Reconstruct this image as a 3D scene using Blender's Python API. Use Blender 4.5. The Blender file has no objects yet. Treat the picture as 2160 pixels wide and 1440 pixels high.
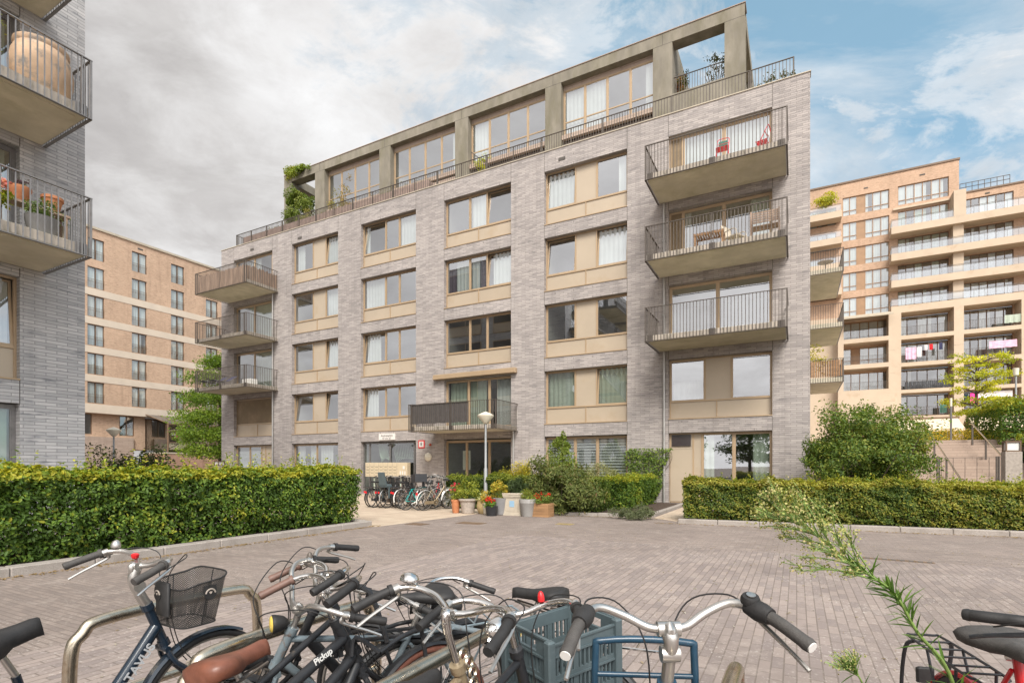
import bpy, math, random
import numpy as np
from mathutils import Vector, Matrix
R = math.radians
random.seed(7); RNG = np.random.default_rng(7)
sc = bpy.context.scene
COL = sc.collection
# ------------------------------------------------------------------ camera
cd = bpy.data.cameras.new("camera"); cam = bpy.data.objects.new("camera", cd); COL.objects.link(cam)
cam.location = (0, 0, 1.55); cam.rotation_euler = (R(90), 0, 0)
cd.sensor_width = 36; cd.lens = 18.7; cd.shift_y = 0.1213; cd.clip_start = 0.05; cd.clip_end = 2000
sc.camera = cam
# ------------------------------------------------------------------ light
SUN_EL, SUN_AZ = R(46), R(177)      # azimuth measured clockwise from +Y: high behind the camera, veiled by cloud
sl = bpy.data.lights.new("sun", 'SUN'); sl.energy = 1.8; sl.angle = R(24); sl.color = (1, .95, .88)
so = bpy.data.objects.new("sun", sl); COL.objects.link(so)
sdir = Vector((math.sin(SUN_AZ)*math.cos(SUN_EL), math.cos(SUN_AZ)*math.cos(SUN_EL), math.sin(SUN_EL)))
so.rotation_euler = (-sdir).to_track_quat('-Z', 'Y').to_euler(); so.location = (0, -10, 40)
w = bpy.data.worlds.new("World"); sc.world = w; w.use_nodes = True
nt = w.node_tree; nt.nodes.clear()
def _n(t, typ, **kw):
    n = t.nodes.new(typ)
    for k, v in kw.items(): setattr(n, k, v)
    return n
def _math(t, op, a, b=None, clamp=False):
    n = t.nodes.new('ShaderNodeMath'); n.operation = op; n.use_clamp = clamp
    for i, q in enumerate((a, b)):
        if q is None: continue
        if isinstance(q, (int, float)): n.inputs[i].default_value = q
        else: t.links.new(q, n.inputs[i])
    return n.outputs[0]
def _ramp(t, fac, stops, interp='LINEAR'):
    n = t.nodes.new('ShaderNodeValToRGB'); cr = n.color_ramp; cr.interpolation = interp
    while len(cr.elements) < len(stops): cr.elements.new(.5)
    for e, (p, c) in zip(cr.elements, stops):
        e.position = p; e.color = (*c, 1) if not isinstance(c, (int, float)) else (c, c, c, 1)
    if fac is not None: t.links.new(fac, n.inputs[0])
    return n.outputs[0]
def _mix(t, fac, a, b, blend='MIX'):
    n = t.nodes.new('ShaderNodeMix'); n.data_type = 'RGBA'; n.blend_type = blend
    for sock, q in ((n.inputs[0], fac), (n.inputs[6], a), (n.inputs[7], b)):
        if isinstance(q, (int, float)): sock.default_value = q
        elif isinstance(q, tuple): sock.default_value = (*q, 1) if len(q) == 3 else q
        else: t.links.new(q, sock)
    return n.outputs[2]
def _noise(t, vec, scale, detail=4, rough=.55, dist=0, lac=2):
    n = t.nodes.new('ShaderNodeTexNoise')
    n.inputs['Scale'].default_value = scale; n.inputs['Detail'].default_value = detail
    n.inputs['Roughness'].default_value = rough; n.inputs['Distortion'].default_value = dist
    if vec is not None: t.links.new(vec, n.inputs['Vector'])
    return n.outputs['Fac']
def _map(t, vec, scale=(1, 1, 1), loc=(0, 0, 0), rot=(0, 0, 0)):
    n = t.nodes.new('ShaderNodeMapping')
    n.inputs['Scale'].default_value = scale; n.inputs['Location'].default_value = loc; n.inputs['Rotation'].default_value = rot
    t.links.new(vec, n.inputs['Vector']); return n.outputs[0]
def sky_world():
    t = nt
    out = _n(t, 'ShaderNodeOutputWorld'); bg = _n(t, 'ShaderNodeBackground'); bg.inputs[1].default_value = SKY_STRENGTH
    st = _n(t, 'ShaderNodeTexSky', sky_type='NISHITA'); st.sun_disc = False
    st.sun_elevation = SUN_EL; st.sun_rotation = SUN_AZ; st.dust_density = 1.6; st.ozone_density = 1.2; st.air_density = 1.0
    tc = _n(t, 'ShaderNodeTexCoord'); d = tc.outputs['Generated']
    sep = _n(t, 'ShaderNodeSeparateXYZ'); t.links.new(d, sep.inputs[0])
    X, Y, Z = sep.outputs
    zc = _math(t, 'ADD', _math(t, 'MAXIMUM', Z, 0.0), .28)
    cb = _n(t, 'ShaderNodeCombineXYZ')
    t.links.new(_math(t, 'DIVIDE', X, zc), cb.inputs[0]); t.links.new(_math(t, 'DIVIDE', Y, zc), cb.inputs[1])
    p = cb.outputs[0]
    big = _noise(t, _map(t, p, loc=(3.1, 1.7, 0)), 1.15, 7, .56, .5)
    fine = _noise(t, _map(t, p, scale=(1, 1.4, 1), loc=(9, 4, 0)), 3.8, 10, .66, .5)
    # how much cloud: solid to the left (west), broken ahead, thin veils to the right; solid behind the viewer
    bias = _ramp(t, _math(t, 'ADD', _math(t, 'MULTIPLY', X, .5), .5), [(0, .40), (.28, .34), (.36, .17), (.46, .145), (.58, .05), (.80, -.02), (1, .10)])
    back = _math(t, 'MULTIPLY', _math(t, 'MAXIMUM', _math(t, 'MULTIPLY', Y, -1.0), 0.0), .22)
    dens = _math(t, 'ADD', _math(t, 'ADD', _math(t, 'ADD', _math(t, 'MULTIPLY', big, .62), _math(t, 'MULTIPLY', fine, .40)), bias), back)
    cov = _ramp(t, dens, [(.515, 0), (.58, .6), (.65, 1)], 'EASE')
    thin = _ramp(t, _noise(t, _map(t, p, scale=(.8, 1.7, 1), rot=(0, 0, .6), loc=(1, 6, 0)), 1.8, 8, .62, .8), [(.40, 0.06), (.70, .75)])
    cov2 = _math(t, 'MAXIMUM', cov, thin)
    # cloud tone: bright rims and tops, grey heavy undersides
    tone = _math(t, 'ADD', _math(t, 'MULTIPLY', _noise(t, _map(t, p, scale=(.8, 1.1, 1), loc=(5, 2.2, 0)), 1.7, 6, .55, .4), .55), _math(t, 'MULTIPLY', _noise(t, _map(t, p, loc=(1, 3, 0)), 5.2, 9, .62, .5), .45))
    heavy = _ramp(t, _math(t, 'ADD', dens, _math(t, 'MULTIPLY', _noise(t, _map(t, p, scale=(1.1, .7, 1), loc=(2, 8, 0)), 2.3, 5, .5, .3), .35)), [(.80, 0), (1.10, 1)])
    lit = _mix(t, _ramp(t, tone, [(.40, 0), (.60, 1)]), CLOUD_MID, CLOUD_HI)
    dark = _mix(t, _ramp(t, tone, [(.36, 0), (.66, 1)]), CLOUD_LO, CLOUD_MID)
    cloud = _mix(t, heavy, lit, dark)
    blue = _mix(t, .62, st.outputs[0], SKY_BLUE)
    c = _mix(t, cov2, blue, cloud)
    # unseen sky behind the viewer, brightened as added fill for fronts and panes
    c = _mix(t, 1.0, c, _ramp(t, _math(t, 'ADD', _math(t, 'MULTIPLY', Y, .5), .5), [(.12, BACK_FILL), (.52, 1.0)]), 'MULTIPLY')
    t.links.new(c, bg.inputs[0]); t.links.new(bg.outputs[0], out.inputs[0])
SKY_STRENGTH = .10; BACK_FILL = 2.7
CLOUD_HI = (3.9, 3.9, 3.92); CLOUD_MID = (3.0, 2.92, 2.88); CLOUD_LO = (1.95, 1.87, 1.84); SKY_BLUE = (.98, 1.98, 2.45)
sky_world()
sc.view_settings.view_transform = 'Standard'; sc.view_settings.look = 'None'
sc.view_settings.gamma = 1; sc.view_settings.exposure = 1.33; sc.view_settings.use_curve_mapping = False
sc.render.engine = 'CYCLES'
try:
    sc.cycles.use_denoising = True; sc.cycles.max_bounces = 7; sc.cycles.transparent_max_bounces = 12
    sc.cycles.diffuse_bounces = 4; sc.cycles.glossy_bounces = 3; sc.cycles.caustics_reflective = False
except Exception: pass

# ------------------------------------------------------------------ site frame: the whole quarter is laid out on one skewed grid
TH = math.atan2(-.4718, .8818)
DX, DY = Vector((.8818, -.4718, 0)), Vector((.4718, .8818, 0))
def S(s, t, z=0): return DX*s + DY*t + Vector((0, 0, z))

# ------------------------------------------------------------------ mesh helper
class MB:
    def __init__(s): s.v = []; s.f = []; s.mi = []; s.mat = 0; s.M = None
    def add(s, vs, fs):
        o = len(s.v)
        if s.M is not None: vs = [s.M @ Vector(p) for p in vs]
        s.v.extend(tuple(p) for p in vs)
        for f in fs: s.f.append(tuple(i+o for i in f)); s.mi.append(s.mat)
        return s
    def box(s, x0, x1, y0, y1, z0, z1):
        if x0 > x1: x0, x1 = x1, x0
        if y0 > y1: y0, y1 = y1, y0
        if z0 > z1: z0, z1 = z1, z0
        return s.add([(x0,y0,z0),(x1,y0,z0),(x1,y1,z0),(x0,y1,z0),(x0,y0,z1),(x1,y0,z1),(x1,y1,z1),(x0,y1,z1)],
              [(0,3,2,1),(4,5,6,7),(0,1,5,4),(1,2,6,5),(2,3,7,6),(3,0,4,7)])
    def bbox(s, x0, x1, y0, y1, z0, z1, b=.01):   # chamfered vertical and top edges
        p = [(x0+b,y0),(x1-b,y0),(x1,y0+b),(x1,y1-b),(x1-b,y1),(x0+b,y1),(x0,y1-b),(x0,y0+b)]
        cx, cy = (x0+x1)/2, (y0+y1)/2
        q = [(x+(b if x < cx else -b), y+(b if y < cy else -b)) for x, y in p]
        vs = [(x,y,z0) for x,y in p]+[(x,y,z1-b) for x,y in p]+[(x,y,z1) for x,y in q]
        fs = [tuple(range(7,-1,-1)), tuple(range(16,24))]
        for k in (0, 8):
            for i in range(8): fs.append((k+i, k+(i+1)%8, k+8+(i+1)%8, k+8+i))
        return s.add(vs, fs)
    def quad(s, *p): return s.add(p, [tuple(range(len(p)))])
    def tube(s, pts, r, n=8, closed=False, cap=True):
        P = [Vector(p) for p in pts]; m = len(P)
        rs = r if isinstance(r, (list, tuple)) else [r]*m
        up = None; rings = []
        for i in range(m):
            if closed: d = P[(i+1)%m]-P[i-1]
            else: d = P[min(i+1, m-1)]-P[max(i-1, 0)]
            if d.length < 1e-9: d = Vector((0,0,1))
            d.normalize()
            if up is None:
                up = Vector((0,0,1)) if abs(d.z) < .9 else Vector((1,0,0))
            u = up-d*up.dot(d)
            if u.length < 1e-6: u = d.orthogonal()
            u.normalize(); up = u; vv = d.cross(u)
            rings.append([P[i]+(u*math.cos(2*math.pi*k/n)+vv*math.sin(2*math.pi*k/n))*rs[i] for k in range(n)])
        vs = [p for q in rings for p in q]; fs = []
        for i in range(m if closed else m-1):
            a, b = i*n, ((i+1)%m)*n
            for k in range(n): fs.append((a+k, a+(k+1)%n, b+(k+1)%n, b+k))
        if cap and not closed:
            fs.append(tuple(range(n-1,-1,-1))); fs.append(tuple(range((m-1)*n, m*n)))
        return s.add(vs, fs)
    def lathe(s, prof, n=20, c=(0,0,0), ax='z'):
        vs = []; fs = []
        for r, z in prof:
            for k in range(n):
                a = 2*math.pi*k/n; p = (r*math.cos(a), r*math.sin(a), z)
                if ax == 'y': p = (p[0], p[2], p[1])
                if ax == 'x': p = (p[2], p[0], p[1])
                vs.append((p[0]+c[0], p[1]+c[1], p[2]+c[2]))
        m = len(prof)
        for i in range(m-1):
            for k in range(n):
                q = (i*n+k, i*n+(k+1)%n, (i+1)*n+(k+1)%n, (i+1)*n+k)
                fs.append(q if ax != 'y' else q[::-1])
        fs.append(tuple(range(n-1,-1,-1))); fs.append(tuple(range((m-1)*n, m*n)))
        return s.add(vs, fs)
    def wall(s, x0, x1, z0, z1, y, holes, d):     # wall face in the plane y with openings; reveals go back by d
        xs = sorted({x0, x1, *[h[0] for h in holes], *[h[1] for h in holes]})
        zs = sorted({z0, z1, *[h[2] for h in holes], *[h[3] for h in holes]})
        for i in range(len(xs)-1):
            zrun = None
            for j in range(len(zs)-1):
                cx, cz = (xs[i]+xs[i+1])/2, (zs[j]+zs[j+1])/2
                inside = any(h[0] < cx < h[1] and h[2] < cz < h[3] for h in holes)
                if not inside and zrun is None: zrun = zs[j]
                if zrun is not None and (inside or j == len(zs)-2):
                    ze = zs[j] if inside else zs[j+1]
                    s.quad((xs[i],y,zrun),(xs[i+1],y,zrun),(xs[i+1],y,ze),(xs[i],y,ze)); zrun = None
        for a, b, c, e in holes:
            s.quad((a,y,c),(a,y,e),(a,y+d,e),(a,y+d,c)); s.quad((b,y,e),(b,y,c),(b,y+d,c),(b,y+d,e))
            s.quad((a,y,e),(b,y,e),(b,y+d,e),(a,y+d,e)); s.quad((b,y,c),(a,y,c),(a,y+d,c),(b,y+d,c))
        return s
    def build(s, name, mat, parent=None, smooth=None, loc=None):
        me = bpy.data.meshes.new(name); me.from_pydata(s.v, [], s.f)
        mats = mat if isinstance(mat, (list, tuple)) else [mat]
        for m in mats: me.materials.append(m)
        if len(mats) > 1: me.polygons.foreach_set('material_index', s.mi)
        uvmap(me)
        if smooth is not None:
            me.polygons.foreach_set('use_smooth', [True]*len(me.polygons))
            try: me.set_sharp_from_angle(angle=R(smooth))
            except Exception: pass
        me.update()
        o = bpy.data.objects.new(name, me); COL.objects.link(o)
        if parent is not None: o.parent = parent
        if loc is not None: o.location = loc
        return o
def uvmap(me):
    nl = len(me.loops)
    if nl == 0: return
    nv = len(me.vertices); co = np.empty(nv*3); me.vertices.foreach_get('co', co); co = co.reshape(-1, 3)
    li = np.empty(nl, int); me.loops.foreach_get('vertex_index', li)
    npy = len(me.polygons); no = np.empty(npy*3); me.polygons.foreach_get('normal', no); no = no.reshape(-1, 3)
    lt = np.empty(npy, int); me.polygons.foreach_get('loop_total', lt)
    N = np.repeat(no, lt, axis=0); C = co[li]
    flat = np.abs(N[:, 2]) > .75
    tx, ty = -N[:, 1], N[:, 0]; L = np.hypot(tx, ty); L[L < 1e-9] = 1
    u = np.where(flat, C[:, 0], (C[:, 0]*tx+C[:, 1]*ty)/L); v = np.where(flat, C[:, 1], C[:, 2])
    uv = me.uv_layers.new(name='UVMap'); uv.data.foreach_set('uv', np.stack([u, v], 1).ravel())
def cat(pts, k=5, closed=False):                  # Catmull-Rom
    P = [Vector(p) for p in pts]; n = len(P); out = []
    for i in range(n if closed else n-1):
        if closed: a, b, c, d = P[i-1], P[i], P[(i+1)%n], P[(i+2)%n]
        else: a, b, c, d = P[max(i-1,0)], P[i], P[i+1], P[min(i+2,n-1)]
        for j in range(k):
            t = j/k; t2 = t*t; t3 = t2*t
            out.append(.5*((2*b)+(c-a)*t+(2*a-5*b+4*c-d)*t2+(3*b-a-3*c+d)*t3))
    if not closed: out.append(P[-1])
    return out
def thing(name, label, category, loc=(0,0,0), rotz=None, group=None, rot=None):
    o = bpy.data.objects.new(name, None); COL.objects.link(o); o.empty_display_size = .2
    o.location = loc; o.rotation_euler = rot if rot is not None else (0, 0, TH if rotz is None else rotz)
    o['label'] = label; o['category'] = category
    if group: o['group'] = group
    return o
def tag(o, label, category, group=None, kind=None):
    o['label'] = label; o['category'] = category
    if group: o['group'] = group
    if kind: o['kind'] = kind
    return o
def struct(o): o['kind'] = 'structure'; return o
def textmesh(body, size, mat, parent, M, name='lettering', ext=.002, align='CENTER', bold=0):
    cu = bpy.data.curves.new(name, 'FONT'); cu.body = body; cu.size = size; cu.extrude = ext; cu.align_x = align; cu.align_y = 'CENTER'; cu.offset = bold
    to = bpy.data.objects.new(name, cu); COL.objects.link(to)
    dg = bpy.context.evaluated_depsgraph_get(); me = bpy.data.meshes.new_from_object(to.evaluated_get(dg))
    bpy.data.objects.remove(to); bpy.data.curves.remove(cu)
    me.name = name; me.materials.clear(); me.materials.append(mat)
    o = bpy.data.objects.new(name, me); COL.objects.link(o)
    if parent is not None: o.parent = parent
    o.matrix_local = M
    return o
def copy_tree(o, parent=None):
    c = o.copy(); COL.objects.link(c)
    if parent is not None: c.parent = parent
    for ch in list(o.children): copy_tree(ch, c)
    return c
# ------------------------------------------------------------------ materials
def _new(name):
    m = bpy.data.materials.new(name); m.use_nodes = True; t = m.node_tree
    b = t.nodes['Principled BSDF']; return m, t, b
def bump(t, b, h, strength=.3, dist=.01):
    n = _n(t, 'ShaderNodeBump'); n.inputs['Strength'].default_value = strength; n.inputs['Distance'].default_value = dist
    t.links.new(h, n.inputs['Height']); t.links.new(n.outputs[0], b.inputs['Normal'])
def mat(name, col, rough=.6, metal=0, var=.12, scale=6, bmp=0, spec=None, stretch=(1,1,1), coord='Object', dirt=None):
    m, t, b = _new(name)
    tc = _n(t, 'ShaderNodeTexCoord')
    v = _map(t, tc.outputs[coord], scale=stretch)
    f = _noise(t, v, scale, 5, .6)
    lo = tuple(max(0, c*(1-var)) for c in col); hi = tuple(min(1, c*(1+var)) for c in col)
    c = _ramp(t, f, [(.3, lo), (.7, hi)])
    if dirt:
        dcol, dscale, d0, d1 = dirt
        c = _mix(t, _ramp(t, _noise(t, v, dscale, 7, .65), [(d0, 0), (d1, 1)]), c, dcol)
    t.links.new(c, b.inputs['Base Color'])
    b.inputs['Roughness'].default_value = rough; b.inputs['Metallic'].default_value = metal
    if spec is not None: b.inputs['Specular IOR Level'].default_value = spec
    if bmp: bump(t, b, _noise(t, v, scale*6, 4, .6), bmp, .004)
    return m
def brick(name, c1, c2, mortar, bw, bh, mw=.008, dark=(.1,.1,.12), darkamt=.5, rough=.85, tintlo=None, offset=.5, rot=0, coord='UV', spots=None, wear=.25):
    m, t, b = _new(name)
    tc = _n(t, 'ShaderNodeTexCoord'); uv = _map(t, tc.outputs[coord], rot=(0, 0, rot))
    br = _n(t, 'ShaderNodeTexBrick'); t.links.new(uv, br.inputs['Vector'])
    br.offset = offset; br.inputs['Scale'].default_value = 1
    br.inputs['Brick Width'].default_value = bw; br.inputs['Row Height'].default_value = bh
    br.inputs['Mortar Size'].default_value = mw; br.inputs['Mortar Smooth'].default_value = .3
    br.inputs['Color1'].default_value = (*c1, 1); br.inputs['Color2'].default_value = (*c2, 1); br.inputs['Mortar'].default_value = (*mortar, 1)
    c = br.outputs['Color']
    # whole bricks of a darker firing, in streaks
    sp = _map(t, uv, scale=(1/bw*.55, 1/bh*.6, 1))
    dn = _ramp(t, _noise(t, sp, 1.0, 3, .7), [(.56, 0), (.70, 1)])
    c = _mix(t, _math(t, 'MULTIPLY', dn, darkamt), c, dark)
    big = _noise(t, uv, .35, 5, .6)
    c = _mix(t, .55, c, _mix(t, _ramp(t, big, [(.3, 0), (.7, 1)]), (1-wear, 1-wear, 1-wear), (1+wear*.4,)*3), 'MULTIPLY')
    if spots:
        c = _mix(t, _ramp(t, _noise(t, uv, .23, 7, .68, .6), [(.46, 0), (.68, .5)]), c, (.17, .14, .12))
        c = _mix(t, _ramp(t, _noise(t, _map(t, uv, loc=(3, 11, 0)), .8, 9, .7, .3), [(.60, 0), (.70, .55)]), c, (.12, .10, .09))
        c = _mix(t, _ramp(t, _noise(t, _map(t, uv, loc=(7, 3, 0)), 2.1, 8, .75), [(.55, 0), (.72, .5)]), c, (.46, .40, .35))
        scol, sscale, s0, s1, sblend = spots
        m1 = _ramp(t, _noise(t, uv, sscale, 6, .75), [(s0, 0), (s1, 1)])
        m2 = _ramp(t, _noise(t, uv, .9, 4, .6), [(.42, 0), (.66, 1)])
        c = _mix(t, _math(t, 'MULTIPLY', _math(t, 'MULTIPLY', m1, m2), sblend), c, scol)
    else:                                             # weather streaks running down
        st_ = _noise(t, _map(t, uv, scale=(2.2, .16, 1)), 1.0, 6, .65)
        c = _mix(t, _ramp(t, st_, [(.52, 0), (.75, .42)]), c, tuple(q*.55 for q in c2))
    t.links.new(c, b.inputs['Base Color'])
    b.inputs['Roughness'].default_value = rough; b.inputs['Specular IOR Level'].default_value = .25
    h = _math(t, 'SUBTRACT', _math(t, 'MULTIPLY', _noise(t, uv, 60, 3, .6), .35), br.outputs['Fac'])
    bump(t, b, h, .55, .006)
    return m
def glass(name, tint=(.90, .94, .92), base=.36, k=1.6, wob=.25):
    m, t, b = _new(name); t.nodes.remove(b); out = t.nodes['Material Output']
    tr = _n(t, 'ShaderNodeBsdfTransparent'); tr.inputs[0].default_value = (*tint, 1)
    gl = _n(t, 'ShaderNodeBsdfGlossy'); gl.inputs['Roughness'].default_value = 0.0; gl.inputs[0].default_value = (.95, .97, 1, 1)
    fr = _n(t, 'ShaderNodeLayerWeight'); fr.inputs[0].default_value = .5            # facing term: the same from both sides of the pane
    f = _math(t, 'ADD', _math(t, 'MULTIPLY', _math(t, 'POWER', fr.outputs['Facing'], 3.0), k*.35), base, True)
    tc = _n(t, 'ShaderNodeTexCoord')
    bp = _n(t, 'ShaderNodeBump'); bp.inputs['Strength'].default_value = wob; bp.inputs['Distance'].default_value = .004
    t.links.new(_noise(t, tc.outputs['Object'], .9, 1, .4), bp.inputs['Height']); t.links.new(bp.outputs[0], gl.inputs['Normal'])
    mx = _n(t, 'ShaderNodeMixShader'); t.links.new(f, mx.inputs[0]); t.links.new(tr.outputs[0], mx.inputs[1]); t.links.new(gl.outputs[0], mx.inputs[2])
    t.links.new(mx.outputs[0], out.inputs[0]); return m
def leafmat(name, tl=.35, rough=.55):
    m, t, b = _new(name); out = t.nodes['Material Output']
    at = _n(t, 'ShaderNodeAttribute'); at.attribute_name = 'Col'
    t.links.new(at.outputs['Color'], b.inputs['Base Color']); b.inputs['Roughness'].default_value = rough
    b.inputs['Specular IOR Level'].default_value = .35
    ts = _n(t, 'ShaderNodeBsdfTranslucent')
    t.links.new(_mix(t, 1.0, at.outputs['Color'], (1.25, 1.3, .6), 'MULTIPLY'), ts.inputs[0])
    mx = _n(t, 'ShaderNodeMixShader'); mx.inputs[0].default_value = tl
    t.links.new(b.outputs[0], mx.inputs[1]); t.links.new(ts.outputs[0], mx.inputs[2]); t.links.new(mx.outputs[0], out.inputs[0])
    return m
M_ = {}
def setup_materials():
    g = M_
    g['brick'] = brick('grey_brick', (.475,.43,.405), (.33,.30,.288), (.285,.258,.242), .38, .076, .009, (.16,.15,.155), .62)
    g['brick_left'] = brick('blue_grey_brick', (.60,.585,.58), (.43,.425,.43), (.33,.325,.325), .42, .078, .010, (.13,.14,.16), .75)
    g['brick_orange'] = brick('orange_brick', (.58,.38,.265), (.46,.295,.20), (.55,.435,.32), .22, .065, .010, (.17,.10,.07), .55)
    g['brick_red'] = brick('red_brick', (.42,.235,.16), (.34,.19,.13), (.38,.28,.22), .22, .065, .010, (.2,.12,.1), .4)
    g['paving'] = brick('street_clinkers', (.32,.262,.23), (.23,.19,.172), (.195,.16,.138), .21, .068, .006, (.35,.29,.25), .35, rot=0, wear=.3,
                        spots=((.58,.54,.49), 30, .56, .62, .8))
    g['parking'] = brick('parking_clinkers', (.345,.285,.255), (.245,.205,.192), (.20,.165,.142), .26, .088, .006, (.36,.30,.26), .30, rot=R(90), wear=.22,
                         spots=((.60,.56,.51), 26, .56, .62, .85))
    g['tiles'] = brick('tan_tiles', (.56,.46,.35), (.48,.38,.29), (.36,.29,.22), .6, .3, .008, (.42,.33,.26), .35, wear=.15)
    g['stairstone'] = brick('pink_stone', (.44,.345,.28), (.38,.295,.24), (.25,.19,.16), 1.0, .155, .007, (.33,.26,.21), .4, wear=.15)
    g['concrete_pale'] = mat('pale_concrete', (.44,.385,.30), .85, var=.12, scale=1.5, bmp=.2, dirt=((.24,.22,.15), 2.2, .56, .78))
    g['soffit'] = mat('balcony_concrete', (.62,.57,.45), .9, var=.14, scale=1.2, bmp=.25, dirt=((.50,.46,.33), 1.6, .48, .74))
    g['slabedge'] = mat('weathered_slab_edge', (.42,.37,.31), .9, var=.2, scale=5, bmp=.3, dirt=((.16,.145,.11), 7, .52, .72), stretch=(1,1,.25))
    g['olive'] = mat('olive_concrete', (.23,.207,.165), .9, var=.2, scale=2.2, bmp=.35, dirt=((.16,.145,.095), 1.5, .46, .75), stretch=(1,1,.35))
    g['bandstone'] = mat('pale_stone_band', (.60,.51,.41), .85, var=.07, scale=1)
    g['tanconc'] = mat('tan_precast_concrete', (.52,.42,.315), .85, var=.07, scale=.6, dirt=((.40,.29,.19), .9, .55, .85))
    g['panel'] = mat('champagne_panel', (.47,.39,.295), .42, .15, var=.05, scale=.7, dirt=((.42,.32,.21), .8, .55, .85))
    g['frame'] = mat('bronze_window_frame', (.43,.315,.20), .42, .2, var=.06, scale=2)
    g['brownframe'] = mat('brown_window_frame', (.16,.10,.06), .5, 0, var=.1, scale=2)
    g['tanframe'] = mat('tan_wood_frame', (.33,.20,.11), .5, 0, var=.12, scale=2)
    g['rail'] = mat('dark_bronze_railing', (.105,.088,.074), .5, .2, var=.15, scale=8)
    g['railgrey'] = mat('grey_steel_railing', (.22,.21,.205), .45, .4, var=.15, scale=8)
    g['steel'] = mat('brushed_stainless', (.60,.53,.42), .27, 1, var=.1, scale=9, stretch=(1,1,1), dirt=((.34,.21,.10), 14, .56, .78))
    g['chrome'] = mat('chrome', (.72,.71,.69), .12, 1, var=.05, scale=6, dirt=((.30,.20,.13), 30, .66, .78))
    g['alu'] = mat('silver_aluminium', (.58,.56,.53), .3, .9, var=.06, scale=9)
    g['zinc'] = mat('zinc_pipe', (.45,.44,.42), .45, .6, var=.12, scale=3)
    g['rubber'] = mat('black_rubber', (.022,.021,.021), .62, var=.25, scale=20, bmp=.2)
    g['greyrubber'] = mat('grey_rubber_grip', (.065,.06,.056), .7, var=.2, scale=30, bmp=.5)
    g['leather'] = mat('brown_leather', (.17,.063,.038), .4, var=.25, scale=14, bmp=.25, dirt=((.10,.035,.02), 9, .5, .8))
    g['griprown'] = mat('brown_rubber_grip', (.155,.088,.068), .55, var=.2, scale=20, bmp=.3)
    g['browntyre'] = mat('red_brown_tyre', (.19,.07,.045), .75, var=.2, scale=30, bmp=.6)
    g['navy'] = mat('dark_navy_paint', (.012,.022,.036), .18, 0, var=.2, scale=6, spec=.7)
    g['black'] = mat('matt_black_paint', (.022,.023,.026), .45, 0, var=.3, scale=14, dirt=((.09,.075,.06), 40, .60, .76))
    g['blue'] = mat('petrol_blue_paint', (.016,.05,.085), .3, 0, var=.25, scale=10, dirt=((.12,.06,.035), 26, .62, .76))
    g['greyblue'] = mat('grey_blue_paint', (.19,.235,.26), .35, .2, var=.2, scale=12, dirt=((.17,.09,.05), 25, .58, .74))
    g['bronze'] = mat('bronze_bike_paint', (.13,.10,.08), .35, .4, var=.15, scale=12)
    g['redpaint'] = mat('red_bike_paint', (.52,.015,.02), .22, 0, var=.06, scale=5, spec=.6)
    g['tanpaint'] = mat('tan_bike_paint', (.30,.235,.15), .4, .3, var=.2, scale=12, dirt=((.14,.08,.05), 25, .55, .74))
    g['teal'] = mat('teal_paint', (.03,.42,.40), .35, 0, var=.1, scale=5)
    g['white'] = mat('white_paint', (.75,.74,.71), .45, 0, var=.06, scale=4)
    g['cream'] = mat('cream_glass', (.72,.67,.55), .35, 0, var=.07, scale=4)
    g['lampgrey'] = mat('grey_lamp_post', (.31,.32,.325), .5, .2, var=.1, scale=5)
    g['curtain'] = mat('white_curtain', (.56,.585,.58), .9, var=.06, scale=2)
    g['greencurt'] = mat('pale_green_curtain', (.40,.46,.38), .9, var=.1, scale=2)
    g['purple'] = mat('dark_purple_curtain', (.10,.075,.10), .9, var=.2, scale=3)
    g['room'] = mat('room_walls', (.30,.29,.27), .9, var=.1, scale=1)
    g['blinddark'] = mat('dark_blind', (.16,.17,.165), .8, var=.1, scale=3)
    g['screen'] = mat('brown_screen', (.20,.145,.085), .75, var=.15, scale=1.2, dirt=((.27,.20,.12), 1.2, .5, .8))
    g['seam'] = mat('dark_joint', (.10,.09,.08), .9)
    g['wood'] = mat('weathered_wood', (.33,.235,.175), .8, var=.35, scale=9, bmp=.3, stretch=(1,1,.12))
    g['planterwood'] = mat('brown_plank_wood', (.34,.19,.09), .7, var=.3, scale=7, bmp=.3, stretch=(.2,.2,1))
    g['granite'] = mat('granite_kerb', (.33,.295,.265), .85, var=.22, scale=60, bmp=.3, dirt=((.22,.19,.165), 2.5, .5, .75))
    g['soil'] = mat('dark_soil', (.065,.042,.03), .95, var=.5, scale=30, bmp=.9)
    g['stone'] = mat('cream_cast_stone', (.50,.44,.35), .8, var=.1, scale=6, bmp=.2, dirt=((.42,.35,.26), 5, .52, .8))
    g['terracotta'] = mat('terracotta', (.50,.20,.09), .8, var=.15, scale=8, bmp=.2)
    g['terracotta2'] = mat('faded_brown_planter', (.33,.245,.21), .85, var=.2, scale=3, bmp=.2)
    g['claytub'] = mat('worn_clay', (.56,.39,.26), .8, var=.15, scale=4, bmp=.25, dirt=((.24,.22,.20), 3.2, .52, .66))
    g['ochre'] = mat('ochre_glaze', (.36,.27,.13), .35, var=.18, scale=7)
    g['bowl'] = mat('beige_stone_pot', (.38,.33,.285), .85, var=.2, scale=12, bmp=.3)
    g['greypot'] = mat('grey_plastic_pot', (.24,.235,.235), .6, var=.1, scale=5)
    g['palepot'] = mat('pale_grey_pot', (.33,.32,.305), .6, var=.1, scale=5)
    g['blackpot'] = mat('black_pot', (.03,.031,.035), .5, var=.2, scale=5)
    g['redpot'] = mat('red_pot', (.42,.08,.045), .5, var=.1, scale=5)
    g['crate'] = mat('grey_green_plastic', (.085,.115,.125), .5, var=.12, scale=8, dirt=((.14,.17,.18), 14, .6, .8))
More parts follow.
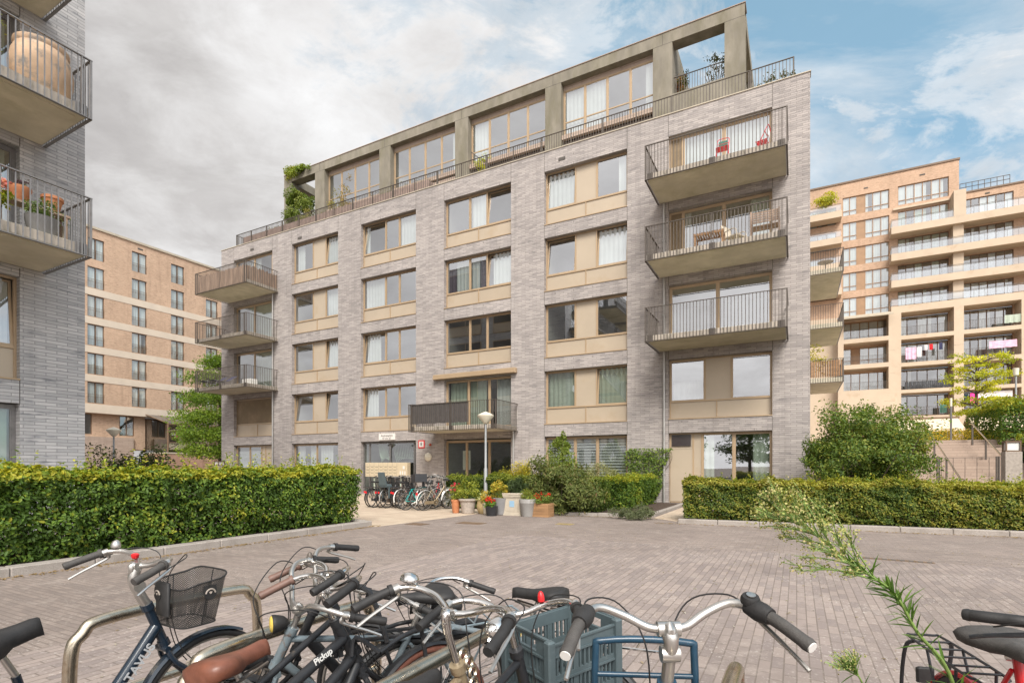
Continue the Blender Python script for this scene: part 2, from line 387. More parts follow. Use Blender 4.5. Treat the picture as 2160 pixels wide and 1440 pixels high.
    g['red'] = mat('bright_red', (.68,.02,.025), .35, var=.1, scale=5)
    g['redchair'] = mat('red_chair', (.62,.035,.05), .45, var=.1, scale=5)
    g['pink'] = mat('pink_cloth', (.85,.06,.32), .9, var=.1, scale=5)
    g['cloth'] = mat('pale_cloth', (.72,.70,.71), .9, var=.1, scale=9)
    g['stripe'] = mat('pink_striped_cloth', (.75,.45,.58), .9, var=.3, scale=14, stretch=(.1,.1,1))
    g['darkcloth'] = mat('navy_cloth', (.05,.055,.12), .9, var=.2, scale=5)
    g['green'] = mat('green_plastic', (.03,.16,.11), .5, var=.1, scale=5)
    g['awning'] = mat('beige_awning', (.68,.56,.42), .85, var=.06, scale=3)
    g['roofglass'] = mat('dark_roof_glazing', (.045,.035,.035), .15, 0, var=.1, scale=2, spec=.7)
    g['signwhite'] = mat('sign_white', (.72,.68,.64), .5, var=.03)
    g['ink'] = mat('black_ink', (.03,.03,.03), .6)
    g['silverink'] = mat('silver_lettering', (.62,.64,.66), .4, .3)
    g['yellow'] = mat('yellow_lens', (.65,.48,.10), .25, var=.1)
    g['lens'] = mat('clear_lens', (.55,.55,.52), .08, .3, var=.1)
    g['bark'] = mat('bark', (.10,.075,.055), .9, var=.35, scale=14, bmp=.6, stretch=(1,1,.2))
    g['stem'] = mat('green_stem', (.17,.26,.06), .6, var=.2, scale=10)
    g['twig'] = mat('brown_twig', (.085,.055,.035), .9, var=.3, scale=14)
    g['scrim'] = mat('dark_screen_cloth', (.075,.068,.066), .8, var=.2, scale=5)
    g['poolblue'] = mat('pale_blue_plate', (.30,.47,.62), .4, var=.05)
    g['gold'] = mat('gold_mudguard', (.42,.32,.14), .35, .5, var=.15, scale=8)
    g['mail'] = mat('brass_letterbox', (.62,.52,.36), .45, .15, var=.06, scale=3)
    g['glass'] = glass('window_glass')
    g['glasslow'] = glass('entrance_glass', (.74,.82,.77), .20, 1.8)
    g['farglass'] = glass('far_window_glass', (.92,.97,.96), .30, 1.8, .1)
    g['hotelglass'] = glass('hotel_window_glass', (.95,.99,.98), .16, 1.2, .1)
    g['balglass'] = glass('balcony_glass', (.74,.80,.82), .34, 1.4, .1)
    g['leaf'] = leafmat('leaves')
    g['petal'] = leafmat('petals', .25)
    # woven wire mesh of the bicycle basket: holes cut through by a procedural alpha
    m, t, b = _new('wire_mesh'); tc = _n(t, 'ShaderNodeTexCoord')
    uv = _map(t, tc.outputs['UV'], scale=(1, 1, 1), rot=(0, 0, R(45)))
    br = _n(t, 'ShaderNodeTexBrick'); t.links.new(uv, br.inputs['Vector']); br.offset = 0
    br.inputs['Scale'].default_value = 1; br.inputs['Brick Width'].default_value = .0075; br.inputs['Row Height'].default_value = .0075
    br.inputs['Mortar Size'].default_value = .0015; br.inputs['Mortar Smooth'].default_value = 0
    t.links.new(br.outputs['Fac'], b.inputs['Alpha']); b.inputs['Base Color'].default_value = (.04, .037, .035, 1); b.inputs['Roughness'].default_value = .5
    g['mesh'] = m
setup_materials()
# ------------------------------------------------------------------ foliage
def leaves(name, pts, size, parent=None, cols=((.05,.10,.02),(.09,.16,.03)), n_dir=None, droop=.3, mat_=None, aspect=.55, sizevar=.35, up=.4, hue=None):
    pts = np.asarray(pts, float); n = len(pts)
    ln = RNG.uniform(1-sizevar, 1+sizevar, n)*size
    nd = RNG.normal(size=(n, 3))
    if n_dir is not None: nd = nd*.55+np.asarray(n_dir)
    nd[:, 2] += up; nd /= np.linalg.norm(nd, axis=1)[:, None]+1e-9
    a = RNG.normal(size=(n, 3)); a[:, 2] -= droop
    a -= nd*np.sum(a*nd, 1)[:, None]; a /= np.linalg.norm(a, axis=1)[:, None]+1e-9
    b = np.cross(nd, a)
    L = ln[:, None]; W = L*aspect
    base = pts-a*L*.5; fold = nd*L*.10
    v = np.stack([base, base+a*L*.28-b*W*.42+fold, base+a*L*.66-b*W*.40+fold, base+a*L-nd*L*.08,
                  base+a*L*.66+b*W*.40+fold, base+a*L*.28+b*W*.42+fold], 1).reshape(-1, 3)
    idx = np.arange(n)[:, None]*6
    f = np.concatenate([idx+np.array([0,3,2,1]), idx+np.array([0,5,4,3])], 1).reshape(-1, 4)
    me = bpy.data.meshes.new(name)
    me.vertices.add(n*6); me.vertices.foreach_set('co', v.ravel())
    nf = len(f); me.loops.add(nf*4); me.loops.foreach_set('vertex_index', f.ravel().astype(np.int32))
    me.polygons.add(nf); me.polygons.foreach_set('loop_start', np.arange(nf, dtype=np.int32)*4); me.polygons.foreach_set('loop_total', np.full(nf, 4, np.int32))
    C = np.asarray(cols, float)
    if mat_ is None and name != 'leaf_litter': C = C*np.array([1.85, 1.7, 1.35])
    if hue is None: k = RNG.uniform(0, 1, n)
    else: k = np.clip(np.asarray(hue)+RNG.normal(0, .12, n), 0, 1)
    x = k*(len(C)-1); i = np.clip(x.astype(int), 0, len(C)-2); fr = (x-i)[:, None]
    cc = (C[i]*(1-fr)+C[i+1]*fr)*RNG.uniform(.85, 1.15, (n, 1))
    ca = me.color_attributes.new('Col', 'FLOAT_COLOR', 'POINT')
    rgba = np.ones((n, 6, 4)); rgba[:, :, :3] = cc[:, None, :]
    ca.data.foreach_set('color', rgba.ravel())
    me.materials.append(mat_ or M_['leaf']); me.update(); me.validate()
    o = bpy.data.objects.new(name, me); COL.objects.link(o)
    if parent is not None: o.parent = parent
    return o
def vnoise(p, scale, seed=0):                      # cheap smooth value noise for shaping
    q = np.asarray(p)*scale; r = np.random.default_rng(seed); out = 0
    for k in range(6):
        d = r.normal(size=3); ph = r.uniform(0, 6.28); out = out+np.sin(q@d*1.3+ph)
    return out/6
def clumps(n, centre, radii, nc, cr, seed=0, flat=1.0, shell=.55, gap=.0):   # points in leaf clumps spread through an ellipsoid
    r = np.random.default_rng(seed)
    c = r.normal(size=(nc, 3)); c /= np.linalg.norm(c, axis=1)[:, None]
    c *= r.uniform(shell, 1, (nc, 1)); c = c*np.asarray(radii)
    k = r.integers(0, nc, n); d = r.normal(size=(n, 3)); d /= np.linalg.norm(d, axis=1)[:, None]
    d *= (r.uniform(0, 1, (n, 1))**.45)*cr*r.uniform(.6, 1.3, (nc, 1))[k]; d[:, 2] *= flat
    return c[k]+d+np.asarray(centre), c+np.asarray(centre), k
def limbs(mb, base, tips, r0, seed=0, trunk_to=None, sag=.1):
    r = random.Random(seed); base = Vector(base)
    for tip in tips:
        tip = Vector(tip); s0 = Vector(trunk_to) if trunk_to is not None else base
        if trunk_to is not None: s0 = base.lerp(s0, r.uniform(.35, 1))
        mid = s0.lerp(tip, .5)+Vector((r.uniform(-1,1), r.uniform(-1,1), r.uniform(0,1)))*sag*(tip-s0).length
        mb.tube(cat([s0, mid, tip], 4), [r0*(1-i/9*.85) for i in range(9)], 5)
# ------------------------------------------------------------------ building pieces (local frame: x along the front, y into the building, z up)
def curtain_mesh(mb, x0, x1, z0, z1, y, amp=.014, wave=.21):
    n = max(4, int((x1-x0)/wave*6)); ph = random.uniform(0, 6)
    top = []; bot = []
    for i in range(n+1):
        x = x0+(x1-x0)*i/n; yy = y+amp*math.sin(2*math.pi*x/wave+ph)*(1+.4*math.sin(x*5+ph))
        top.append((x, yy, z1)); bot.append((x, yy+random.uniform(-.005, .005), z0))
    mb.add(bot+top, [(i, i+1, n+2+i, n+1+i) for i in range(n)])
def room(mb, x0, x1, z0, z1, y0, y1):
    mb.add([(x0,y0,z0),(x1,y0,z0),(x1,y1,z0),(x0,y1,z0),(x0,y0,z1),(x1,y0,z1),(x1,y1,z1),(x0,y1,z1)],
           [(0,1,2,3),(4,7,6,5),(1,5,6,2),(2,6,7,3),(3,7,4,0)])
def window(root, x0, x1, z0, z1, segs, sp=.75, spsplit=.5, y=.2, curtains=(), frame='frame', fw=.055, glass_='glass', name='window', sill=True, label=None, panelmat='panel', transom=None):
    """one window filling the opening: segs = (from, to, kind) in fractions; g glass, t tilted glass, p solid panel"""
    f = MB(); pn = MB(); pl = MB(); cu = MB(); W = x1-x0; zs = z0+sp
    y1 = y+.07
    f.box(x0, x0+fw, y, y1, z0, z1); f.box(x1-fw, x1, y, y1, z0, z1)
    f.box(x0+fw, x1-fw, y, y1, z1-fw, z1); f.box(x0+fw, x1-fw, y-.01, y1, z0, z0+fw)
    if sp > 0:
        f.box(x0+fw, x1-fw, y-.015, y1, zs-fw*.5, zs+fw*.5)
        xm = x0+W*spsplit; f.box(xm-.02, xm+.02, y-.01, y1, z0+fw, zs-fw*.5)
        pl.box(x0+fw, xm-.02, y+.022, y+.05, z0+fw, zs-fw*.5); pl.box(xm+.02, x1-fw, y+.022, y+.05, z0+fw, zs-fw*.5)
    zb = zs+fw*.5 if sp > 0 else z0+fw
    zt = z1-fw
    for i, (a, b, k) in enumerate(segs):
        xa = x0+W*a+(fw if a == 0 else fw*.5); xb = x0+W*b-(fw if b == 1 else fw*.5)
        if i: f.box(x0+W*a-fw*.5, x0+W*a+fw*.5, y-.008, y1, zb, zt)
        if k == 'p': pl.box(xa, xb, y+.018, y+.05, zb, zt)
        elif k == 'g':
            e = .035
            f.box(xa, xa+e, y+.012, y+.05, zb, zt); f.box(xb-e, xb, y+.012, y+.05, zb, zt); f.box(xa+e, xb-e, y+.012, y+.05, zb, zb+e); f.box(xa+e, xb-e, y+.012, y+.05, zt-e, zt)
            r = random.uniform(-.004, .004); q = random.uniform(-.004, .004)
            pn.quad((xa+e, y+.03-r, zb+e), (xb-e, y+.03+r, zb+e), (xb-e, y+.03+r+q, zt-e), (xa+e, y+.03-r+q, zt-e))
            if transom: f.box(xa+e, xb-e, y+.008, y+.055, transom-.03, transom+.03)
        elif k == 't':
            M = Matrix.Translation((0, y+.03, zb)) @ Matrix.Rotation(R(-5.5), 4, 'X')
            f.M = M; pn.M = M; e = .05; h = zt-zb
            f.box(xa, xa+e, -.02, .03, 0, h); f.box(xb-e, xb, -.02, .03, 0, h); f.box(xa+e, xb-e, -.02, .03, 0, e); f.box(xa+e, xb-e, -.02, .03, h-e, h)
            pn.quad((xa+e, 0, e), (xb-e, 0, e), (xb-e, 0, h-e), (xa+e, 0, h-e)); f.M = None; pn.M = None
    if sill: f.box(x0, x1, -.025, y, z0-.002, z0+.035)
    o = f.build(name, M_[frame], root)
    if label: o['label'] = label
    if pn.v: pn.build('pane', M_[glass_], o)
    if pl.v: pl.build('panel', M_[panelmat], o)
    for a, b, zc, m in curtains:
        c = MB(); curtain_mesh(c, x0+W*a, x0+W*b, zb+(zt-zb)*zc if zc >= 0 else zb, zt, y+.16)
        c.build('curtain', M_[m], o)
    return o
def railing(mb, x0, x1, y, z0, z1, step=.115, r=.011, top=.022):
    n = max(1, int(round((x1-x0)/step)))
    for i in range(1, n): 
        x = x0+(x1-x0)*i/n; mb.box(x-r, x+r, y-r*.6, y+r*.6, z0, z1-top*.5)
    mb.box(x0-.02, x1+.02, y-.026, y+.026, z1-.012, z1+.008)
def railing_side(mb, x, y0, y1, z0, z1, step=.115, r=.011):
    n = max(1, int(round((y1-y0)/step)))
    for i in range(1, n):
        yy = y0+(y1-y0)*i/n; mb.box(x-r*.6, x+r*.6, yy-r, yy+r, z0, z1-.012)
    mb.box(x-.026, x+.026, y0-.02, y1, z1-.012, z1+.008)
def balcony(root, x0, x1, dep, zb, th=.22, rail=1.25, railmat='rail', side0=True, side1=True, label=None, y0=-.004, plates=3, name='balcony'):
    b = MB(); b.bbox(x0, x1, -dep, y0, zb+.02, zb+th, .012)
    b.box(x0+.16, x1-.16, -dep+.16, y0-.1, zb+.004, zb+.02)       # dropped field inside the drip groove
    o = b.build('balcony', [M_['soffit']], root)
    if label: o['label'] = label
    e = MB()
    e.box(x0-.004, x1+.004, -dep-.006, -dep-.001, zb+.03, zb+th-.01); e.box(x0-.006, x0-.001, -dep, y0, zb+.03, zb+th-.01); e.box(x1+.001, x1+.006, -dep, y0, zb+.03, zb+th-.01)
    e.build('slab_edge', M_['slabedge'], o)
    r = MB(); yf = -dep-.045; zt = zb+rail
    railing(r, x0-.04, x1+.04, yf, zb-.01, zt)
    r.box(x0-.055, x1+.055, yf-.03, -dep-.008, zb-.022, zb-.008)
    for s_, X in ((side0, x0-.045), (side1, x1+.045)):
        if s_:
            railing_side(r, X, yf, y0-.02, zb-.01, zt); r.box(X-.03, X+.03, yf, y0-.01, zb-.022, zb-.008)
    for X in (x0-.045, x1+.045): r.box(X-.02, X+.02, yf-.02, yf+.02, zb-.02, zt+.006)
    for i in range(plates):
        X = x0+.12+(x1-x0-.24)*i/max(1, plates-1)
        r.box(X-.11, X+.11, -dep-.016, -dep-.007, zb+.01, zb+th+.015); r.box(X-.012, X+.012, yf-.02, yf+.02, zb-.01, zt)
        for dx in (-.06, .06): r.lathe([(.017, 0), (.017, .012)], 8, (X+dx, -dep-.029, zb+th*.5), 'y')
    r.build('railing', M_[railmat], o)
    return o
# ------------------------------------------------------------------ the grey brick apartment block in the middle
COLS = [(-32.18,-28.44), (-26.70,-22.88), (-21.16,-17.35), (-15.58,-11.77), (-10.06,-6.25), (-4.56,-.79)]
T0 = 21.9
def main_block():
    rt = thing('apartment_block', 'grey brick apartment block in the centre with beige window panels and olive concrete top floor', 'apartment block', S(0, T0, 0))
    XL, XR, ZT, DEP = -33.46, .43, 15.70, 19.
    holes = []; rm = MB()
    Z0 = lambda k: 3.41+2.995*k
    Z1 = lambda k: 5.81+3.0*k
    for ci, (a, b) in enumerate(COLS):
        for k in range(4):
            z0 = Z0(k)
            if (ci in (0, 5) and k >= 1): z0 = 3.17+3.0*k+.20
            if ci == 3 and k == 0: z0 = 3.36
            holes.append((a, b, z0, Z1(k))); room(rm, a+.02, b-.02, z0+.02, Z1(k)-.02, .283, 3.4)
        holes.append((a, b, .06, 2.86)); room(rm, a+.02, b-.02, .08, 2.84, .283, 4.0)
    w_ = MB(); w_.wall(XL, XR, -.3, ZT, 0, holes, .28)
    w_.quad((XR,0,-.3),(XR,DEP,-.3),(XR,DEP,ZT),(XR,0,ZT)); w_.quad((XL,DEP,-.3),(XL,0,-.3),(XL,0,ZT),(XL,DEP,ZT)); w_.quad((XR,DEP,-.3),(XL,DEP,-.3),(XL,DEP,ZT),(XR,DEP,ZT))
    w_.quad((XL,.34,ZT),(XR,.34,ZT),(XR,.34,15.46),(XL,.34,15.46))
    w_.build('wall', M_['brick'], rt)
    rm.build('room_wall', M_['room'], rt)
    c = MB(); c.box(XL-.03, XR+.03, -.03, .36, ZT+.001, ZT+.035); c.build('coping', M_['stone'], rt)
    r_ = MB(); r_.box(XL+.02, XR-.02, .343, DEP-.02, 15.2, 15.45); r_.build('roof', M_['concrete_pale'], rt)
    j = MB()                                                       # movement joints beside the window columns and the little weep slots over the lintels
    for a, b in COLS:
        for x in (a, b):
            zz = [(2.86, 3.40)]+[(Z1(k), Z0(k+1)) for k in range(3)]+[(Z1(3), ZT)]
            for z0, z1 in zz: j.box(x-.008, x+.008, -.003, .01, z0+.01, z1-.01)
        for k in range(-1, 4):
            z = 2.86 if k < 0 else Z1(k)
            for i in range(4):
                x = a+(b-a)*(i+.6)/4.3; j.box(x-.008, x+.008, -.003, .01, z+.02, z+.10)
                if i < 3: j.box(x-.008, x+.008, -.003, .01, z+.42, z+.50)
            j.box(a+.01, b-.01, -.002, .01, z+.002, z+.014)
    for x, z in ((-30.35, 15.15), (-26.0, 15.0), (-9.2, 15.12)): j.box(x-.16, x+.16, -.02, .01, z, z+.13)
    j.build('joint', M_['seam'], rt)
    A = [(0, .42, 'g'), (.42, .69, 'p'), (.69, 1, 'g')]; A5 = [(0, .375, 'g'), (.375, .63, 'p'), (.63, 1, 'g')]
    B = [(0, .42, 'g'), (.42, .67, 'g'), (.67, 1, 'g')]; B4 = [(0, .37, 'g'), (.37, .63, 'g'), (.63, 1, 'g')]
    def tilt(s, i): s = list(s); s[i] = (s[i][0], s[i][1], 't'); return s
    wh, gc = 'curtain', 'greencurt'
    spec = {  # (column, floor): segments, curtains
     (1,3): (tilt(A,2), [(.70,.98,-1,wh),(.05,.2,-1,wh)]), (1,2): (A, [(.70,.98,-1,wh)]), (1,1): (tilt(A,2), [(.72,.98,-1,wh)]), (1,0): (tilt(tilt(A,0),2), []),
     (2,3): (tilt(B,0), [(.68,.98,-1,wh),(.02,.1,-1,wh)]), (2,2): (B, [(.02,.40,-1,wh)]), (2,1): (tilt(B,0), [(.05,.3,-1,wh)]), (2,0): (tilt(B,0), [(.05,.25,-1,wh)]),
     (3,3): (tilt(B4,2), [(.38,.62,-1,wh)]), (3,2): (tilt(B4,2), [(.03,.14,-1,'purple'),(.14,.36,-1,wh),(.38,.5,-1,wh),(.51,.62,-1,'purple'),(.7,.98,-1,wh)]), (3,1): (B4, []),
     (4,3): (tilt(A5,0), [(.02,.36,-1,wh),(.88,.98,-1,wh)]), (4,2): (tilt(tilt(A5,0),2), [(.64,.98,-1,wh)]), (4,1): (A5, []), (4,0): (tilt(A5,2), [(.65,.98,-1,gc),(.02,.36,-1,gc)]),
    }
    for (ci, k), (sg, cu) in spec.items():
        a, b = COLS[ci]; window(rt, a, b, Z0(k), Z1(k), sg, curtains=cu)
    # right bay: first floor window, balcony doors above
    a, b = COLS[5]
    o = window(rt, a, b, Z0(0), Z1(0), [(0, .365, 'g'), (.365, .62, 'p'), (.62, 1, 'g')], sp=.72, spsplit=.48)
    m = MB(); m.box(a+.1, a+1.36, .3, .32, 4.95, 5.7); m.build('blind', M_['blinddark'], o)
    c = MB(); curtain_mesh(c, a+.1, a+1.36, 4.2, 5.7, .5); c.build('curtain', M_['curtain'], o)
    for k in (1, 2, 3):
        z0 = 3.17+3*k+.20
        sg = [(0, .14, 'p'), (.14, .55, 'g'), (.55, 1, 'g')] if k > 1 else [(0, .49, 'g'), (.49, 1, 'g')]
        cu = {3: [(.15,.53,-1,wh),(.56,.98,-1,wh)], 2: [(.8,.99,-1,gc),(.16,.22,-1,wh)], 1: []}[k]
        window(rt, a, b, z0+.03, Z1(k)-.02, sg, sp=0, curtains=cu, fw=.075, name='balcony_door', panelmat='screen', sill=False)
        balcony(rt, -4.91, -.33, 2.1, 3.17+3*k-.01, .21, label={1: 'empty balcony, lowest of the right bay', 2: 'balcony with wooden table and slatted bench', 3: 'balcony with two red chairs'}[k])
    a, b = COLS[0]
    for k in (1, 2, 3):
        z0 = 3.17+3*k+.20
        cu = {3: [(.1,.6,-1,wh)], 2: [(.3,.95,-1,gc)], 1: [(.5,.9,-1,gc)]}[k]
        window(rt, a, b, z0+.03, Z1(k)-.02, [(0, .48, 'g'), (.48, .93, 'g'), (.93, 1, 'p')], sp=0, curtains=cu, fw=.075, name='balcony_door', panelmat='brownframe', sill=False)
        bal = balcony(rt, -32.72, -27.95, 2.1, 3.13+3*k, .21, label={1: 'balcony with striped lounge chairs', 2: 'balcony with railing half covered', 3: 'balcony screened with brown bark strips'}[k])
        if k == 3:
            p = MB(); z = 3.13+9
            for i in range(52):
                x = -32.7+4.75*i/52; h = random.uniform(.95, 1.06); p.box(x, x+.08, -2.135, -2.12, z+.04, z+h)
            for i in range(23):
                y = -2.08+2.05*i/23; h = random.uniform(.95, 1.06); p.box(-27.965, -27.95, y, y+.075, z+.04, z+h)
            p.build('bark_screen', M_['wood'], bal)
    o = window(rt, a, b, Z0(0), Z1(0), [(0, 1, 'p')], sp=.78, spsplit=.55, panelmat='panel')
    s_ = MB(); s_.box(a+.07, b-.07, .20, .215, 4.25, 5.74); s_.build('roller_screen', M_['screen'], o)
    # first floor balcony over the entrance
    a, b = COLS[3]
    o = window(rt, a, b, 3.39, Z1(0)-.02, [(0, .35, 'g'), (.35, .66, 'g'), (.66, 1, 'g')], sp=0, curtains=[(.05, .3, -1, gc), (.36, .6, -1, gc), (.75, .97, -1, wh)], fw=.07, name='balcony_door', sill=False)
    bal = balcony(rt, -16.1, -11.46, 2.0, 3.17, .20, label='balcony over the entrance with dark screening cloth')
    s_ = MB(); n = 40
    for i in range(n): 
        x0 = -16.1+3.25*i/n; x1 = -16.1+3.25*(i+1)/n; w0 = .012*math.sin(i*1.9); w1 = .012*math.sin((i+1)*1.9)
        s_.quad((x0, -2.02+w0*.5, 3.50+.01*math.sin(i)), (x1, -2.02+w1*.5, 3.50+.01*math.sin(i+1)), (x1, -2.02+w1*.5, 4.40), (x0, -2.02+w0*.5, 4.40))
    s_.build('screen_cloth', M_['scrim'], bal)
    aw = MB(); aw.bbox(-16.13, -11.44, -.22, -.003, 5.86, 6.10, .02); aw.box(-16.11, -11.46, -.25, -.22, 5.87, 5.93); aw.build('awning_cassette', M_['frame'], rt)
    # ground floor
    a, b = COLS[1]
    o = window(rt, a, b, .07, 2.84, [(0, .5, 'g'), (.5, 1, 'g')], sp=0, name='window', sill=False, curtains=[(.06, .2, -1, wh), (.32, .49, -1, wh), (.55, .8, -1, wh), (.9, .98, -1, wh)], fw=.07)
    a, b = COLS[0]
    o = window(rt, a, b, .07, 2.84, [(0, .36, 'g'), (.36, .66, 'g'), (.66, .76, 'p'), (.76, 1, 'p')], sp=0, sill=False, fw=.07)
    m = MB()
    for i in range(26): m.box(a+.12, a+2.4, .30, .34, .3+i*.085, .36+i*.085)
    m.build('blind', M_['curtain'], o)
    d = MB(); d.box(a+2.95, b-.1, .185, .198, .1, 2.05); d.build('door', M_['panel'], rt)
    a, b = COLS[2]
    o = window(rt, a, b, .07, 2.83, [(0, .12, 'g'), (.12, .5, 'g'), (.5, .93, 'g'), (.93, 1, 'g')], sp=0, glass_='glasslow', frame='railgrey', fw=.045, name='entrance_glazing', sill=False)
    v = MB()                                                        # draped banner inside the hall
    for X, wd in ((a+.95, .6), (a+2.0, 1.5)):
        for i in range(14): 
            t = i/13; v.tube([(X+wd*t-.1, .45, 2.75-.1*t), (X+wd*t, .46, 2.2-.25*math.sin(t*3.1)), (X+wd*t+.15, .47, 1.75+.2*math.sin(t*3.1))], .012, 4)
    v.build('banner', M_['greencurt'], rt)
    a, b = COLS[3]
    o = window(rt, a, b, .07, 2.80, [(0, .32, 'g'), (.32, .66, 'g'), (.66, 1, 'g')], sp=0, glass_='glasslow', frame='frame', fw=.07, name='entrance_door', sill=False)
    n_ = MB(); n_.box(a+.95, a+1.4, .26, .265, 1.35, 2.3); n_.build('paper_notice', M_['signwhite'], o)
    a, b = COLS[4]
    o = window(rt, a, b, .07, 2.84, [(0, .37, 'g'), (.37, .64, 'g'), (.64, 1, 'g')], sp=0, sill=False, fw=.07)
    m = MB()
    for i in range(13):
        z = 2.68-i*.125; m.box(a+.1, b-.1, .262, .272, z-.085, z)
    m.build('blind', M_['curtain'], o)
    a, b = COLS[5]
    o = window(rt, a, b, .07, 2.86, [(0, .245, 'p'), (.245, .335, 'p'), (.335, .645, 'g'), (.645, 1, 'g')], sp=0, sill=False, fw=.065, curtains=[(.82, .98, -1, gc), (.345, .45, -1, gc)], label='ground floor window beside the beige door')
    d = MB(); d.box(a+.06, a+.88, .172, .196, .12, 2.22); d.box(a+.04, a+.06, .165, .197, .1, 2.25); d.box(a+.88, a+.90, .165, .197, .1, 2.25); d.box(a+.04, a+.90, .165, .197, 2.222, 2.25)
    dr = d.build('door', M_['panel'], rt)
    h = MB(); h.tube([(a+.80, .165, 1.08), (a+.80, .12, 1.08), (a+.70, .12, 1.08)], .011, 6); h.box(a+.78, a+.82, .165, .172, 1.0, 1.16); h.build('handle', M_['steel'], dr)
    g = MB(); g.box(a+.1, a+.84, .168, .19, 2.34, 2.80); tr = g.build('transom_light', M_['roofglass'], rt)
    # rain pipes
    for x in (-4.72, ): 
        p = MB()
        for z0, z1 in ((0, 6.14), (6.37, 9.14), (9.37, 12.14)): p.tube([(x, -.075, z0), (x, -.075, z1)], .045, 10); 
        for z in (1.2, 4.2, 7.6, 10.6): p.box(x-.055, x+.055, -.13, -.002, z, z+.03)
        p.build('rain_pipe', M_['zinc'], rt, 40)
    p = MB()
    for z0, z1 in ((0, 6.1), (6.36, 9.1), (9.36, 12.1)): p.tube([(-28.33, -.075, z0), (-28.33, -.075, z1)], .045, 10)
    p.build('rain_pipe', M_['zinc'], rt, 40)
    p = MB(); p.tube([(-11.62, -.075, 0), (-11.62, -.075, 3.16)], .045, 10); p.build('rain_pipe', M_['zinc'], rt, 40)
    p = MB(); p.tube([(-4.15, -.3, 2.86), (-4.15, -.31, 2.9)], .01, 6)
    # balconies on the right-hand end wall
    for k in (1, 2, 3):
        zb = 3.15+3*k; b_ = MB(); b_.bbox(.434, 2.2, 12.1, 17.4, zb, zb+.24, .012); bo = b_.build('balcony', M_['soffit'], rt)
        r = MB(); railing(r, .46, 2.24, 12.05, zb-.02, zb+1.25); railing_side(r, 2.245, 12.05, 17.4, zb-.02, zb+1.25); r.box(2.22, 2.265, 12.03, 12.07, zb-.03, zb+1.26)
        r.box(.434, 2.25, 12.03, 12.09, zb-.03, zb-.005); r.build('railing', M_['rail'], bo)
        if k == 1:
            p = MB()
            for i in range(16): p.box(.5+i*.107, .58+i*.107, 12.075, 12.085, zb+.3, zb+1.18)
            p.build('reed_screen', M_['planterwood'], bo)
    # terrace railing along the parapet
    r = MB(); railing(r, -32.5, -.1, .42, 15.74, 16.70, .118, .012); railing_side(r, -32.5, .42, 2.6, 15.74, 16.70); railing_side(r, -.1, .42, 2.6, 15.74, 16.7)
    n = 22
    for i in range(n+1): x = -32.5+32.4*i/n; r.box(x-.018, x+.018, .40, .46, 15.46, 16.70)
    r.build('terrace_railing', M_['rail'], rt)
    r = MB(); r.tube([(-14.6, 1.0, 17.5), (-13.0, .95, 16.0)], .02, 6); r.tube([(-14.6, 1.0, 15.5), (-14.6, 1.0, 17.5)], .02, 6); r.build('terrace_divider', M_['rail'], rt)
    # top floor: concrete portal frame set back behind the terrace
    yp = 2.9; ctr = [-27.57, -22.02, -16.46, -10.91, -5.43]; hw = .435
    hl = [(-30.27, ctr[0]-hw, 16.5, 20.85)]+[(ctr[i]+hw, ctr[i+1]-hw, 15.6, 20.85) for i in range(4)]+[(ctr[4]+hw, -2.77, 18.46, 20.85)]
    m = MB(); m.wall(-31.0, -1.95, 15.46, 21.38, yp, hl, .62)
    m.quad((-31.0,yp,21.38),(-1.95,yp,21.38),(-1.95,yp+.62,21.38),(-31,yp+.62,21.38)); 
    m.quad((-31.0,yp+.62,15.46),(-31.0,yp,15.46),(-31.0,yp,21.38),(-31.0,yp+.62,21.38))
    bk = MB()
    for h in (hl[0], hl[5]):
        pass
    m.quad((ctr[0]-hw,yp+.62,15.46),(-30.27-.73,yp+.62,15.46),(-30.27-.73,yp+.62,16.5),(ctr[0]-hw,yp+.62,16.5)); m.quad((-30.27,yp+.62,16.5),(-31.0,yp+.62,16.5),(-31.0,yp+.62,20.85),(-30.27,yp+.62,20.85)); m.quad((ctr[0]-hw,yp+.62,20.85),(-31,yp+.62,20.85),(-31,yp+.62,21.38),(ctr[0]-hw,yp+.62,21.38))
    m.quad((-1.95,yp+.62,15.46),(ctr[4]+hw,yp+.62,15.46),(ctr[4]+hw,yp+.62,18.46),(-1.95,yp+.62,18.46)); m.quad((-1.95,yp+.62,18.46),(-2.77,yp+.62,18.46),(-2.77,yp+.62,20.85),(-1.95,yp+.62,20.85)); m.quad((-1.95,yp+.62,20.85),(ctr[4]+hw,yp+.62,20.85),(ctr[4]+hw,yp+.62,21.38),(-1.95,yp+.62,21.38))
    m.box(-2.55, -1.953, yp+.623, yp+12, 20.85, 21.377); m.box(-2.55, -1.953, yp+.623, yp+12, 15.46, 18.3); m.box(-31.0, -30.4, yp+.623, yp+12, 20.85, 21.377); m.box(-31., -30.4, yp+.623, yp+12, 15.46, 17.2)
    m.box(-2.55, -1.953, yp+4.5, yp+5.2, 18.3, 20.85); m.box(-31, -30.4, yp+11, yp+12, 17.2, 20.85)
    m.quad((ctr[4]+hw,yp+.62,15.46),(ctr[4]+hw,yp+12,15.46),(ctr[4]+hw,yp+12,21.38),(ctr[4]+hw,yp+.62,21.38)); m.quad((ctr[0]-hw,yp+12,15.46),(ctr[0]-hw,yp+.62,15.46),(ctr[0]-hw,yp+.62,21.38),(ctr[0]-hw,yp+12,21.38))
    m.quad((ctr[0]-hw,yp+.62,21.38),(ctr[4]+hw,yp+.62,21.38),(ctr[4]+hw,yp+12,21.38),(ctr[0]-hw,yp+12,21.38)); m.quad((ctr[4]+hw,yp+12,15.46),(ctr[0]-hw,yp+12,15.46),(ctr[0]-hw,yp+12,21.38),(ctr[4]+hw,yp+12,21.38))
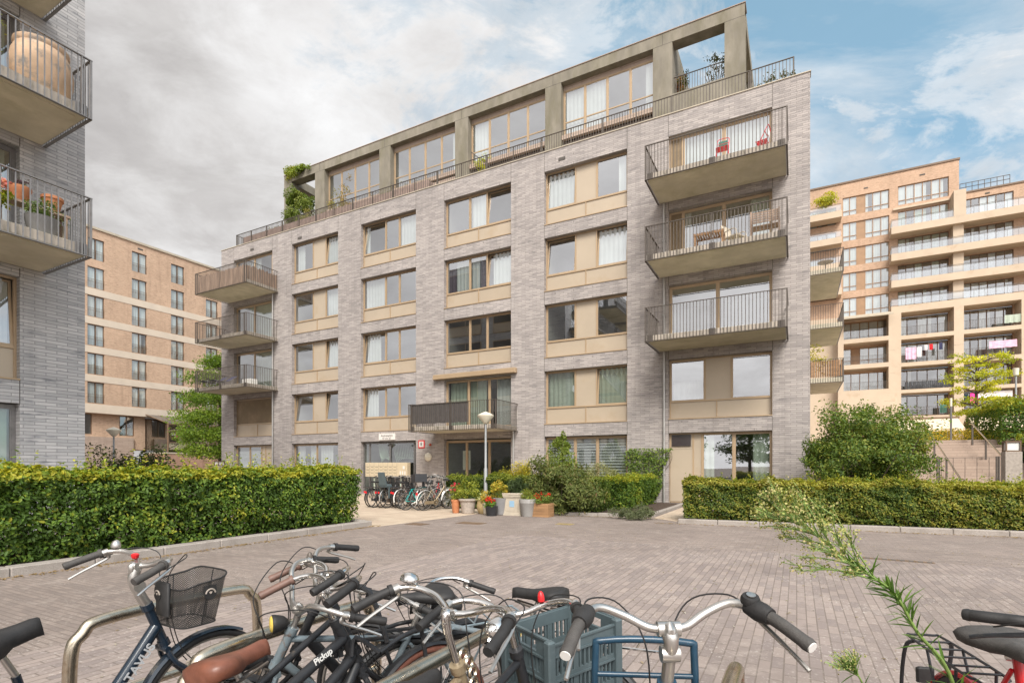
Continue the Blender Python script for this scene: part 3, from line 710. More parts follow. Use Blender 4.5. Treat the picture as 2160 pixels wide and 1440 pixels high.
    m.build('top_floor_frame', M_['olive'], rt)
    c = MB(); c.box(-31.03, -1.92, yp-.03, yp+.66, 21.383, 21.42); c.build('coping', M_['stairstone'], rt)
    jb = MB()
    for x in ctr: jb.box(x-.01, x+.01, yp-.003, yp+.01, 20.86, 21.37); jb.box(x-hw, x+hw, yp-.003, yp+.01, 20.84, 20.855)
    jb.box(-2.77, -1.96, yp-.003, yp+.01, 20.84, 20.855); jb.build('joint', M_['seam'], rt)
    rm2 = MB(); lv = MB()
    for i in range(4):
        inf = MB()
        a, b = ctr[i]+hw, ctr[i+1]-hw
        cu = [[], [(.90,.98,-1,wh)], [(.02,.25,-1,wh)], [(.02,.49,-1,wh),(.90,.98,-1,wh)]][i]
        window(rt, a, b, 18.25, 20.62, [(0,.25,'g'),(.25,.5,'g'),(.5,.75,'g'),(.75,1,'g')], sp=0, y=yp+.36, fw=.06, transom=18.98, sill=False, curtains=cu, name='top_window')
        inf.box(a, b, yp+.36, yp+.5, 20.62, 20.85); room(rm2, a, b, 18.2, 20.8, yp+.5, yp+4)
        inf.box(a, b, yp+.12, yp+.32, 18.02, 18.24); inf.box(a, b, yp+.42, yp+.5, 15.6, 18.02)
        if i >= 2: 
            for q in range(3): lv.box(a+.05, b-.05, yp+.2, yp+.24, 17.0+q*.3, 17.2+q*.3)
        else: inf.box(a, b, yp+.18, yp+.3, 15.6, 17.9)
        inf.build('sill_wall', M_['stairstone'], rt)
    lv.build('louvre', M_['seam'], rt); rm2.build('room_wall', M_['room'], rt)
    r = MB(); railing(r, ctr[4]+hw+.02, -2.79, yp+.3, 18.47, 19.38); railing(r, -30.25, ctr[0]-hw-.02, yp+.4, 16.52, 17.5); r.build('terrace_railing', M_['rail'], rt)
    return rt
main_block()
# signs and fittings on the entrance front: each a thing of its own
def fit(name, label, catg, mb, m, smooth=None, loc=(0, 0, 0), group=None):
    t = mb.build(name, m, None, smooth); t.location = S(loc[0], T0+loc[1], loc[2]); t.rotation_euler = (0, 0, TH); return tag(t, label, catg, group)
m = MB(); m.bbox(-.56, .56, -.045, -.003, -.17, .17, .006)
sg = fit('address_sign', 'pale metal address sign reading Andreasplein on the brick lintel over the letterboxes', 'sign', m, M_['signwhite'], None, (-19.27, 0, 3.10))
RX = Matrix.Rotation(R(90), 4, 'X')
textmesh('Andreasplein', .155, M_['ink'], sg, Matrix.Translation((0, -.047, .06)) @ RX)
textmesh('47 t/m 67', .155, M_['ink'], sg, Matrix.Translation((0, -.047, -.09)) @ RX)
m = MB(); m.bbox(-.2, .2, -.03, -.003, -.2, .2, .006)
sg = fit('hydrant_sign', 'square red bordered white sign on the brick pier beside the entrance', 'sign', m, M_['red'], None, (-16.98, 0, 2.66))
m = MB(); m.box(-.145, .145, -.034, -.0305, -.145, .145); m.build('sign_face', M_['signwhite'], sg)
textmesh('8', .24, M_['ink'], sg, Matrix.Translation((0, -.036, 0)) @ RX)
m = MB(); m.lathe([(.005, 0), (.06, -.01), (.065, -.06), (.045, -.11), (.005, -.12)], 14, (0, -.003, 0), 'y')
fit('alarm_beacon', 'small dark red alarm lamp on the pier right of the red bordered sign', 'alarm light', m, M_['redpot'], 40, (-16.4, 0, 2.62))
m = MB(); m.lathe([(.21, -.003), (.22, -.03), (.2, -.07), (.14, -.115), (.06, -.135), (.004, -.14)], 24, (0, 0, 0), 'y')
fit('wall_lamp', 'round cream bulkhead lamp on the brick pier above the parked bicycles', 'wall lamp', m, M_['cream'], 50, (-16.55, 0, 2.0))
def letterboxes():
    t = thing('letterbox_panel', 'wide brass letterbox panel standing before the entrance glazing', 'letterboxes', S(-18.95, T0-.35, .9))
    m = MB(); m.bbox(-1.42, 1.42, -.14, .14, .08, .82, .012); m.build('body', M_['mail'], t)
    m = MB()
    for i in range(8): m.box(-1.42+.31*i, -1.415+.31*i, -.1435, -.139, .09, .81) if 0 < i else None
    for q in range(4): m.box(-1.40, .80, -.1435, -.139, .15+.16*q, .154+.16*q)
    for r_ in range(3):
        for i in range(7): m.box(-1.33+.31*i, -1.15+.31*i, -.144, -.139, .255+.16*r_, .27+.16*r_)
    m.build('mail_slot', M_['seam'], t)
    m = MB(); m.box(.95, 1.02, -.146, -.139, .2, .38); m.box(1.1, 1.17, -.146, -.139, .2, .38); m.box(1.25, 1.32, -.146, -.139, .2, .38); m.box(1.15, 1.27, -.15, -.139, .48, .64)
    m.build('intercom', M_['signwhite'], t)
    for x in (-.9, .9): p = MB(); p.tube([(x, 0, -.9), (x, 0, .085)], .045, 10); p.build('leg', M_['greencurt'], t, 40)
letterboxes()
# ------------------------------------------------------------------ near block on the left, seen along its wall (x = distance into the picture, y into the block)
def left_block():
    rt = thing('brick_block', 'blue grey brick block close by on the left edge with deep concrete balconies', 'apartment block', S(-15.62, 0, 0), TH+R(90))
    XL, XR, ZT = -22., 6.66, 18.3
    holes = []; rm = MB(); bays = [(1.62, 5.40), (-4.0, -.2), (-9.7, -5.9), (-15.4, -11.6)]
    for bi, (a, b) in enumerate(bays):
        for k in range(5):
            z0 = 3.5+3*k
            if k >= 1: z0 = 6.31+3*(k-1)-.02
            holes.append((a, b, z0, 5.86+2.97*k)); room(rm, a+.02, b-.02, z0+.02, 5.84+2.97*k, .283, 3)
        holes.append((a, b, .06, 2.97)); room(rm, a+.02, b-.02, .08, 2.95, .283, 4)
    w_ = MB(); w_.wall(XL, XR, -.3, ZT, 0, holes, .28)
    w_.quad((XR,0,-.3),(XR,13,-.3),(XR,13,ZT),(XR,0,ZT)); w_.quad((XL,13,-.3),(XL,0,-.3),(XL,0,ZT),(XL,13,ZT)); w_.quad((XL,0,ZT),(XR,0,ZT),(XR,13,ZT),(XL,13,ZT)); w_.quad((XR,13,-.3),(XL,13,-.3),(XL,13,ZT),(XR,13,ZT))
    w_.build('wall', M_['brick_left'], rt); rm.build('room_wall', M_['room'], rt)
    c = MB(); c.box(XL-.03, XR+.03, -.03, 13, ZT+.002, ZT+.05); c.build('coping', M_['stone'], rt)
    j = MB()
    for z0, z1 in ((2.97, 3.5), (5.86, 6.05), (8.83, 9.02), (11.8, 12.)): j.box(5.40-.008, 5.408, -.003, .01, z0, z1); 
    j.build('joint', M_['seam'], rt)
    for bi, (a, b) in enumerate(bays):
        window(rt, a, b, 3.5, 5.86, [(0, .4, 'g'), (.4, .62, 'p'), (.62, 1, 't')], sp=.75, curtains=[(.65, .97, -1, 'curtain')], y=.16)
        for k in range(1, 5): window(rt, a, b, 6.32+3*(k-1), 5.84+2.97*k, [(0, .5, 'g'), (.5, .9, 'g'), (.9, 1, 'g')], sp=0, fw=.07, name='balcony_door', frame='railgrey', curtains=[(.72, .96, -1, 'greencurt')], sill=False, y=.2)
        window(rt, a, b, .07, 2.95, [(0, .5, 'g'), (.5, 1, 'g')], sp=0, fw=.07, sill=False, curtains=[(.8, .97, -1, 'greencurt')], glass_='glasslow', frame='railgrey')
        for k in range(3 if bi == 0 else 4):
            balcony(rt, a-.75, b+.40, 2.12, 6.07+2.975*k, .23, 1.25, 'railgrey', label='balcony of the near left block' if bi == 0 else None, plates=2)
    # end wall windows (they show in the reflections of the middle block)
    f = MB(); g = MB(); p = MB()
    for y0 in (2.2, 7.4):
        for k in range(5):
            z0, z1 = 3.4+3*k, 5.8+3*k
            f.box(XR+.002, XR+.05, y0, y0+.06, z0, z1); f.box(XR+.002, XR+.05, y0+3.74, y0+3.8, z0, z1); f.box(XR+.002, XR+.05, y0+.06, y0+3.74, z1-.06, z1); f.box(XR+.002, XR+.05, y0+.06, y0+3.74, z0, z0+.06); f.box(XR+.002, XR+.05, y0+1.5, y0+1.56, z0+.8, z1-.06); f.box(XR+.002, XR+.05, y0+.06, y0+3.74, z0+.74, z0+.8)
            g.quad((XR+.03, y0+.06, z0+.8), (XR+.03, y0+3.74, z0+.8), (XR+.03, y0+3.74, z1-.06), (XR+.03, y0+.06, z1-.06)); p.box(XR+.004, XR+.03, y0+.06, y0+3.74, z0+.06, z0+.74)
    fo = f.build('end_window', M_['frame'], rt); g.build('pane', M_['roofglass'], fo); p.build('panel', M_['panel'], fo)
left_block()
# ------------------------------------------------------------------ orange brick hotel behind it
def far_window(rt, x0, x1, z0, z1, y, n, curt=True, frame='brownframe', rail=False, panel=None, trans=None, cm='curtain', part='window', cfr=1.0, gl='farglass'):
    f = MB(); pn = MB(); fw = .05 if rail else .07; W = (x1-x0)/n
    f.box(x0, x0+fw, y, y+.09, z0, z1); f.box(x1-fw, x1, y, y+.09, z0, z1); f.box(x0+fw, x1-fw, y, y+.09, z1-fw, z1); f.box(x0+fw, x1-fw, y, y+.09, z0, z0+fw)
    for i in range(1, n): f.box(x0+W*i-.035, x0+W*i+.035, y-.01, y+.09, z0+fw, z1-fw)
    if trans: f.box(x0+fw, x1-fw, y-.005, y+.09, trans-.035, trans+.035)
    for i in range(n):
        if panel is not None and i == panel: continue
        pn.quad((x0+W*i+.03, y+.05, z0+.04), (x0+W*(i+1)-.03, y+.05, z0+.04), (x0+W*(i+1)-.03, y+.05+random.uniform(-.01,.01), z1-.04), (x0+W*i+.03, y+.05+random.uniform(-.01,.01), z1-.04))
    if rail:
        for i in range(13): x = x0+(x1-x0)*i/12; f.box(x-.005, x+.005, y-.10, y-.085, z0+.02, z0+.85)
        for zz in (.62, .85): f.box(x0-.02, x1+.02, y-.105, y-.08, z0+zz, z0+zz+.02)
    o = f.build(part, M_[frame], rt); pn.build('pane', M_[gl], o)
    if panel is not None:
        p = MB(); p.box(x0+W*panel+.045, x0+W*(panel+1)-.045, y+.03, y+.07, z0+fw, z1-fw); p.build('panel', M_['tanframe'], o)
    if curt:
        c = MB()
        for i in range(n):
            if panel is not None and i == panel: continue
            q = random.random()
            a_, b_ = x0+W*i+.06, x0+W*(i+1)-.06
            if q < .72*cfr: curtain_mesh(c, a_, b_, z0+.05, z1-.05, y+.12, .012, .26)
            elif q < .92*cfr: curtain_mesh(c, a_, a_+(b_-a_)*.4, z0+.05, z1-.05, y+.15, .015, .26)
        if c.v: c.build('curtain', M_[cm], o)
    return o
def hotel():
    rt = thing('hotel_building', 'orange brick hotel with pale stone bands and rows of french windows behind on the left', 'hotel', S(-60, 0, 0), TH+R(90))
    XL, XR, ZT, DEP = 8., 46., 24.45, 14.
    cols = [18.05+3.87*i for i in range(7)]; holes = []; rm = MB()
    for x in cols:
        for k in range(6): z1 = 23.55-2.78*k; holes.append((x, x+1.41, z1-2.03, z1)); 
    w_ = MB(); w_.wall(XL, XR, 7.55, ZT, 0, holes, .25)
    w_.quad((XR,0,-.3),(XR,DEP,-.3),(XR,DEP,ZT),(XR,0,ZT)); w_.quad((XL,DEP,-.3),(XL,0,-.3),(XL,0,ZT),(XL,DEP,ZT)); w_.quad((XL,0,ZT),(XR,0,ZT),(XR,DEP,ZT),(XL,DEP,ZT))
    gh = [(24.6, 26.4, 4.62, 6.6), (28.78, 30.15, 4.6, 6.6), (31.2, 38.5, 3.2, 6.6)]
    w_.wall(XL, XR, 4.4, 6.68, .55, gh, .2)
    w_.build('wall', M_['brick_orange'], rt)
    for x in cols:
        for k in range(6): z1 = 23.55-2.78*k; room(rm, x+.01, x+1.4, z1-2.02, z1-.01, .253, 2.5)
    for a, b, c_, d_ in gh: room(rm, a+.01, b-.01, c_+.01, d_-.01, .76, 4)
    rm.build('room_wall', M_['room'], rt)
    for a, b, c_, d_ in gh[:2]: far_window(rt, a, b, c_, d_, .62, 2, curt=False)
    b_ = MB()
    for k in range(4):
        zc = 18.36-2.78*k
        b_.box(XL, XR, -.03, -.002, zc-.33, zc+.33)
    b_.box(XL, XR, -.06, .6, 6.68, 7.545); b_.build('stone_band', M_['bandstone'], rt)
    p = MB(); p.box(XL, 30.0, .35, .6, -.3, 4.4); p.build('plinth', M_['stairstone'], rt)
    c = MB(); c.box(XL-.1, XR+.1, -.12, .4, ZT+.002, ZT+.22); c.build('coping', M_['concrete_pale'], rt)
    v = MB(); v.box(30.2, 30.7, -.02, .01, 23.9, 24.05); v.build('vent', M_['seam'], rt)
    for x in cols[1:]:
        for k in range(6): 
            z1 = 23.55-2.78*k; far_window(rt, x, x+1.41, z1-2.03, z1, .1, 2, rail=True, cfr=1.2, gl='hotelglass')
    # glazed conservatory
    g = MB(); g.box(30.9, 40, -4.05, -3.95, 5.72, 5.85)
    for i in range(8): x = 30.95+1.25*i; g.tube([(x, 0, 6.9), (x, -4, 5.85)], .05, 4)
    for x in (31.0, 34.6, 38.2): g.tube([(x, -4, 2.7), (x, -4, 5.75)], .09, 8)
    for z in (3.9, 4.4, 5.0): g.box(31.1, 40, -4.02, -3.97, z, z+.05)
    for x in (32.8, 36.4): g.box(x, x+.07, -4.03, -3.96, 2.9, 5.72)
    cs = g.build('conservatory', M_['brownframe'], rt)
    r = MB()
    r.add([(30.95, -.05, 6.88), (39.8, -.05, 6.88), (39.8, -4, 5.83), (30.95, -4, 5.83), (30.95, -.05, 6.91), (39.8, -.05, 6.91), (39.8, -4, 5.86), (30.95, -4, 5.86)], [(0,1,2,3),(7,6,5,4),(0,4,5,1),(2,6,7,3)])
    r.build('roof', M_['roofglass'], cs)
    q = MB(); q.quad((31.1, -4, 2.9), (40, -4, 2.9), (40, -4, 5.72), (31.1, -4, 5.72)); q.quad((31.0, -.1, 2.9), (31.0, -3.9, 2.9), (31.0, -3.9, 5.7), (31.0, -.1, 6.5)); q.build('pane', M_['glasslow'], cs)
    q = MB(); q.box(31.2, 39.5, .9, .95, 3, 6.5); q.build('interior_wall', M_['brownframe'], cs)
hotel()
m = MB(); m.box(0, 12, 0, .3, 0, 2.75); m.box(-.05, 12.05, -.05, .35, 2.751, 2.9); m.box(0, .3, .3, 3.9, 0, 2.75); m.box(.35, 12, .35, 3.6, 2.0, 2.70)
tw = thing('terrace_wall', 'red brick garden wall with stone coping below the glazed conservatory', 'wall', S(-55.2, 30.3, 0), TH+R(90)); 
m = MB(); m.box(0, 12, 0, .3, -.2, 2.75); m.box(0, .3, .302, 3.9, -.2, 2.75); m.build('wall', M_['brick_red'], tw)
m = MB(); m.box(-.05, 12.05, -.05, .35, 2.752, 2.9); m.box(-.05, .35, .352, 3.9, 2.752, 2.9); m.build('coping', M_['concrete_pale'], tw)
m = MB(); m.box(.31, 12, .31, 3.9, 2.2, 2.6); m.build('soil', M_['soil'], tw)
# ------------------------------------------------------------------ tall orange building on the right
def right_building():
    rt = thing('balcony_tower', 'tall orange brick apartment building on the right with tan concrete balconies stacked along its front', 'apartment block', S(0, 75, 0))
    w_ = MB(); holes = []; rm = MB()
    XL, XM, XR = -12., 15.8, 34.
    tops = [33.62, 30.59, 27.57, 24.57, 21.57]
    A, B, C = (10.28, 14.92), (16.14, 20.35), (21.4, 26.2)
    zb = [28.25, 25.22, 22.2, 19.3]
    for z in tops: holes.append((4.86, 9.47, z-2.2, z))
    holes.append((*A, 31.5, 33.7))
    fl = [28.55, 25.5, 22.47, 19.45]
    for i, z in enumerate(fl):
        for q in (A, B, C): holes.append((*q, z, z+2.12+.1*(i == 0)))
    lowf = [16.3, 13.3, 10.27, 7.3]
    for z in lowf:
        for q in (A, B, C): holes.append((q[0], q[1], z, z+2.35))
    for z in (30.6, 27.6, 24.6, 21.6): holes.append((-2.5, 4.2, z, z+2.1))
    h1 = [h for h in holes if h[0] < XM-1]; h2 = [h for h in holes if h[0] > XM-1]
    w_.wall(XL, XM, 19.3, 35.3, 0, [h for h in h1 if h[2] > 19.3], .3); w_.wall(XM, XR, 19.3, 31.45, 0, [h for h in h2 if h[2] > 19.3], .3)
    w_.quad((XM,0,31.45),(XM,16,31.45),(XM,16,35.3),(XM,0,35.3)); w_.quad((XL,0,35.3),(XM,0,35.3),(XM,16,35.3),(XL,16,35.3)); w_.quad((XM,0,31.45),(XR,0,31.45),(XR,16,31.45),(XM,16,31.45))
    w_.quad((XR,0,2),(XR,16,2),(XR,16,31.45),(XR,0,31.45)); w_.quad((XL,16,2),(XL,0,2),(XL,0,35.3),(XL,16,35.3))
    w_.wall(XL, XR, 2.0, 19.3, .3, [h for h in holes if h[2] < 19.3]+[(4.86, 9.3, z, z+2.2) for z in (16.4, 13.4, 10.35, 7.3)]+[(A[0], A[1], 3.2, 5.6), (B[0], B[1], 3.2, 5.6)], .25)
    w_.build('wall', M_['brick_orange'], rt)
    for h in holes: room(rm, h[0]+.02, h[1]-.02, h[2]+.02, h[3]-.02, .56 if h[2] < 19.2 else .31, 3.2)
    for z in (16.4, 13.4, 10.35, 7.3): room(rm, 4.88, 9.28, z+.02, z+2.18, .56, 3)
    for q in (A, B): room(rm, q[0]+.02, q[1]-.02, 3.22, 5.58, .56, 3)
    rm.build('room_wall', M_['room'], rt)
    c = MB(); c.box(XL, XM+.08, -.1, .4, 35.302, 35.5); c.box(XM+.08, XR, -.1, .4, 31.452, 31.62); c.build('coping', M_['brownframe'], rt)
    r = MB()
    for z in (32.35, 32.8): r.tube([(16.0, .6, z), (20.2, .6, z)], .035, 5)
    for i in range(9): r.tube([(16.0+i*.525, .6, 31.6), (16.0+i*.525, .6, 32.8)], .03, 5)
    r.build('roof_railing', M_['rail'], rt)
    v = MB(); v.box(7.0, 7.4, -.03, .01, 34.2, 34.35); v.box(12.3, 12.8, -.03, .01, 34.4, 34.55); v.box(18, 18.4, -.03, .01, 30.95, 31.1); v.build('vent', M_['seam'], rt)
    for z in tops:
        far_window(rt, 4.86, 6.33, z-2.2, z, .12, 2, frame='tanframe', trans=z-1.6, cfr=1.3); far_window(rt, 7.11, 9.47, z-2.2, z, .12, 3, frame='tanframe', trans=z-1.6, cfr=1.2)
        p = MB(); p.box(6.332, 7.108, .14, .2, z-2.2, z); p.build('panel', M_['tanframe'], rt)
    far_window(rt, *A, 31.5, 33.7, .12, 6, frame='tanframe', trans=32.05, cfr=1.3)
    aw = MB(); aw.bbox(9.8, 14.95, -.25, -.003, 30.95, 31.15, .02); aw.build('awning_cassette', M_['tanconc'], rt)
    for i, z in enumerate(fl):
        far_window(rt, *A, z, z+2.12+.1*(i == 0), .12, 6, frame='brownframe' if i else 'tanframe', cm='greencurt', cfr=.45)
        far_window(rt, *B, z, z+2.12+.1*(i == 0), .12, 6, frame='brownframe', cm='curtain', cfr=.7); far_window(rt, *C, z, z+2.12+.1*(i == 0), .12, 5, frame='brownframe', cm='curtain', cfr=.6)
    for z in lowf:
        for q in (A, B, C): far_window(rt, q[0], q[1], z, z+2.3, .42, 5 if q is A else 6, frame='brownframe', cm='curtain', cfr=.6)
        z2 = z+.1; far_window(rt, 4.86, 9.3, z2, z2+2.2, .42, 5, frame='tanframe', panel=1 if z in (13.3,) else None, trans=z2+.7 if z == 13.3 else None, cfr=1.1)
    for z in (30.6, 27.6, 24.6, 21.6): far_window(rt, -2.5, 4.2, z, z+2.1, .12, 7, frame='tanframe' if z > 30 else 'brownframe', cfr=.6)
    # stacked balconies
    for i, z in enumerate((27.72, 24.68, 21.66, 18.8)):
        if i < 3:
            s = MB(); s.bbox(9.44, 30.5, -1.7, -.004, z, z+.78, .02); s.box(15.05, 15.95, -1.2, -.005, z-2.23, z-.003)
        else:
            s = MB(); s.box(9.44, 30.5, -1.7, .0, z+.0, z+.72)
        b = s.build('balcony', M_['tanconc'], rt)
        g = MB(); g.quad((9.5, -1.62, z+.82), (30.4, -1.62, z+.82), (30.4, -1.62, z+1.5), (9.5, -1.62, z+1.5)); g.quad((9.5, -.1, z+.82), (9.5, -1.62, z+.82), (9.5, -1.62, z+1.5), (9.5, -.1, z+1.5)); g.build('glass_screen', M_['balglass'], b)
        r = MB(); r.tube([(9.45, -.05, z+1.62), (9.45, -1.64, z+1.62), (30.4, -1.64, z+1.62)], .028, 5); r.tube([(9.5, -1.63, z+1.50), (30.4, -1.63, z+1.5)], .018, 5)
        for k in range(24): r.box(9.5+.9*k-.012, 9.5+.9*k+.012, -1.65, -1.6, z+.75, z+1.6)
        r.build('railing', M_['railgrey'], b)
    s = MB(); s.box(15.0, 16.05, -1.7, -.004, 28.5, 31.3); s.build('party_wall', M_['tanconc'], rt)
    for z in (30.8, 27.7, 24.7, 21.7):
        s = MB(); s.bbox(-6, 4.68, -1.7, -.004, z, z+.75, .02); b = s.build('balcony', M_['tanconc'], rt)
        g = MB(); g.quad((-6, -1.62, z+.8), (4.6, -1.62, z+.8), (4.6, -1.62, z+1.45), (-6, -1.62, z+1.45)); g.build('glass_screen', M_['balglass'], b)
        r = MB(); r.tube([(-6, -1.63, z+1.55), (4.62, -1.63, z+1.55), (4.62, -.05, z+1.55)], .028, 5); r.build('railing', M_['railgrey'], b)
    # concrete loggia frame of the lower floors
    L = []
    for z in (16.14, 13.1, 10.07, 7.1): L += [(10.36, 15.02, z, z+2.60), (15.85, 20.5, z, z+2.60), (21.3, 26.0, z, z+2.60)]
    L += [(4.86, 9.2, z, z+2.5) for z in (16.3, 13.3, 10.3)]
    f = MB(); f.wall(4.3, 30.5, 6.3, 18.8, -1.7, L, 1.99); f.box(9.3, 10.36, -1.7, .29, 2, 6.3); f.box(15.02, 15.85, -1.7, .29, 2, 6.3); f.box(20.5, 21.3, -1.7, .29, 2, 6.3); f.box(4.3, 4.9, -1.7, .29, 2, 6.3); f.quad((4.3,.2,2),(4.3,-1.7,2),(4.3,-1.7,18.8),(4.3,.2,18.8))
    f.box(-8, 4.3, -.3, -.004, 2, 19.3); f.quad((4.3,-1.7,6.3),(30.5,-1.7,6.3),(30.5,.2,6.3),(4.3,.2,6.3))
    f.build('loggia_frame', M_['tanconc'], rt)
    r = MB()
    for z in (16.14, 13.1, 10.07, 7.1):
        for a, b in ((10.36, 15.02), (15.85, 20.5), (21.3, 26)): railing(r, a+.02, b-.02, -1.55, z+.03, z+1.0, .12, .012)
        if z > 9: railing(r, 4.9, 9.15, -1.55, z+.2, z+1.15, .12, .012)
    r.build('railing', M_['rail'], rt)
    d = MB()
    for z in (14.6, 12.0, 8.9): 
        for x in (9.3, 15.4, 20.9): d.box(x-.5, x+.5, -1.704, -1.69, z, z+.012)
    d.build('joint', M_['seam'], rt)
    for x0, x1, zt in ((9.9, 15.3, 6.7), (16.2, 21.5, 6.7)):
        a = MB(); a.add([(x0, -1.8, zt), (x1, -1.8, zt), (x1+.1, -4.2, zt-1.25), (x0-.1, -4.2, zt-1.25), (x0, -1.8, zt+.03), (x1, -1.8, zt+.03), (x1+.1, -4.2, zt-1.22), (x0-.1, -4.2, zt-1.22)], [(0,1,2,3),(7,6,5,4),(2,1,5,6),(0,3,7,4),(3,2,6,7)])
        a.box(x0-.1, x1+.1, -4.25, -4.19, zt-1.5, zt-1.22); ao = a.build('awning', M_['awning'], rt)
        t = MB(); t.box(x0-.15, x1+.15, -1.95, -1.71, zt, zt+.16); t.build('cassette', M_['brownframe'], ao)
    a = MB(); a.add([(4.9, -1.75, 19.0), (9.3, -1.75, 19.0), (9.5, -2.9, 18.55), (4.8, -2.9, 18.55)], [(0,1,2,3)]); a.box(4.8, 9.5, -2.95, -2.89, 18.4, 18.56); a.build('awning', M_['concrete_pale'], rt)
    s = MB()
    for i in range(24): s.box(10.7+i*.175, 10.84+i*.175, -1.57, -1.53, 10.15, 10.95)
    s.build('dark_screen', M_['blackpot'], rt)
    return rt
right_building()
def on_tower(x, y, z): return S(x, 75+y, z)
def laundry(name, label, catg, x0, x1, ztop, h, mtl, y=-1.35, group=None, wave=.04):
    m = MB(); n = 10; vs = []
    for i in range(n+1):
        x = (x1-x0)*i/n-(x1-x0)/2; yy = wave*math.sin(i*1.7); vs += [(x, yy, -h+.03*math.sin(i*2.3)), (x, yy*.4, -.02*math.sin(math.pi*i/n))]
    m.add(vs, [(2*i, 2*i+2, 2*i+3, 2*i+1) for i in range(n)]); m.add([(v[0], v[1]+.012, v[2]) for v in vs], [(2*i+1, 2*i+3, 2*i+2, 2*i) for i in range(n)])
    o = m.build(name, M_[mtl]); o.location = on_tower((x0+x1)/2, y, ztop); o.rotation_euler = (0, 0, TH); return tag(o, label, catg, group)
lg = 'laundry on the balconies'
laundry('bed_sheet', 'pink patterned sheet hung over a balcony rail among small laundry', 'laundry', 10.75, 11.7, 14.7, 1.3, 'stripe', -1.85, lg)
laundry('pillow_case', 'pale grey cloth hung beside the pink patterned sheet', 'laundry', 11.75, 12.2, 14.7, 1.1, 'cloth', -1.85, lg)
laundry('shirt', 'orange red shirt on the washing line', 'laundry', 12.95, 13.25, 15.0, .65, 'red', -1.4, lg)
laundry('shirt', 'lilac shirt on the washing line left of the orange red shirt', 'laundry', 12.5, 12.8, 14.95, .6, 'cloth', -1.4, lg)
laundry('trousers', 'navy trousers on the washing line right of the orange red shirt', 'laundry', 13.8, 14.1, 15.1, .8, 'darkcloth', -1.4, lg)
laundry('striped_cloth', 'long pink striped cloth over a balcony rail behind the yellow tree', 'laundry', 17.9, 20.1, 14.65, .75, 'stripe', -1.85, lg)
laundry('towel', 'bright pink towel hanging on a low balcony by the lamp post', 'laundry', 16.35, 17.0, 9.3, 1.15, 'pink', -1.85, lg)
laundry('towel', 'blue towel hanging left of the bright pink towel', 'laundry', 15.95, 16.3, 9.3, .9, 'blue', -1.3, lg)
laundry('bed_sheet', 'long white sheet hanging right of the bright pink towel', 'laundry', 17.1, 19.9, 9.45, .65, 'cloth', -1.3, lg)
laundry('green_cloth', 'green patterned cloth tied to a balcony rail high on the tower', 'cloth', 19.2, 20.5, 17.3, .85, 'greencurt', -1.6)
laundry('cloth_cover', 'dark green cover hanging on a low balcony rail', 'cloth', 13.9, 14.5, 8.25, .9, 'green', -1.3)
# ------------------------------------------------------------------ ground
def sheet(name, poly, z, m, rot=True):
    b = MB(); b.add([(x, y, 0) for x, y in poly], [tuple(range(len(poly)))]); o = b.build(name, M_[m]); o.location = (0, 0, z); o.rotation_euler = (0, 0, TH); return struct(o)
sheet('street', [(-500,-500),(500,-500),(500,900),(-500,900)], 0, 'paving')
sheet('parking_area', [(-5.65,-30),(16,-30),(16,11.9),(3.1,10.72),(-.9,10.55),(-5.65,10.58)], .004, 'parking')
sheet('entrance_path', [(-21,10.9),(-9.4,10.25),(-9.1,13.9),(-9.1,21.85),(-21,21.85)], .004, 'tiles')
sheet('door_path', [(-3.75,15.9),(-2.95,15.2),(-2.95,22.0),(-4.6,22.0),(-4.6,21.6),(-3.75,21.6)], .004, 'tiles')
def kerb(pts, w=.17, h=.12, seg=1.0, name='kerb'):
    b = MB()
    for (a, c) in zip(pts, pts[1:]):
        a, c = Vector((*a, 0)), Vector((*c, 0)); L = (c-a).length; n = max(1, round(L/seg)); d = (c-a)/L; q = Vector((-d.y, d.x, 0))
        for i in range(n):
            b.M = Matrix.Translation(a+d*(L*i/n)) @ Matrix(((d.x, q.x, 0, 0), (d.y, q.y, 0, 0), (0, 0, 1, 0), (0, 0, 0, 1)))
            e = random.uniform(-.004, .004); b.bbox(.003, L/n-.003, 0, w, -.05, h+e, .015); b.M = None
    o = b.build(name, M_['granite']); o.rotation_euler = (0, 0, TH); return struct(o)
kerb([(-9.70,-6),(-9.70,10.45)], .24, .13); kerb([(-9.95,10.5),(-12.4,10.9)], .2, .13)
kerb([(-2.82,14.72),(16,16.6)], .2, .12); kerb([(-2.62,21.5),(-2.62,14.95)], .0001+.2, .10)
kerb([(-9.15,15.05),(-4.45,15.78)], .16, .10); kerb([(-4.42,15.82),(-3.85,16.35)], .16, .10); kerb([(-3.82,16.4),(-3.82,21.5)], .16, .10)
sheet('soil_bed', [(-12.6,-6),(-9.9,-6),(-9.9,10.5),(-12.4,10.9)], .09, 'soil'); sheet('soil_bed', [(-9.1,15.2),(-4.5,15.9),(-3.95,16.4),(-3.95,21.8),(-9.1,21.8)], .07, 'soil')
sheet('soil_bed', [(-2.5,14.95),(16,16.75),(16,27.5),(-2.5,21.8)], .08, 'soil')
b = MB(); N_ = 17
for i in range(N_+2): b.box(4.6, 9.2, 28.4+.40*i, 36, (2.9/19)*i, (2.9/19)*(i+1))
st = b.build('stairs', M_['stairstone']); st.rotation_euler = (0, 0, TH); struct(st)
b = MB(); b.box(-3, 4.58, 34.9, 74, -1, 2.9); b.box(9.22, 60, 34.9, 74, -1, 2.9); b.box(4.58, 9.22, 36.02, 74, -1, 2.9)
o = b.build('upper_terrace', M_['tiles']); o.rotation_euler = (0, 0, TH); struct(o)
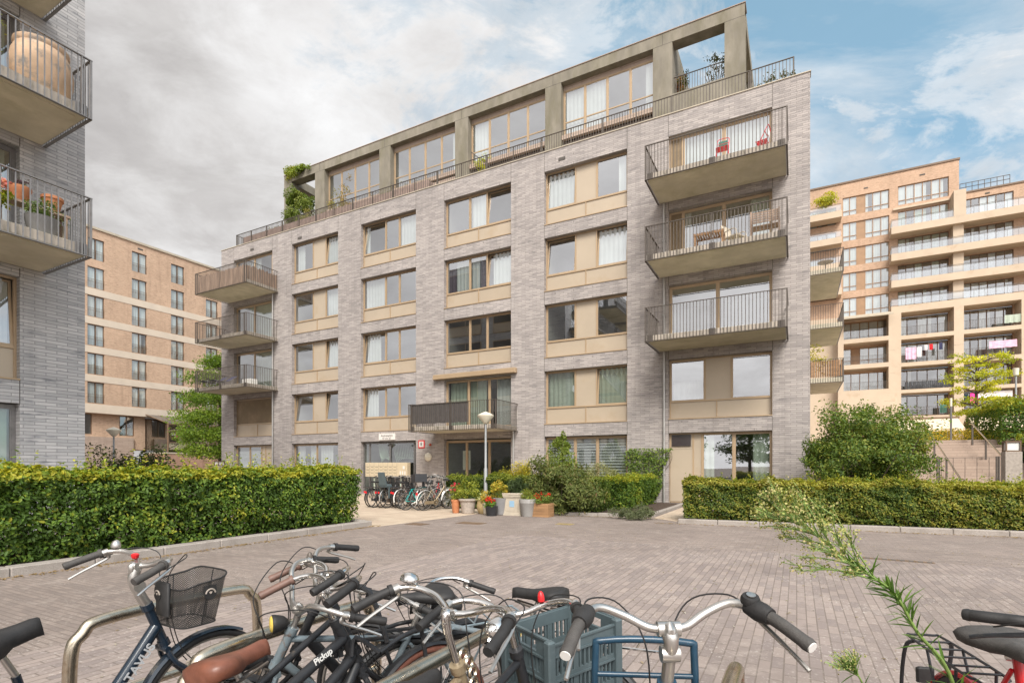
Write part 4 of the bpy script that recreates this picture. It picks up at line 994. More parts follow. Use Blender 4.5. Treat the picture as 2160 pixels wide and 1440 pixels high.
b = MB(); b.add([(9.25,26,.1),(40,26,.1),(40,34.89,2.85),(9.25,34.89,2.85)], [(0,1,2,3)]); b.add([(1.5,28,.1),(4.55,28,.1),(4.55,34.89,2.85),(1.5,34.89,2.85)], [(0,1,2,3)])
o = b.build('bank', M_['soil']); o.rotation_euler = (0, 0, TH); struct(o)
def flat_plate(name, label, catg, s, t, w, d, m, slots=0, rot=0):
    b = MB(); b.box(-w/2, w/2, -d/2, d/2, .001, .0075); o = b.build(name, M_[m]); o.location = S(s, t); o.rotation_euler = (0, 0, TH+rot); tag(o, label, catg)
    if slots:
        q = MB()
        for i in range(slots): x = -w/2+w*(i+.5)/slots; q.box(x-w/slots*.28, x+w/slots*.28, -d*.36, d*.36, .0078, .0085)
        q.build('slot', M_['seam'], o)
    return o
flat_plate('inspection_cover', 'square rusty brown inspection cover in the paving nearest the left kerb', 'manhole cover', -8.89, 11.28, .55, .4, 'brownframe')
flat_plate('inspection_cover', 'rectangular brown inspection cover in the paving in front of the stone pots', 'manhole cover', -7.75, 12.15, .75, .4, 'brownframe')
flat_plate('inspection_cover', 'small ochre inspection cover in the paving in front of the middle hedge', 'manhole cover', -5.43, 13.13, .45, .3, 'ochre')
flat_plate('gutter_grate', 'dark slotted drain grate set in the paving below the right hedge', 'drain', 1.46, 10.66, .95, .16, 'brownframe', 8, R(-3))
# fallen petals and leaves on the clinkers: countless specks
pts = np.stack([RNG.uniform(-6, 5, 2600), RNG.uniform(1.2, 12.5, 2600), np.full(2600, .012)], 1)
keep = vnoise(pts, 1.1, 5)+RNG.uniform(-.5, .5, 2600) > .1
lt = leaves('leaf_litter', pts[keep], .028, None, ((.45,.40,.33),(.30,.22,.13),(.55,.52,.46)), np.array([0,0,3.]), 0, up=2); lt.rotation_euler = (0, 0, TH); tag(lt, 'pale petals and small dry leaves scattered over the paving', 'leaf litter', kind='stuff')
k = 900; pts = np.concatenate([np.stack([-9.62+np.abs(RNG.normal(0, .10, k)), RNG.uniform(2, 10.5, k), np.full(k, .012)], 1), np.stack([RNG.uniform(-9, 8, k), np.zeros(k), np.full(k, .012)], 1)])
pts[k:, 1] = np.where(pts[k:, 0] < -3.4, 14.95+(pts[k:, 0]+9.15)*.155, 14.65+(pts[k:, 0]+2.82)*.1)-np.abs(RNG.normal(0, .13, k))
lt = leaves('leaf_litter', pts, .04, None, ((.30,.19,.09),(.42,.30,.15),(.2,.12,.06)), np.array([0,0,3.]), 0, up=2); lt.rotation_euler = (0, 0, TH); tag(lt, 'brown leaf litter gathered along the kerbs', 'leaf litter', kind='stuff')
# ------------------------------------------------------------------ hedges
GREEN = ((.03,.06,.014),(.055,.105,.02),(.085,.15,.028),(.15,.20,.035))
HEDGE_L = ((.030,.060,.013),(.050,.10,.018),(.085,.145,.023),(.17,.205,.028),(.24,.24,.03))
HEDGE_R = ((.032,.062,.014),(.058,.095,.018),(.095,.125,.022),(.150,.160,.028),(.17,.155,.036),(.21,.225,.042))
def hedge(name, label, x0, x1, y0, y1, z0, z1, n, leaf, cols, loc=(0, 0), rot=0., seed=1, autumn=.0, tuft=.12, gap=.25, stems=True, topcols=None):
    r = np.random.default_rng(seed)
    root = thing(name, label, 'hedge', S(*loc), TH+rot)
    Lx, Ly, Lz = x1-x0, y1-y0, z1-z0
    areas = np.array([Lx*Lz, Lx*Lz*.35, Ly*Lz, Ly*Lz, Lx*Ly*1.25]); face = r.choice(5, n, p=areas/areas.sum())
    u = r.uniform(0, 1, n); v = r.uniform(0, 1, n); dep = np.minimum(r.exponential(.075, n), .35)
    P = np.zeros((n, 3)); D = np.zeros((n, 3))
    for k in range(5):
        m = face == k
        if k == 0: P[m] = np.stack([x0+Lx*u[m], y0+dep[m], z0+Lz*v[m]], 1); D[m] = (0, -1, .35)
        if k == 1: P[m] = np.stack([x0+Lx*u[m], y1-dep[m], z0+Lz*v[m]], 1); D[m] = (0, 1, .35)
        if k == 2: P[m] = np.stack([x0+dep[m], y0+Ly*u[m], z0+Lz*v[m]], 1); D[m] = (-1, 0, .35)
        if k == 3: P[m] = np.stack([x1-dep[m], y0+Ly*u[m], z0+Lz*v[m]], 1); D[m] = (1, 0, .35)
        if k == 4: P[m] = np.stack([x0+Lx*u[m], y0+Ly*v[m], z1-dep[m]*.8], 1); D[m] = (0, 0, 1)
    h = np.clip((P[:, 2]-z0)/Lz, 0, 1)
    bul = vnoise(P, 1.3, seed+9)*.10+vnoise(P, 3.2, seed)*.14+vnoise(P, 9, seed+1)*.10
    dn = D/np.linalg.norm(D, axis=1)[:, None]
    P = P+dn*bul[:, None]-dn*np.array([1, 1, 0])*(.07*np.maximum(0, .35-h)/.35)[:, None]
    # sparse low down and where shoots thin out
    keep = (vnoise(P, 4.5, seed+2)*.9+vnoise(P, 11, seed+3)*.6+r.uniform(-.4, .8, n)+h*.7 > gap-.10) | (face == 4)
    P, D, h, face = P[keep], D[keep], h[keep], face[keep]
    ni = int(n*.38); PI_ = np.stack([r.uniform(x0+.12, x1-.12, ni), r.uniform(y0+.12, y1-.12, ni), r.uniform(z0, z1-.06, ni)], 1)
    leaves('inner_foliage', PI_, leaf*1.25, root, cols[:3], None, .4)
    nt_ = int(Lx*Ly*38); tp = np.stack([r.uniform(x0, x1, nt_), r.uniform(y0, y1, nt_), np.full(nt_, z1)], 1)
    k = 9; tl = r.exponential(tuft, nt_).clip(0, tuft*2.6)
    ln = r.normal(0, .25, (nt_, 1, 2)); f = np.linspace(0, 1, k)[None, :, None]
    T = np.repeat(tp[:, None, :], k, 1); T[:, :, 2] += (f[:, :, 0]*tl[:, None]); T[:, :, :2] += ln*f*tl[:, None, None]; T = T.reshape(-1, 3)+r.normal(0, .018, (nt_*k, 3))
    hue = .25+.42*vnoise(P, 1.7, seed+4)+.30*vnoise(P, 7, seed+5)+.50*(h > .90)+r.normal(0, .18, len(P))
    leaves('foliage', P, leaf, root, cols, D, .5, hue=hue)
    leaves('top_shoots', T, leaf*.85, root, topcols or cols[1:], np.tile(np.array([0, 0, .6]), (len(T), 1)), -.1, hue=.68+r.normal(0, .25, len(T)))
    if stems:
        m = MB(); rr = random.Random(seed)
        for i in range(int(Lx*5)):
            x = x0+.1+rr.random()*(Lx-.2); y = y0+Ly*rr.uniform(.2, .8); p = Vector((x, y, z0-.05))
            for q in range(2):
                e = Vector((x+rr.uniform(-.25, .25), y0+Ly*rr.uniform(.08, .92), z0+Lz*rr.uniform(.6, .95))); m.tube(cat([p, p.lerp(e, .5)+Vector((rr.uniform(-.05, .05),)*3), e], 3), [.014, .012, .011, .009, .007, .005, .004], 5)
        m.build('stems', M_['twig'], root)
    return root
hedge('clipped_hedge', 'long green beech hedge with bright yellow green top along the left kerb', -1.2, 10.45, -.62, .62, .10, 1.42, 70000, .070, HEDGE_L, (-10.72, 0), R(90), 3, tuft=.16, gap=.28)
hedge('clipped_hedge', 'low clipped hedge between the entrance lamp post and the beige door', -10.75, -4.85, 16.35, 17.3, .08, 1.14, 30000, .06, HEDGE_R[:3]+((.17,.2,.035),), (0, 0), R(2), 5, tuft=.08, gap=.15)
hedge('clipped_hedge', 'short hedge returning along the path to the beige door', -5.75, -4.85, 17.2, 21.3, .08, 1.14, 14000, .06, HEDGE_L, (0, 0), 0, 6, tuft=.07, gap=.1)
hedge('clipped_hedge', 'long autumn tinted hedge on the right starting beside the beige door', 0, 14.5, 0, 1.2, .10, 1.12, 90000, .058, HEDGE_R, (-2.75, 15.12), R(5.7), 8, tuft=.09, gap=-.15, topcols=HEDGE_L[1:])
hedge('terrace_hedge', 'small dark hedge growing on the brick garden wall under the conservatory', 0, 9, 0, 1.0, 2.6, 3.75, 7000, .10, HEDGE_L[:3], (-56.6, 31.2), R(90), 9, stems=False, tuft=.05)
hedge('bank_hedge', 'broad mixed green hedge covering the bank at the right edge above the stairs', 0, 9, 0, 6.5, 2.6, 4.65, 22000, .12, HEDGE_L, (8.85, 34.3), 0, 10, stems=False, tuft=.15, gap=-.1)
hedge('bank_hedge', 'sloping green hedge beside the foot of the right stairs at the right edge', 0, 6, 0, 5, .5, 2.9, 12000, .11, HEDGE_L, (9.3, 29.2), 0, 11, stems=False, tuft=.12, gap=-.1)
# ------------------------------------------------------------------ shrubs and trees
def shrub(name, label, catg, loc, centre, radii, n, leaf, cols, nc=40, cr=.4, seed=1, trunk=True, aspect=.55, droop=.4, group=None, flat=.8, extra=None, barkr=.05, up=.4, shell=.45):
    root = thing(name, label, catg, S(*loc), TH, group)
    P, C, k = clumps(n, centre, radii, nc, cr, seed, flat, shell)
    r = np.random.default_rng(seed+50); ch = r.uniform(0, 1, nc)
    if extra: P = extra(P)
    cc_ = np.asarray(centre); P = cc_+(P-cc_)*(1+.36*vnoise(P, 2.6/max(radii), seed+7)+.20*vnoise(P, 7/max(radii), seed+8))[:, None]
    zmin = .05
    P = P[P[:, 2] > zmin] if centre[2] < 6 else P
    kk = k[:len(P)] if len(P) == len(k) else r.integers(0, nc, len(P))
    leaves('crown', P, leaf, root, cols, (P-np.asarray(centre))/np.asarray(radii)*.6, droop, hue=ch[kk]*.6+.2, aspect=aspect, up=up)
    if trunk:
        m = MB(); rr = random.Random(seed); idx = rr.sample(range(nc), min(nc, 26))
        for i in idx:
            b0 = Vector((rr.uniform(-.2, .2)*radii[0]*.5, rr.uniform(-.2, .2)*radii[1]*.5, -.05)); tip = Vector(C[i]); mid = b0.lerp(tip, .5)+Vector((rr.uniform(-.15, .15), rr.uniform(-.15, .15), .1)); m.tube(cat([b0, mid, tip], 4), [barkr*(1-.1*q) for q in range(9)], 5)
        m.build('branches', M_['bark'], root, 60)
    return root
shrub('large_shrub', 'large dense green shrub at the right corner of the grey block', 'shrub', (1.85, 19.7), (0, 0, 2.0), (1.6, 1.45, 1.85), 24000, .085, ((.028,.055,.018),(.055,.10,.024),(.10,.145,.03),(.18,.19,.04)), 75, .48, 21, barkr=.045)
shrub('large_shrub', 'yellowish green shrub growing behind the right side of the large shrub', 'shrub', (3.0, 21.7), (0, 0, 1.7), (.95, .9, 1.65), 9000, .08, ((.06,.085,.018),(.11,.13,.025),(.19,.19,.035)), 45, .45, 22)
shrub('butterfly_bush', 'wide grey green bush spilling over the kerb in front of the middle hedge', 'shrub', (-6.75, 15.75), (0, 0, .88), (1.25, .75, .95), 9500, .11, ((.045,.07,.025),(.075,.10,.035),(.11,.14,.05),(.12,.09,.05)), 48, .34, 23, aspect=.34, barkr=.02)
shrub('tall_shrub', 'tall narrow green shrub rising behind the grey green bush', 'shrub', (-7.9, 18.9), (0, 0, 1.85), (.7, .65, 1.75), 7000, .075, ((.055,.09,.02),(.10,.15,.03),(.16,.19,.04)), 34, .34, 24, barkr=.02, extra=lambda P: np.stack([P[:, 0]*np.clip(1.35-P[:, 2]*.28, .25, 1.2), P[:, 1]*np.clip(1.35-P[:, 2]*.28, .25, 1.2), P[:, 2]], 1))
shrub('yellow_shrub', 'yellow green shrub behind the middle hedge left of the tall narrow shrub', 'shrub', (-9.3, 18.0), (0, 0, 1.1), (.85, .5, .55), 4200, .06, ((.14,.16,.02),(.24,.23,.03),(.32,.27,.04)), 22, .28, 25, barkr=.015)
shrub('grey_shrub', 'silvery small leaved shrub in front of the striped blind window', 'shrub', (-6.3, 18.6), (0, 0, 1.05), (.85, .5, .65), 4200, .05, ((.09,.11,.06),(.14,.16,.085),(.19,.20,.12)), 26, .28, 26, barkr=.015)
shrub('lavender_clump', 'low grey green lavender clump on the kerb beside the door path', 'plant', (-4.2, 15.25), (0, 0, .16), (.62, .38, .24), 2600, .085, ((.07,.095,.06),(.10,.125,.085),(.13,.145,.11)), 26, .16, 27, trunk=False, aspect=.16, droop=-.5)
shrub('dark_shrub', 'dark leaved shrub behind the left hedge near the far lamp post', 'shrub', (-19.6, 9.6), (0, 0, 1.1), (2.1, 1.2, 1.05), 7000, .09, ((.02,.035,.018),(.035,.05,.022),(.06,.085,.025)), 40, .4, 28, barkr=.03)
def ivy():
    root = thing('wall_climber', 'leafy climber fanning out on the brick pier left of the beige door', 'climbing plant', S(-5.35, T0-.02))
    r = np.random.default_rng(5); n = 3600; z = r.uniform(.2, 2.25, n); half = np.clip(.25+.75*(z-.3)/1.7, .2, .95)
    cx = .12*np.sin(z*3); x = cx+r.uniform(-1, 1, n)*half; y = -np.abs(r.normal(.06, .09, n))-.03
    keep = vnoise(np.stack([x, y, z], 1), 5, 3)+r.uniform(-.4, .9, n) > .0
    P = np.stack([x, y, z], 1)[keep]; leaves('foliage', P, .085, root, ((.035,.07,.016),(.07,.12,.025),(.13,.18,.035)), np.tile(np.array([0, -1., .3]), (len(P), 1)), .5)
    m = MB()
    for i in range(9): m.tube(cat([(0, -.03, 0), (.05*(i-4), -.03, .8), (.22*(i-4), -.03, 1.5+.08*(i % 3)), (.23*(i-4), -.04, 2.1)], 3), .008, 4)
    m.build('stems', M_['twig'], root)
ivy()
def tree(name, label, loc, base, h, tiers, n, leaf, cols, seed, tr=.12, flat=.35, lean=(0, 0), aspect=.5):
    root = thing(name, label, 'tree', S(*loc, base), TH); r = np.random.default_rng(seed); m = MB()
    top = Vector((lean[0], lean[1], h)); m.tube(cat([(0, 0, -.2), (lean[0]*.2, lean[1]*.2, h*.35), (lean[0]*.6, lean[1]*.6, h*.7), top], 5), [tr*(1-i/16*.8) for i in range(16)], 8)
    m.build('trunk', M_['bark'], root, 60)
    P = []; H = []; lb = MB(); tot = sum(q[1] for q in tiers)
    for (z, rad, cr) in tiers:
        nc = max(8, int(rad*9)); a = r.uniform(0, 6.28, nc); q = rad*np.sqrt(r.uniform(.08, 1, nc)); C = np.stack([q*np.cos(a), q*np.sin(a), z+r.normal(0, .12, nc)-.10*q], 1)
        nn = int(n*rad/tot); k = r.integers(0, nc, nn); d = r.normal(size=(nn, 3)); d /= np.linalg.norm(d, axis=1)[:, None]; d *= r.uniform(0, 1, (nn, 1))**.5*cr; d[:, 2] *= flat
        P.append(C[k]+d); H.append(r.uniform(.1, .9, nc)[k])
        for c in C[:10]:
            s0 = Vector((lean[0]*z/h, lean[1]*z/h, max(.3, z-.5))); lb.tube(cat([s0, s0.lerp(Vector(c), .55)+Vector((0, 0, .12)), c], 3), [tr*.35, tr*.3, tr*.27, tr*.22, tr*.18, tr*.14, tr*.1], 5)
    lb.build('limbs', M_['bark'], root, 60)
    P = np.concatenate(P); leaves('crown', P, leaf, root, cols, None, .4, hue=np.concatenate(H), aspect=aspect)
    return root
tree('honey_locust', 'small yellow green tree with flat tiers of foliage in front of the right tower', (10.2, 44.3), 2.95, 6.0, [(5.6, 1.65, .55), (4.5, 2.0, .6), (3.7, 1.5, .5), (2.9, 1.9, .55), (2.1, 1.6, .45), (5.0, 1.0, .4)], 5600, .13, ((.14,.18,.012),(.26,.29,.02),(.38,.38,.03)), 31, .12, .35)
tree('street_tree', 'green tree with layered branches beside the left end of the grey block', (-40.4, 26.3), 0, 10.3, [(9.7, 1.3, .9), (8.6, 2.1, 1.1), (7.0, 2.8, 1.2), (5.6, 3.0, 1.2), (4.2, 3.1, 1.2), (2.9, 2.6, 1.0)], 24000, .17, ((.045,.09,.014),(.09,.155,.022),(.16,.23,.035)), 32, .16, .6)
# greenery behind the right hedge and around the stairs
P = np.stack([RNG.uniform(-.5, 9, 5200), RNG.uniform(17.2, 23.4, 5200), RNG.uniform(.1, 1, 5200)], 1); P[:, 2] = .1+P[:, 2]**.6*(.95+.5*vnoise(P, 1.1, 4))*.95
o = leaves('ground_cover', P, .085, None, ((.06,.11,.025),(.10,.17,.035),(.15,.22,.045)), None, .2); o.rotation_euler = (0, 0, TH); tag(o, 'bright green undergrowth between the right hedge and the fence', 'undergrowth', kind='stuff')
P = np.stack([RNG.uniform(4.8, 13, 4200), RNG.uniform(37, 39.5, 4200), RNG.uniform(2.9, 3.55, 4200)], 1); P[:, 2] += .25*vnoise(P, 1.2, 9)
o = leaves('ground_cover', P, .11, None, ((.25,.22,.03),(.36,.28,.04),(.22,.2,.05)), None, .2); o.rotation_euler = (0, 0, TH); tag(o, 'golden yellow ground cover at the top of the stairs', 'undergrowth', kind='stuff')
# ------------------------------------------------------------------ lamps, fence, rails
def street_lamp(label, loc, h, base=0, r=.052, head='disc', grp='disc head street lamps'):
    t = thing('street_lamp', label, 'street lamp', S(*loc, base), TH, grp)
    m = MB(); m.tube([(0,0,-.1),(0,0,h*.42),(0,0,h*.43),(0,0,h-.42)], [r*1.25, r*1.2, r*.85, r*.68], 14); m.build('pole', M_['lampgrey'], t, 40)
    m = MB()
    if head == 'disc':
        m.lathe([(.05,h-.43),(.085,h-.41),(.12,h-.36),(.285,h-.17),(.29,h-.145),(.285,h-.135)], 26); m.build('diffuser', M_['cream'], t, 35)
        m = MB(); m.lathe([(.292,h-.145),(.294,h-.128),(.17,h-.06),(.06,h-.015),(.02,h)], 26); m.build('cap', M_['cream'], t, 35)
    else:
        m.lathe([(.05,h-.44),(.12,h-.4),(.14,h-.1),(.15,h-.02),(.1,h)], 14); m.build('diffuser', M_['cream'], t, 35)
    return t
street_lamp('grey lamp post with cream disc head among the flower pots by the entrance', (-9.62, 16.02), 3.45)
street_lamp('lamp post with cream disc head standing behind the left hedge', (-27.2, 12.7), 3.3)
street_lamp('slim lamp post with lantern head in front of the yellow tree', (11.0, 40.2), 4.2, 2.9, .06, 'lantern', None)
def bollard_post():
    t = thing('light_column', 'thin grey light column with white tip at the top of the stairs', 'light column', S(7.45, 37.0, 2.9)); m = MB(); m.tube([(0,0,-.05),(0,0,1.9)], .05, 8); m.build('pole', M_['railgrey'], t, 40); m = MB(); m.tube([(0,0,1.9),(0,0,2.35)], .055, 8); m.build('lamp', M_['cream'], t, 40)
bollard_post()
def lantern_pillar(label, loc, w=.46, h=2.05, base=0, lh=.36):
    t = thing('lantern_pillar', label, 'pillar lamp', S(*loc, base)); a = w/2
    m = MB(); m.bbox(-a, a, -a, a, -.1, h, .012); m.build('pillar', M_['bowl'], t)
    m = MB(); b = a*.82
    for sx in (-1, 1):
        for sy in (-1, 1): m.box(sx*b-.02, sx*b+.02, sy*b-.02, sy*b+.02, h+.002, h+lh)
    for z in (h+.002, h+lh-.03): m.box(-b-.019, b+.019, -b-.019, -b+.019, z, z+.04); m.box(-b-.019, b+.019, b-.019, b+.019, z, z+.04); m.box(-b-.019, -b+.019, -b+.02, b-.02, z, z+.04); m.box(b-.019, b+.019, -b+.02, b-.02, z, z+.04)
    m.box(-b-.03, b+.03, -b-.03, b+.03, h+lh+.012, h+lh+.03); m.build('lantern_frame', M_['brownframe'], t)
    m = MB(); m.box(-b+.022, b-.022, -b+.022, b-.022, h+.05, h+lh-.035); m.build('lantern_glass', M_['white'], t)
lantern_pillar('stone pillar with glazed lantern at the foot of the right stairs', (6.75, 25.1))
lantern_pillar('small lantern pillar behind the left hedge, left one of two by the brick garden wall', (-33.2, 21.6), .5, 1.55, 0, .3)
lantern_pillar('small lantern pillar behind the left hedge, right one of two nearer the grey block', (-31.0, 22.9), .5, 1.55, 0, .3)
def fence(label, loc, L, posts, h=1.75, step=.33, rot=0):
    t = thing('metal_fence', label, 'fence', S(*loc, .1), TH+rot); m = MB()
    m.box(0, L, -.012, .012, h-.02, h)
    n = int(L/step)
    for i in range(n+1): m.tube([(L*i/n, 0, 0), (L*i/n, 0, h-.021)], .008, 5)
    m.box(0, L, -.01, .01, .12, .14); m.build('bars', M_['rail'], t)
    for x in posts:
        p = MB(); p.box(x-.05, x-.012, -.04, .04, -.1, h+.03); p.box(x+.012, x+.05, -.04, .04, -.1, h+.03); p.build('post', M_['rail'], t)
fence('dark bar fence with double posts between the large shrub and the stone pillar', (1.0, 24.4), 5.3, (.1, 1.9, 3.55, 5.2))
fence('dark bar fence continuing right of the stone pillar', (7.15, 25.2), 5.5, (.1, 2.5, 5.2))
fence('dark fence with short posts behind the left hedge near the grey block', (-36.0, 24.2), 4.6, (.1, 1.6, 3.0, 4.4), 1.35, .2, R(0))
def handrail(label, s):
    t = thing('stair_handrail', label, 'handrail', S(s, 0)); m = MB()
    f = lambda y: max(0, (y-28.4)/.40*(2.9/19)+.15)
    m.tube([(0, 27.9, 1.0), (0, 28.3, 1.02), (0, 35.2, f(35.2)+.95), (0, 35.7, f(35.2)+.97)], .035, 8); m.build('rail', M_['steel'], t, 40)
    for y in (28.3, 30.6, 33.0, 35.2): p = MB(); p.box(-.03, .03, y-.05, y+.05, f(y)-.15, f(y)+.93); p.build('post', M_['rail'], t)
handrail('steel stair handrail on the left side of the right stairs', 6.0); handrail('steel stair handrail on the right side by the bank hedge', 7.95)
# ------------------------------------------------------------------ pots by the entrance
def pot(name, label, s, t, prof, m, plant=None, flowers=None, n=18, soil=True, group='pots and planters by the lamp post', catg='plant pot', sq=None, seed=1):
    root = thing(name, label, catg, S(s, t), TH, group); r = np.random.default_rng(seed)
    b = MB()
    if sq is None: b.lathe(prof, n); top = max(q[1] for q in prof); rad = max(q[0] for q in prof)*.9
    else: sq(b); top = prof[-1][1]; rad = prof[-1][0]
    b.build('pot', M_[m], root, 35)
    q = MB(); q.lathe([(rad*.88, top-.045), (rad*.5, top-.03), (.01, top-.028)], 14); q.build('soil', M_['soil'], root)
    if plant:
        cnt, leaf, cols, R3, asp = plant; P, C, k = clumps(cnt, (0, 0, top+R3[2]*.55), R3, 18, max(R3)*.38, seed, .9, .3); P = P[P[:, 2] > top-.05]
        leaves('plant', P, leaf, root, cols, P-np.array([0, 0, top]), .3, aspect=asp)
        sm = MB(); rr = random.Random(seed)
        for i in range(14): c = Vector(C[i]); sm.tube([(rr.uniform(-.3,.3)*rad, rr.uniform(-.3,.3)*rad, top-.05), (c.x*.6, c.y*.6, (top+c.z)/2), c], .006, 4)
        sm.build('stems', M_['stem'], root)
    if flowers:
        cnt, leaf, cols, R3, dz = flowers; d = r.normal(size=(max(3, cnt//7), 3)); d /= np.linalg.norm(d, axis=1)[:, None]; d = d*np.array(R3)+np.array([0, 0, top+dz]); P = np.repeat(d, 7, 0)+r.normal(0, leaf*.5, (len(d)*7, 3))
        leaves('flowers', P, leaf, root, cols, None, 0, aspect=.8, mat_=M_['petal'])
    return root
LG = ((.08,.12,.025),(.15,.19,.035),(.24,.25,.05)); REDF = ((.55,.02,.015),(.75,.05,.02)); 
pot('terracotta_pot', 'slim terracotta pot leftmost of the row with red flowers', -9.88, 14.55, [(.10,0),(.11,.02),(.145,.38),(.16,.39),(.16,.44),(.13,.45)], 'terracotta', (420, .055, LG, (.24,.24,.3), .5), (70, .05, ((.5,.02,.06),(.65,.05,.08)), (.2,.2,.15), .38), seed=2)
pot('stone_pot', 'wide beige stone pot with a big leafy plant', -9.45, 14.62, [(.18,0),(.2,.02),(.26,.38),(.29,.41),(.31,.43),(.31,.47),(.27,.48)], 'bowl', (1500, .065, LG, (.40,.34,.38), .5), None, 24, seed=3)
pot('ochre_pot', 'rounded ochre glazed pot with white green plant', -8.93, 14.72, [(.13,0),(.16,.03),(.21,.18),(.22,.28),(.19,.40),(.18,.43),(.2,.45),(.17,.46)], 'ochre', (420, .055, ((.2,.25,.1),(.45,.47,.35)), (.26,.24,.16), .4), None, seed=4)
pot('white_pot', 'small white pot half hidden behind the black pot', -8.72, 14.62, [(.10,0),(.12,.02),(.15,.34),(.155,.38),(.13,.385)], 'stone', (380, .06, ((.22,.2,.04),(.35,.27,.06)), (.22,.2,.3), .5), None, seed=5)
pot('grey_pot', 'tall dark grey pot with yellow green foliage behind the black pot', -8.28, 14.72, [(.17,0),(.19,.02),(.25,.48),(.26,.52),(.23,.53)], 'greypot', (1100, .065, ((.14,.17,.03),(.26,.25,.04),(.38,.28,.06)), (.35,.3,.34), .45), None, seed=6)
pot('black_pot', 'low black pot with bright red geraniums in front', -8.36, 14.28, [(.15,0),(.16,.02),(.20,.28),(.21,.30),(.18,.305)], 'blackpot', (420, .06, ((.05,.1,.02),(.1,.17,.03)), (.25,.24,.14), .7), (110, .05, REDF, (.2,.2,.07), .2), seed=7)
def pedestal(b):
    for a, z0, z1 in ((.315, 0, .05), (.305, .052, .09), (.295, .092, .55), (.31, .552, .59), (.325, .592, .65), (.335, .652, .70)): b.bbox(-a, a, -a, a, z0, z1, .008)
pp = pot('pedestal_planter', 'square cream stone pedestal planter with a pale blue plate on its front', -7.83, 14.92, [(.29, .72)], 'stone', (1300, .12, ((.03,.055,.03),(.06,.09,.045)), (.40,.34,.30), .16), None, sq=pedestal, seed=8)
b = MB(); b.box(-.085, .085, -.302, -.2955, .27, .46); b.build('blue_plate', M_['poolblue'], pp)
b = MB(); b.box(-.2, .2, -.30, -.2955, .13, .145); b.box(-.2, .2, -.30, -.2955, .53, .545); b.box(-.2, -.185, -.30, -.2955, .147, .528); b.box(.185, .2, -.30, -.2955, .147, .528); b.build('moulding', M_['stone'], pp)
pot('bucket_pot', 'pale grey bucket pot with trailing yellow green plant', -7.28, 14.62, [(.18,0),(.19,.02),(.25,.40),(.265,.42),(.265,.52),(.23,.53)], 'palepot', (800, .05, LG, (.36,.3,.2), .3), None, seed=9)
def plank_box(b):
    for i in range(5): z = .004+.083*i; b.box(-.29, .29, -.215, -.195, z, z+.077); b.box(-.29, .29, .195, .215, z, z+.077); b.box(-.29, -.27, -.194, .194, z, z+.077); b.box(.27, .29, -.194, .194, z, z+.077)
    b.box(-.27, .27, -.194, .194, .0, .38)
pot('wooden_planter', 'brown plank planter box with red flowers, rightmost of the row', -6.86, 14.80, [(.26, .42)], 'planterwood', (700, .06, ((.07,.11,.03),(.13,.18,.04)), (.36,.28,.16), .5), (90, .05, REDF, (.26,.2,.08), .22), sq=plank_box, seed=10)
# ------------------------------------------------------------------ things on the balconies
def on_main(x, y, z): return S(x, T0+y, z)
def on_left(x, y, z): return S(-15.62-y, x, z)
def folding_chair(label, x, y, z, rot, m='redchair', group='red chairs on the top balcony'):
    t = thing('balcony_chair', label, 'chair', on_main(x, y, z), TH+rot, group)
    f = MB()
    for s_ in (-.2, .2):
        f.tube(cat([(s_, .22, 0), (s_, .02, .45), (s_, -.2, .86)], 3), .014, 6); f.tube([(s_, -.2, 0), (s_, .18, .45)], .014, 6)
    f.tube(cat([(-.2, -.2, .86), (-.14, -.215, .93), (.14, -.215, .93), (.2, -.2, .86)], 4), .014, 6); f.tube([(-.2, -.12, .7), (.2, -.12, .7)], .012, 6); f.build('frame', M_[m], t, 50)
    s_ = MB()
    for i in range(6): s_.box(-.19, .19, -.16+.06*i, -.115+.06*i, .44, .455)
    for i in range(4): s_.box(-.16+.09*i, -.12+.09*i, -.17, .2, .4555, .46)
    s_.build('seat', M_[m], t)
    c = MB(); c.bbox(-.15, .15, -.205, -.19, .60, .84, .004); c.M = None; c.build('back_cushion', M_['green'] if 'left' in label else M_['cloth'], t)
folding_chair('red metal chair facing out, left one on the top right balcony', -2.33, -1.6, 12.40, R(180)); folding_chair('red metal chair turned sideways, right one on the top right balcony', -1.05, -1.35, 12.40, R(80))
def slat_table():
    t = thing('slatted_table', 'low brown slatted wooden table on the middle right balcony', 'table', on_main(-2.75, -1.75, 9.39)); m = MB()
    for i in range(12): m.box(-.5+.085*i, -.44+.085*i, -.28, .28, .42, .45)
    m.box(-.5, .5, -.28, -.25, .36, .415); m.box(-.5, .5, .25, .28, .36, .415); m.build('tabletop', M_['planterwood'], t)
    for x in (-.46, .46):
        for y in (-.25, .25): l = MB(); l.box(x-.03, x+.03, y-.02, y+.02, 0, .36); l.build('leg', M_['planterwood'], t)
slat_table()
def armchair():
    t = thing('garden_armchair', 'pale wooden garden armchair in the middle of the middle right balcony', 'chair', on_main(-1.95, -1.2, 9.39), TH+R(60)); m = MB()
    for s_ in (-.28, .28): m.tube(cat([(s_, -.25, .0), (s_, -.22, .55), (s_, .1, .6), (s_, .3, .55)], 3), .018, 6)
    m.build('frame', M_['stone'], t, 50); m = MB(); m.box(-.26, .26, -.25, .25, .36, .40); m.add([(-.26, .22, .40), (.26, .22, .40), (.26, .42, .92), (-.26, .42, .92), (-.26, .25, .40), (.26, .25, .40), (.26, .45, .92), (-.26, .45, .92)], [(0,1,2,3),(7,6,5,4),(0,4,5,1),(1,5,6,2),(2,6,7,3),(3,7,4,0)]); m.build('seat', M_['stone'], t)
armchair()
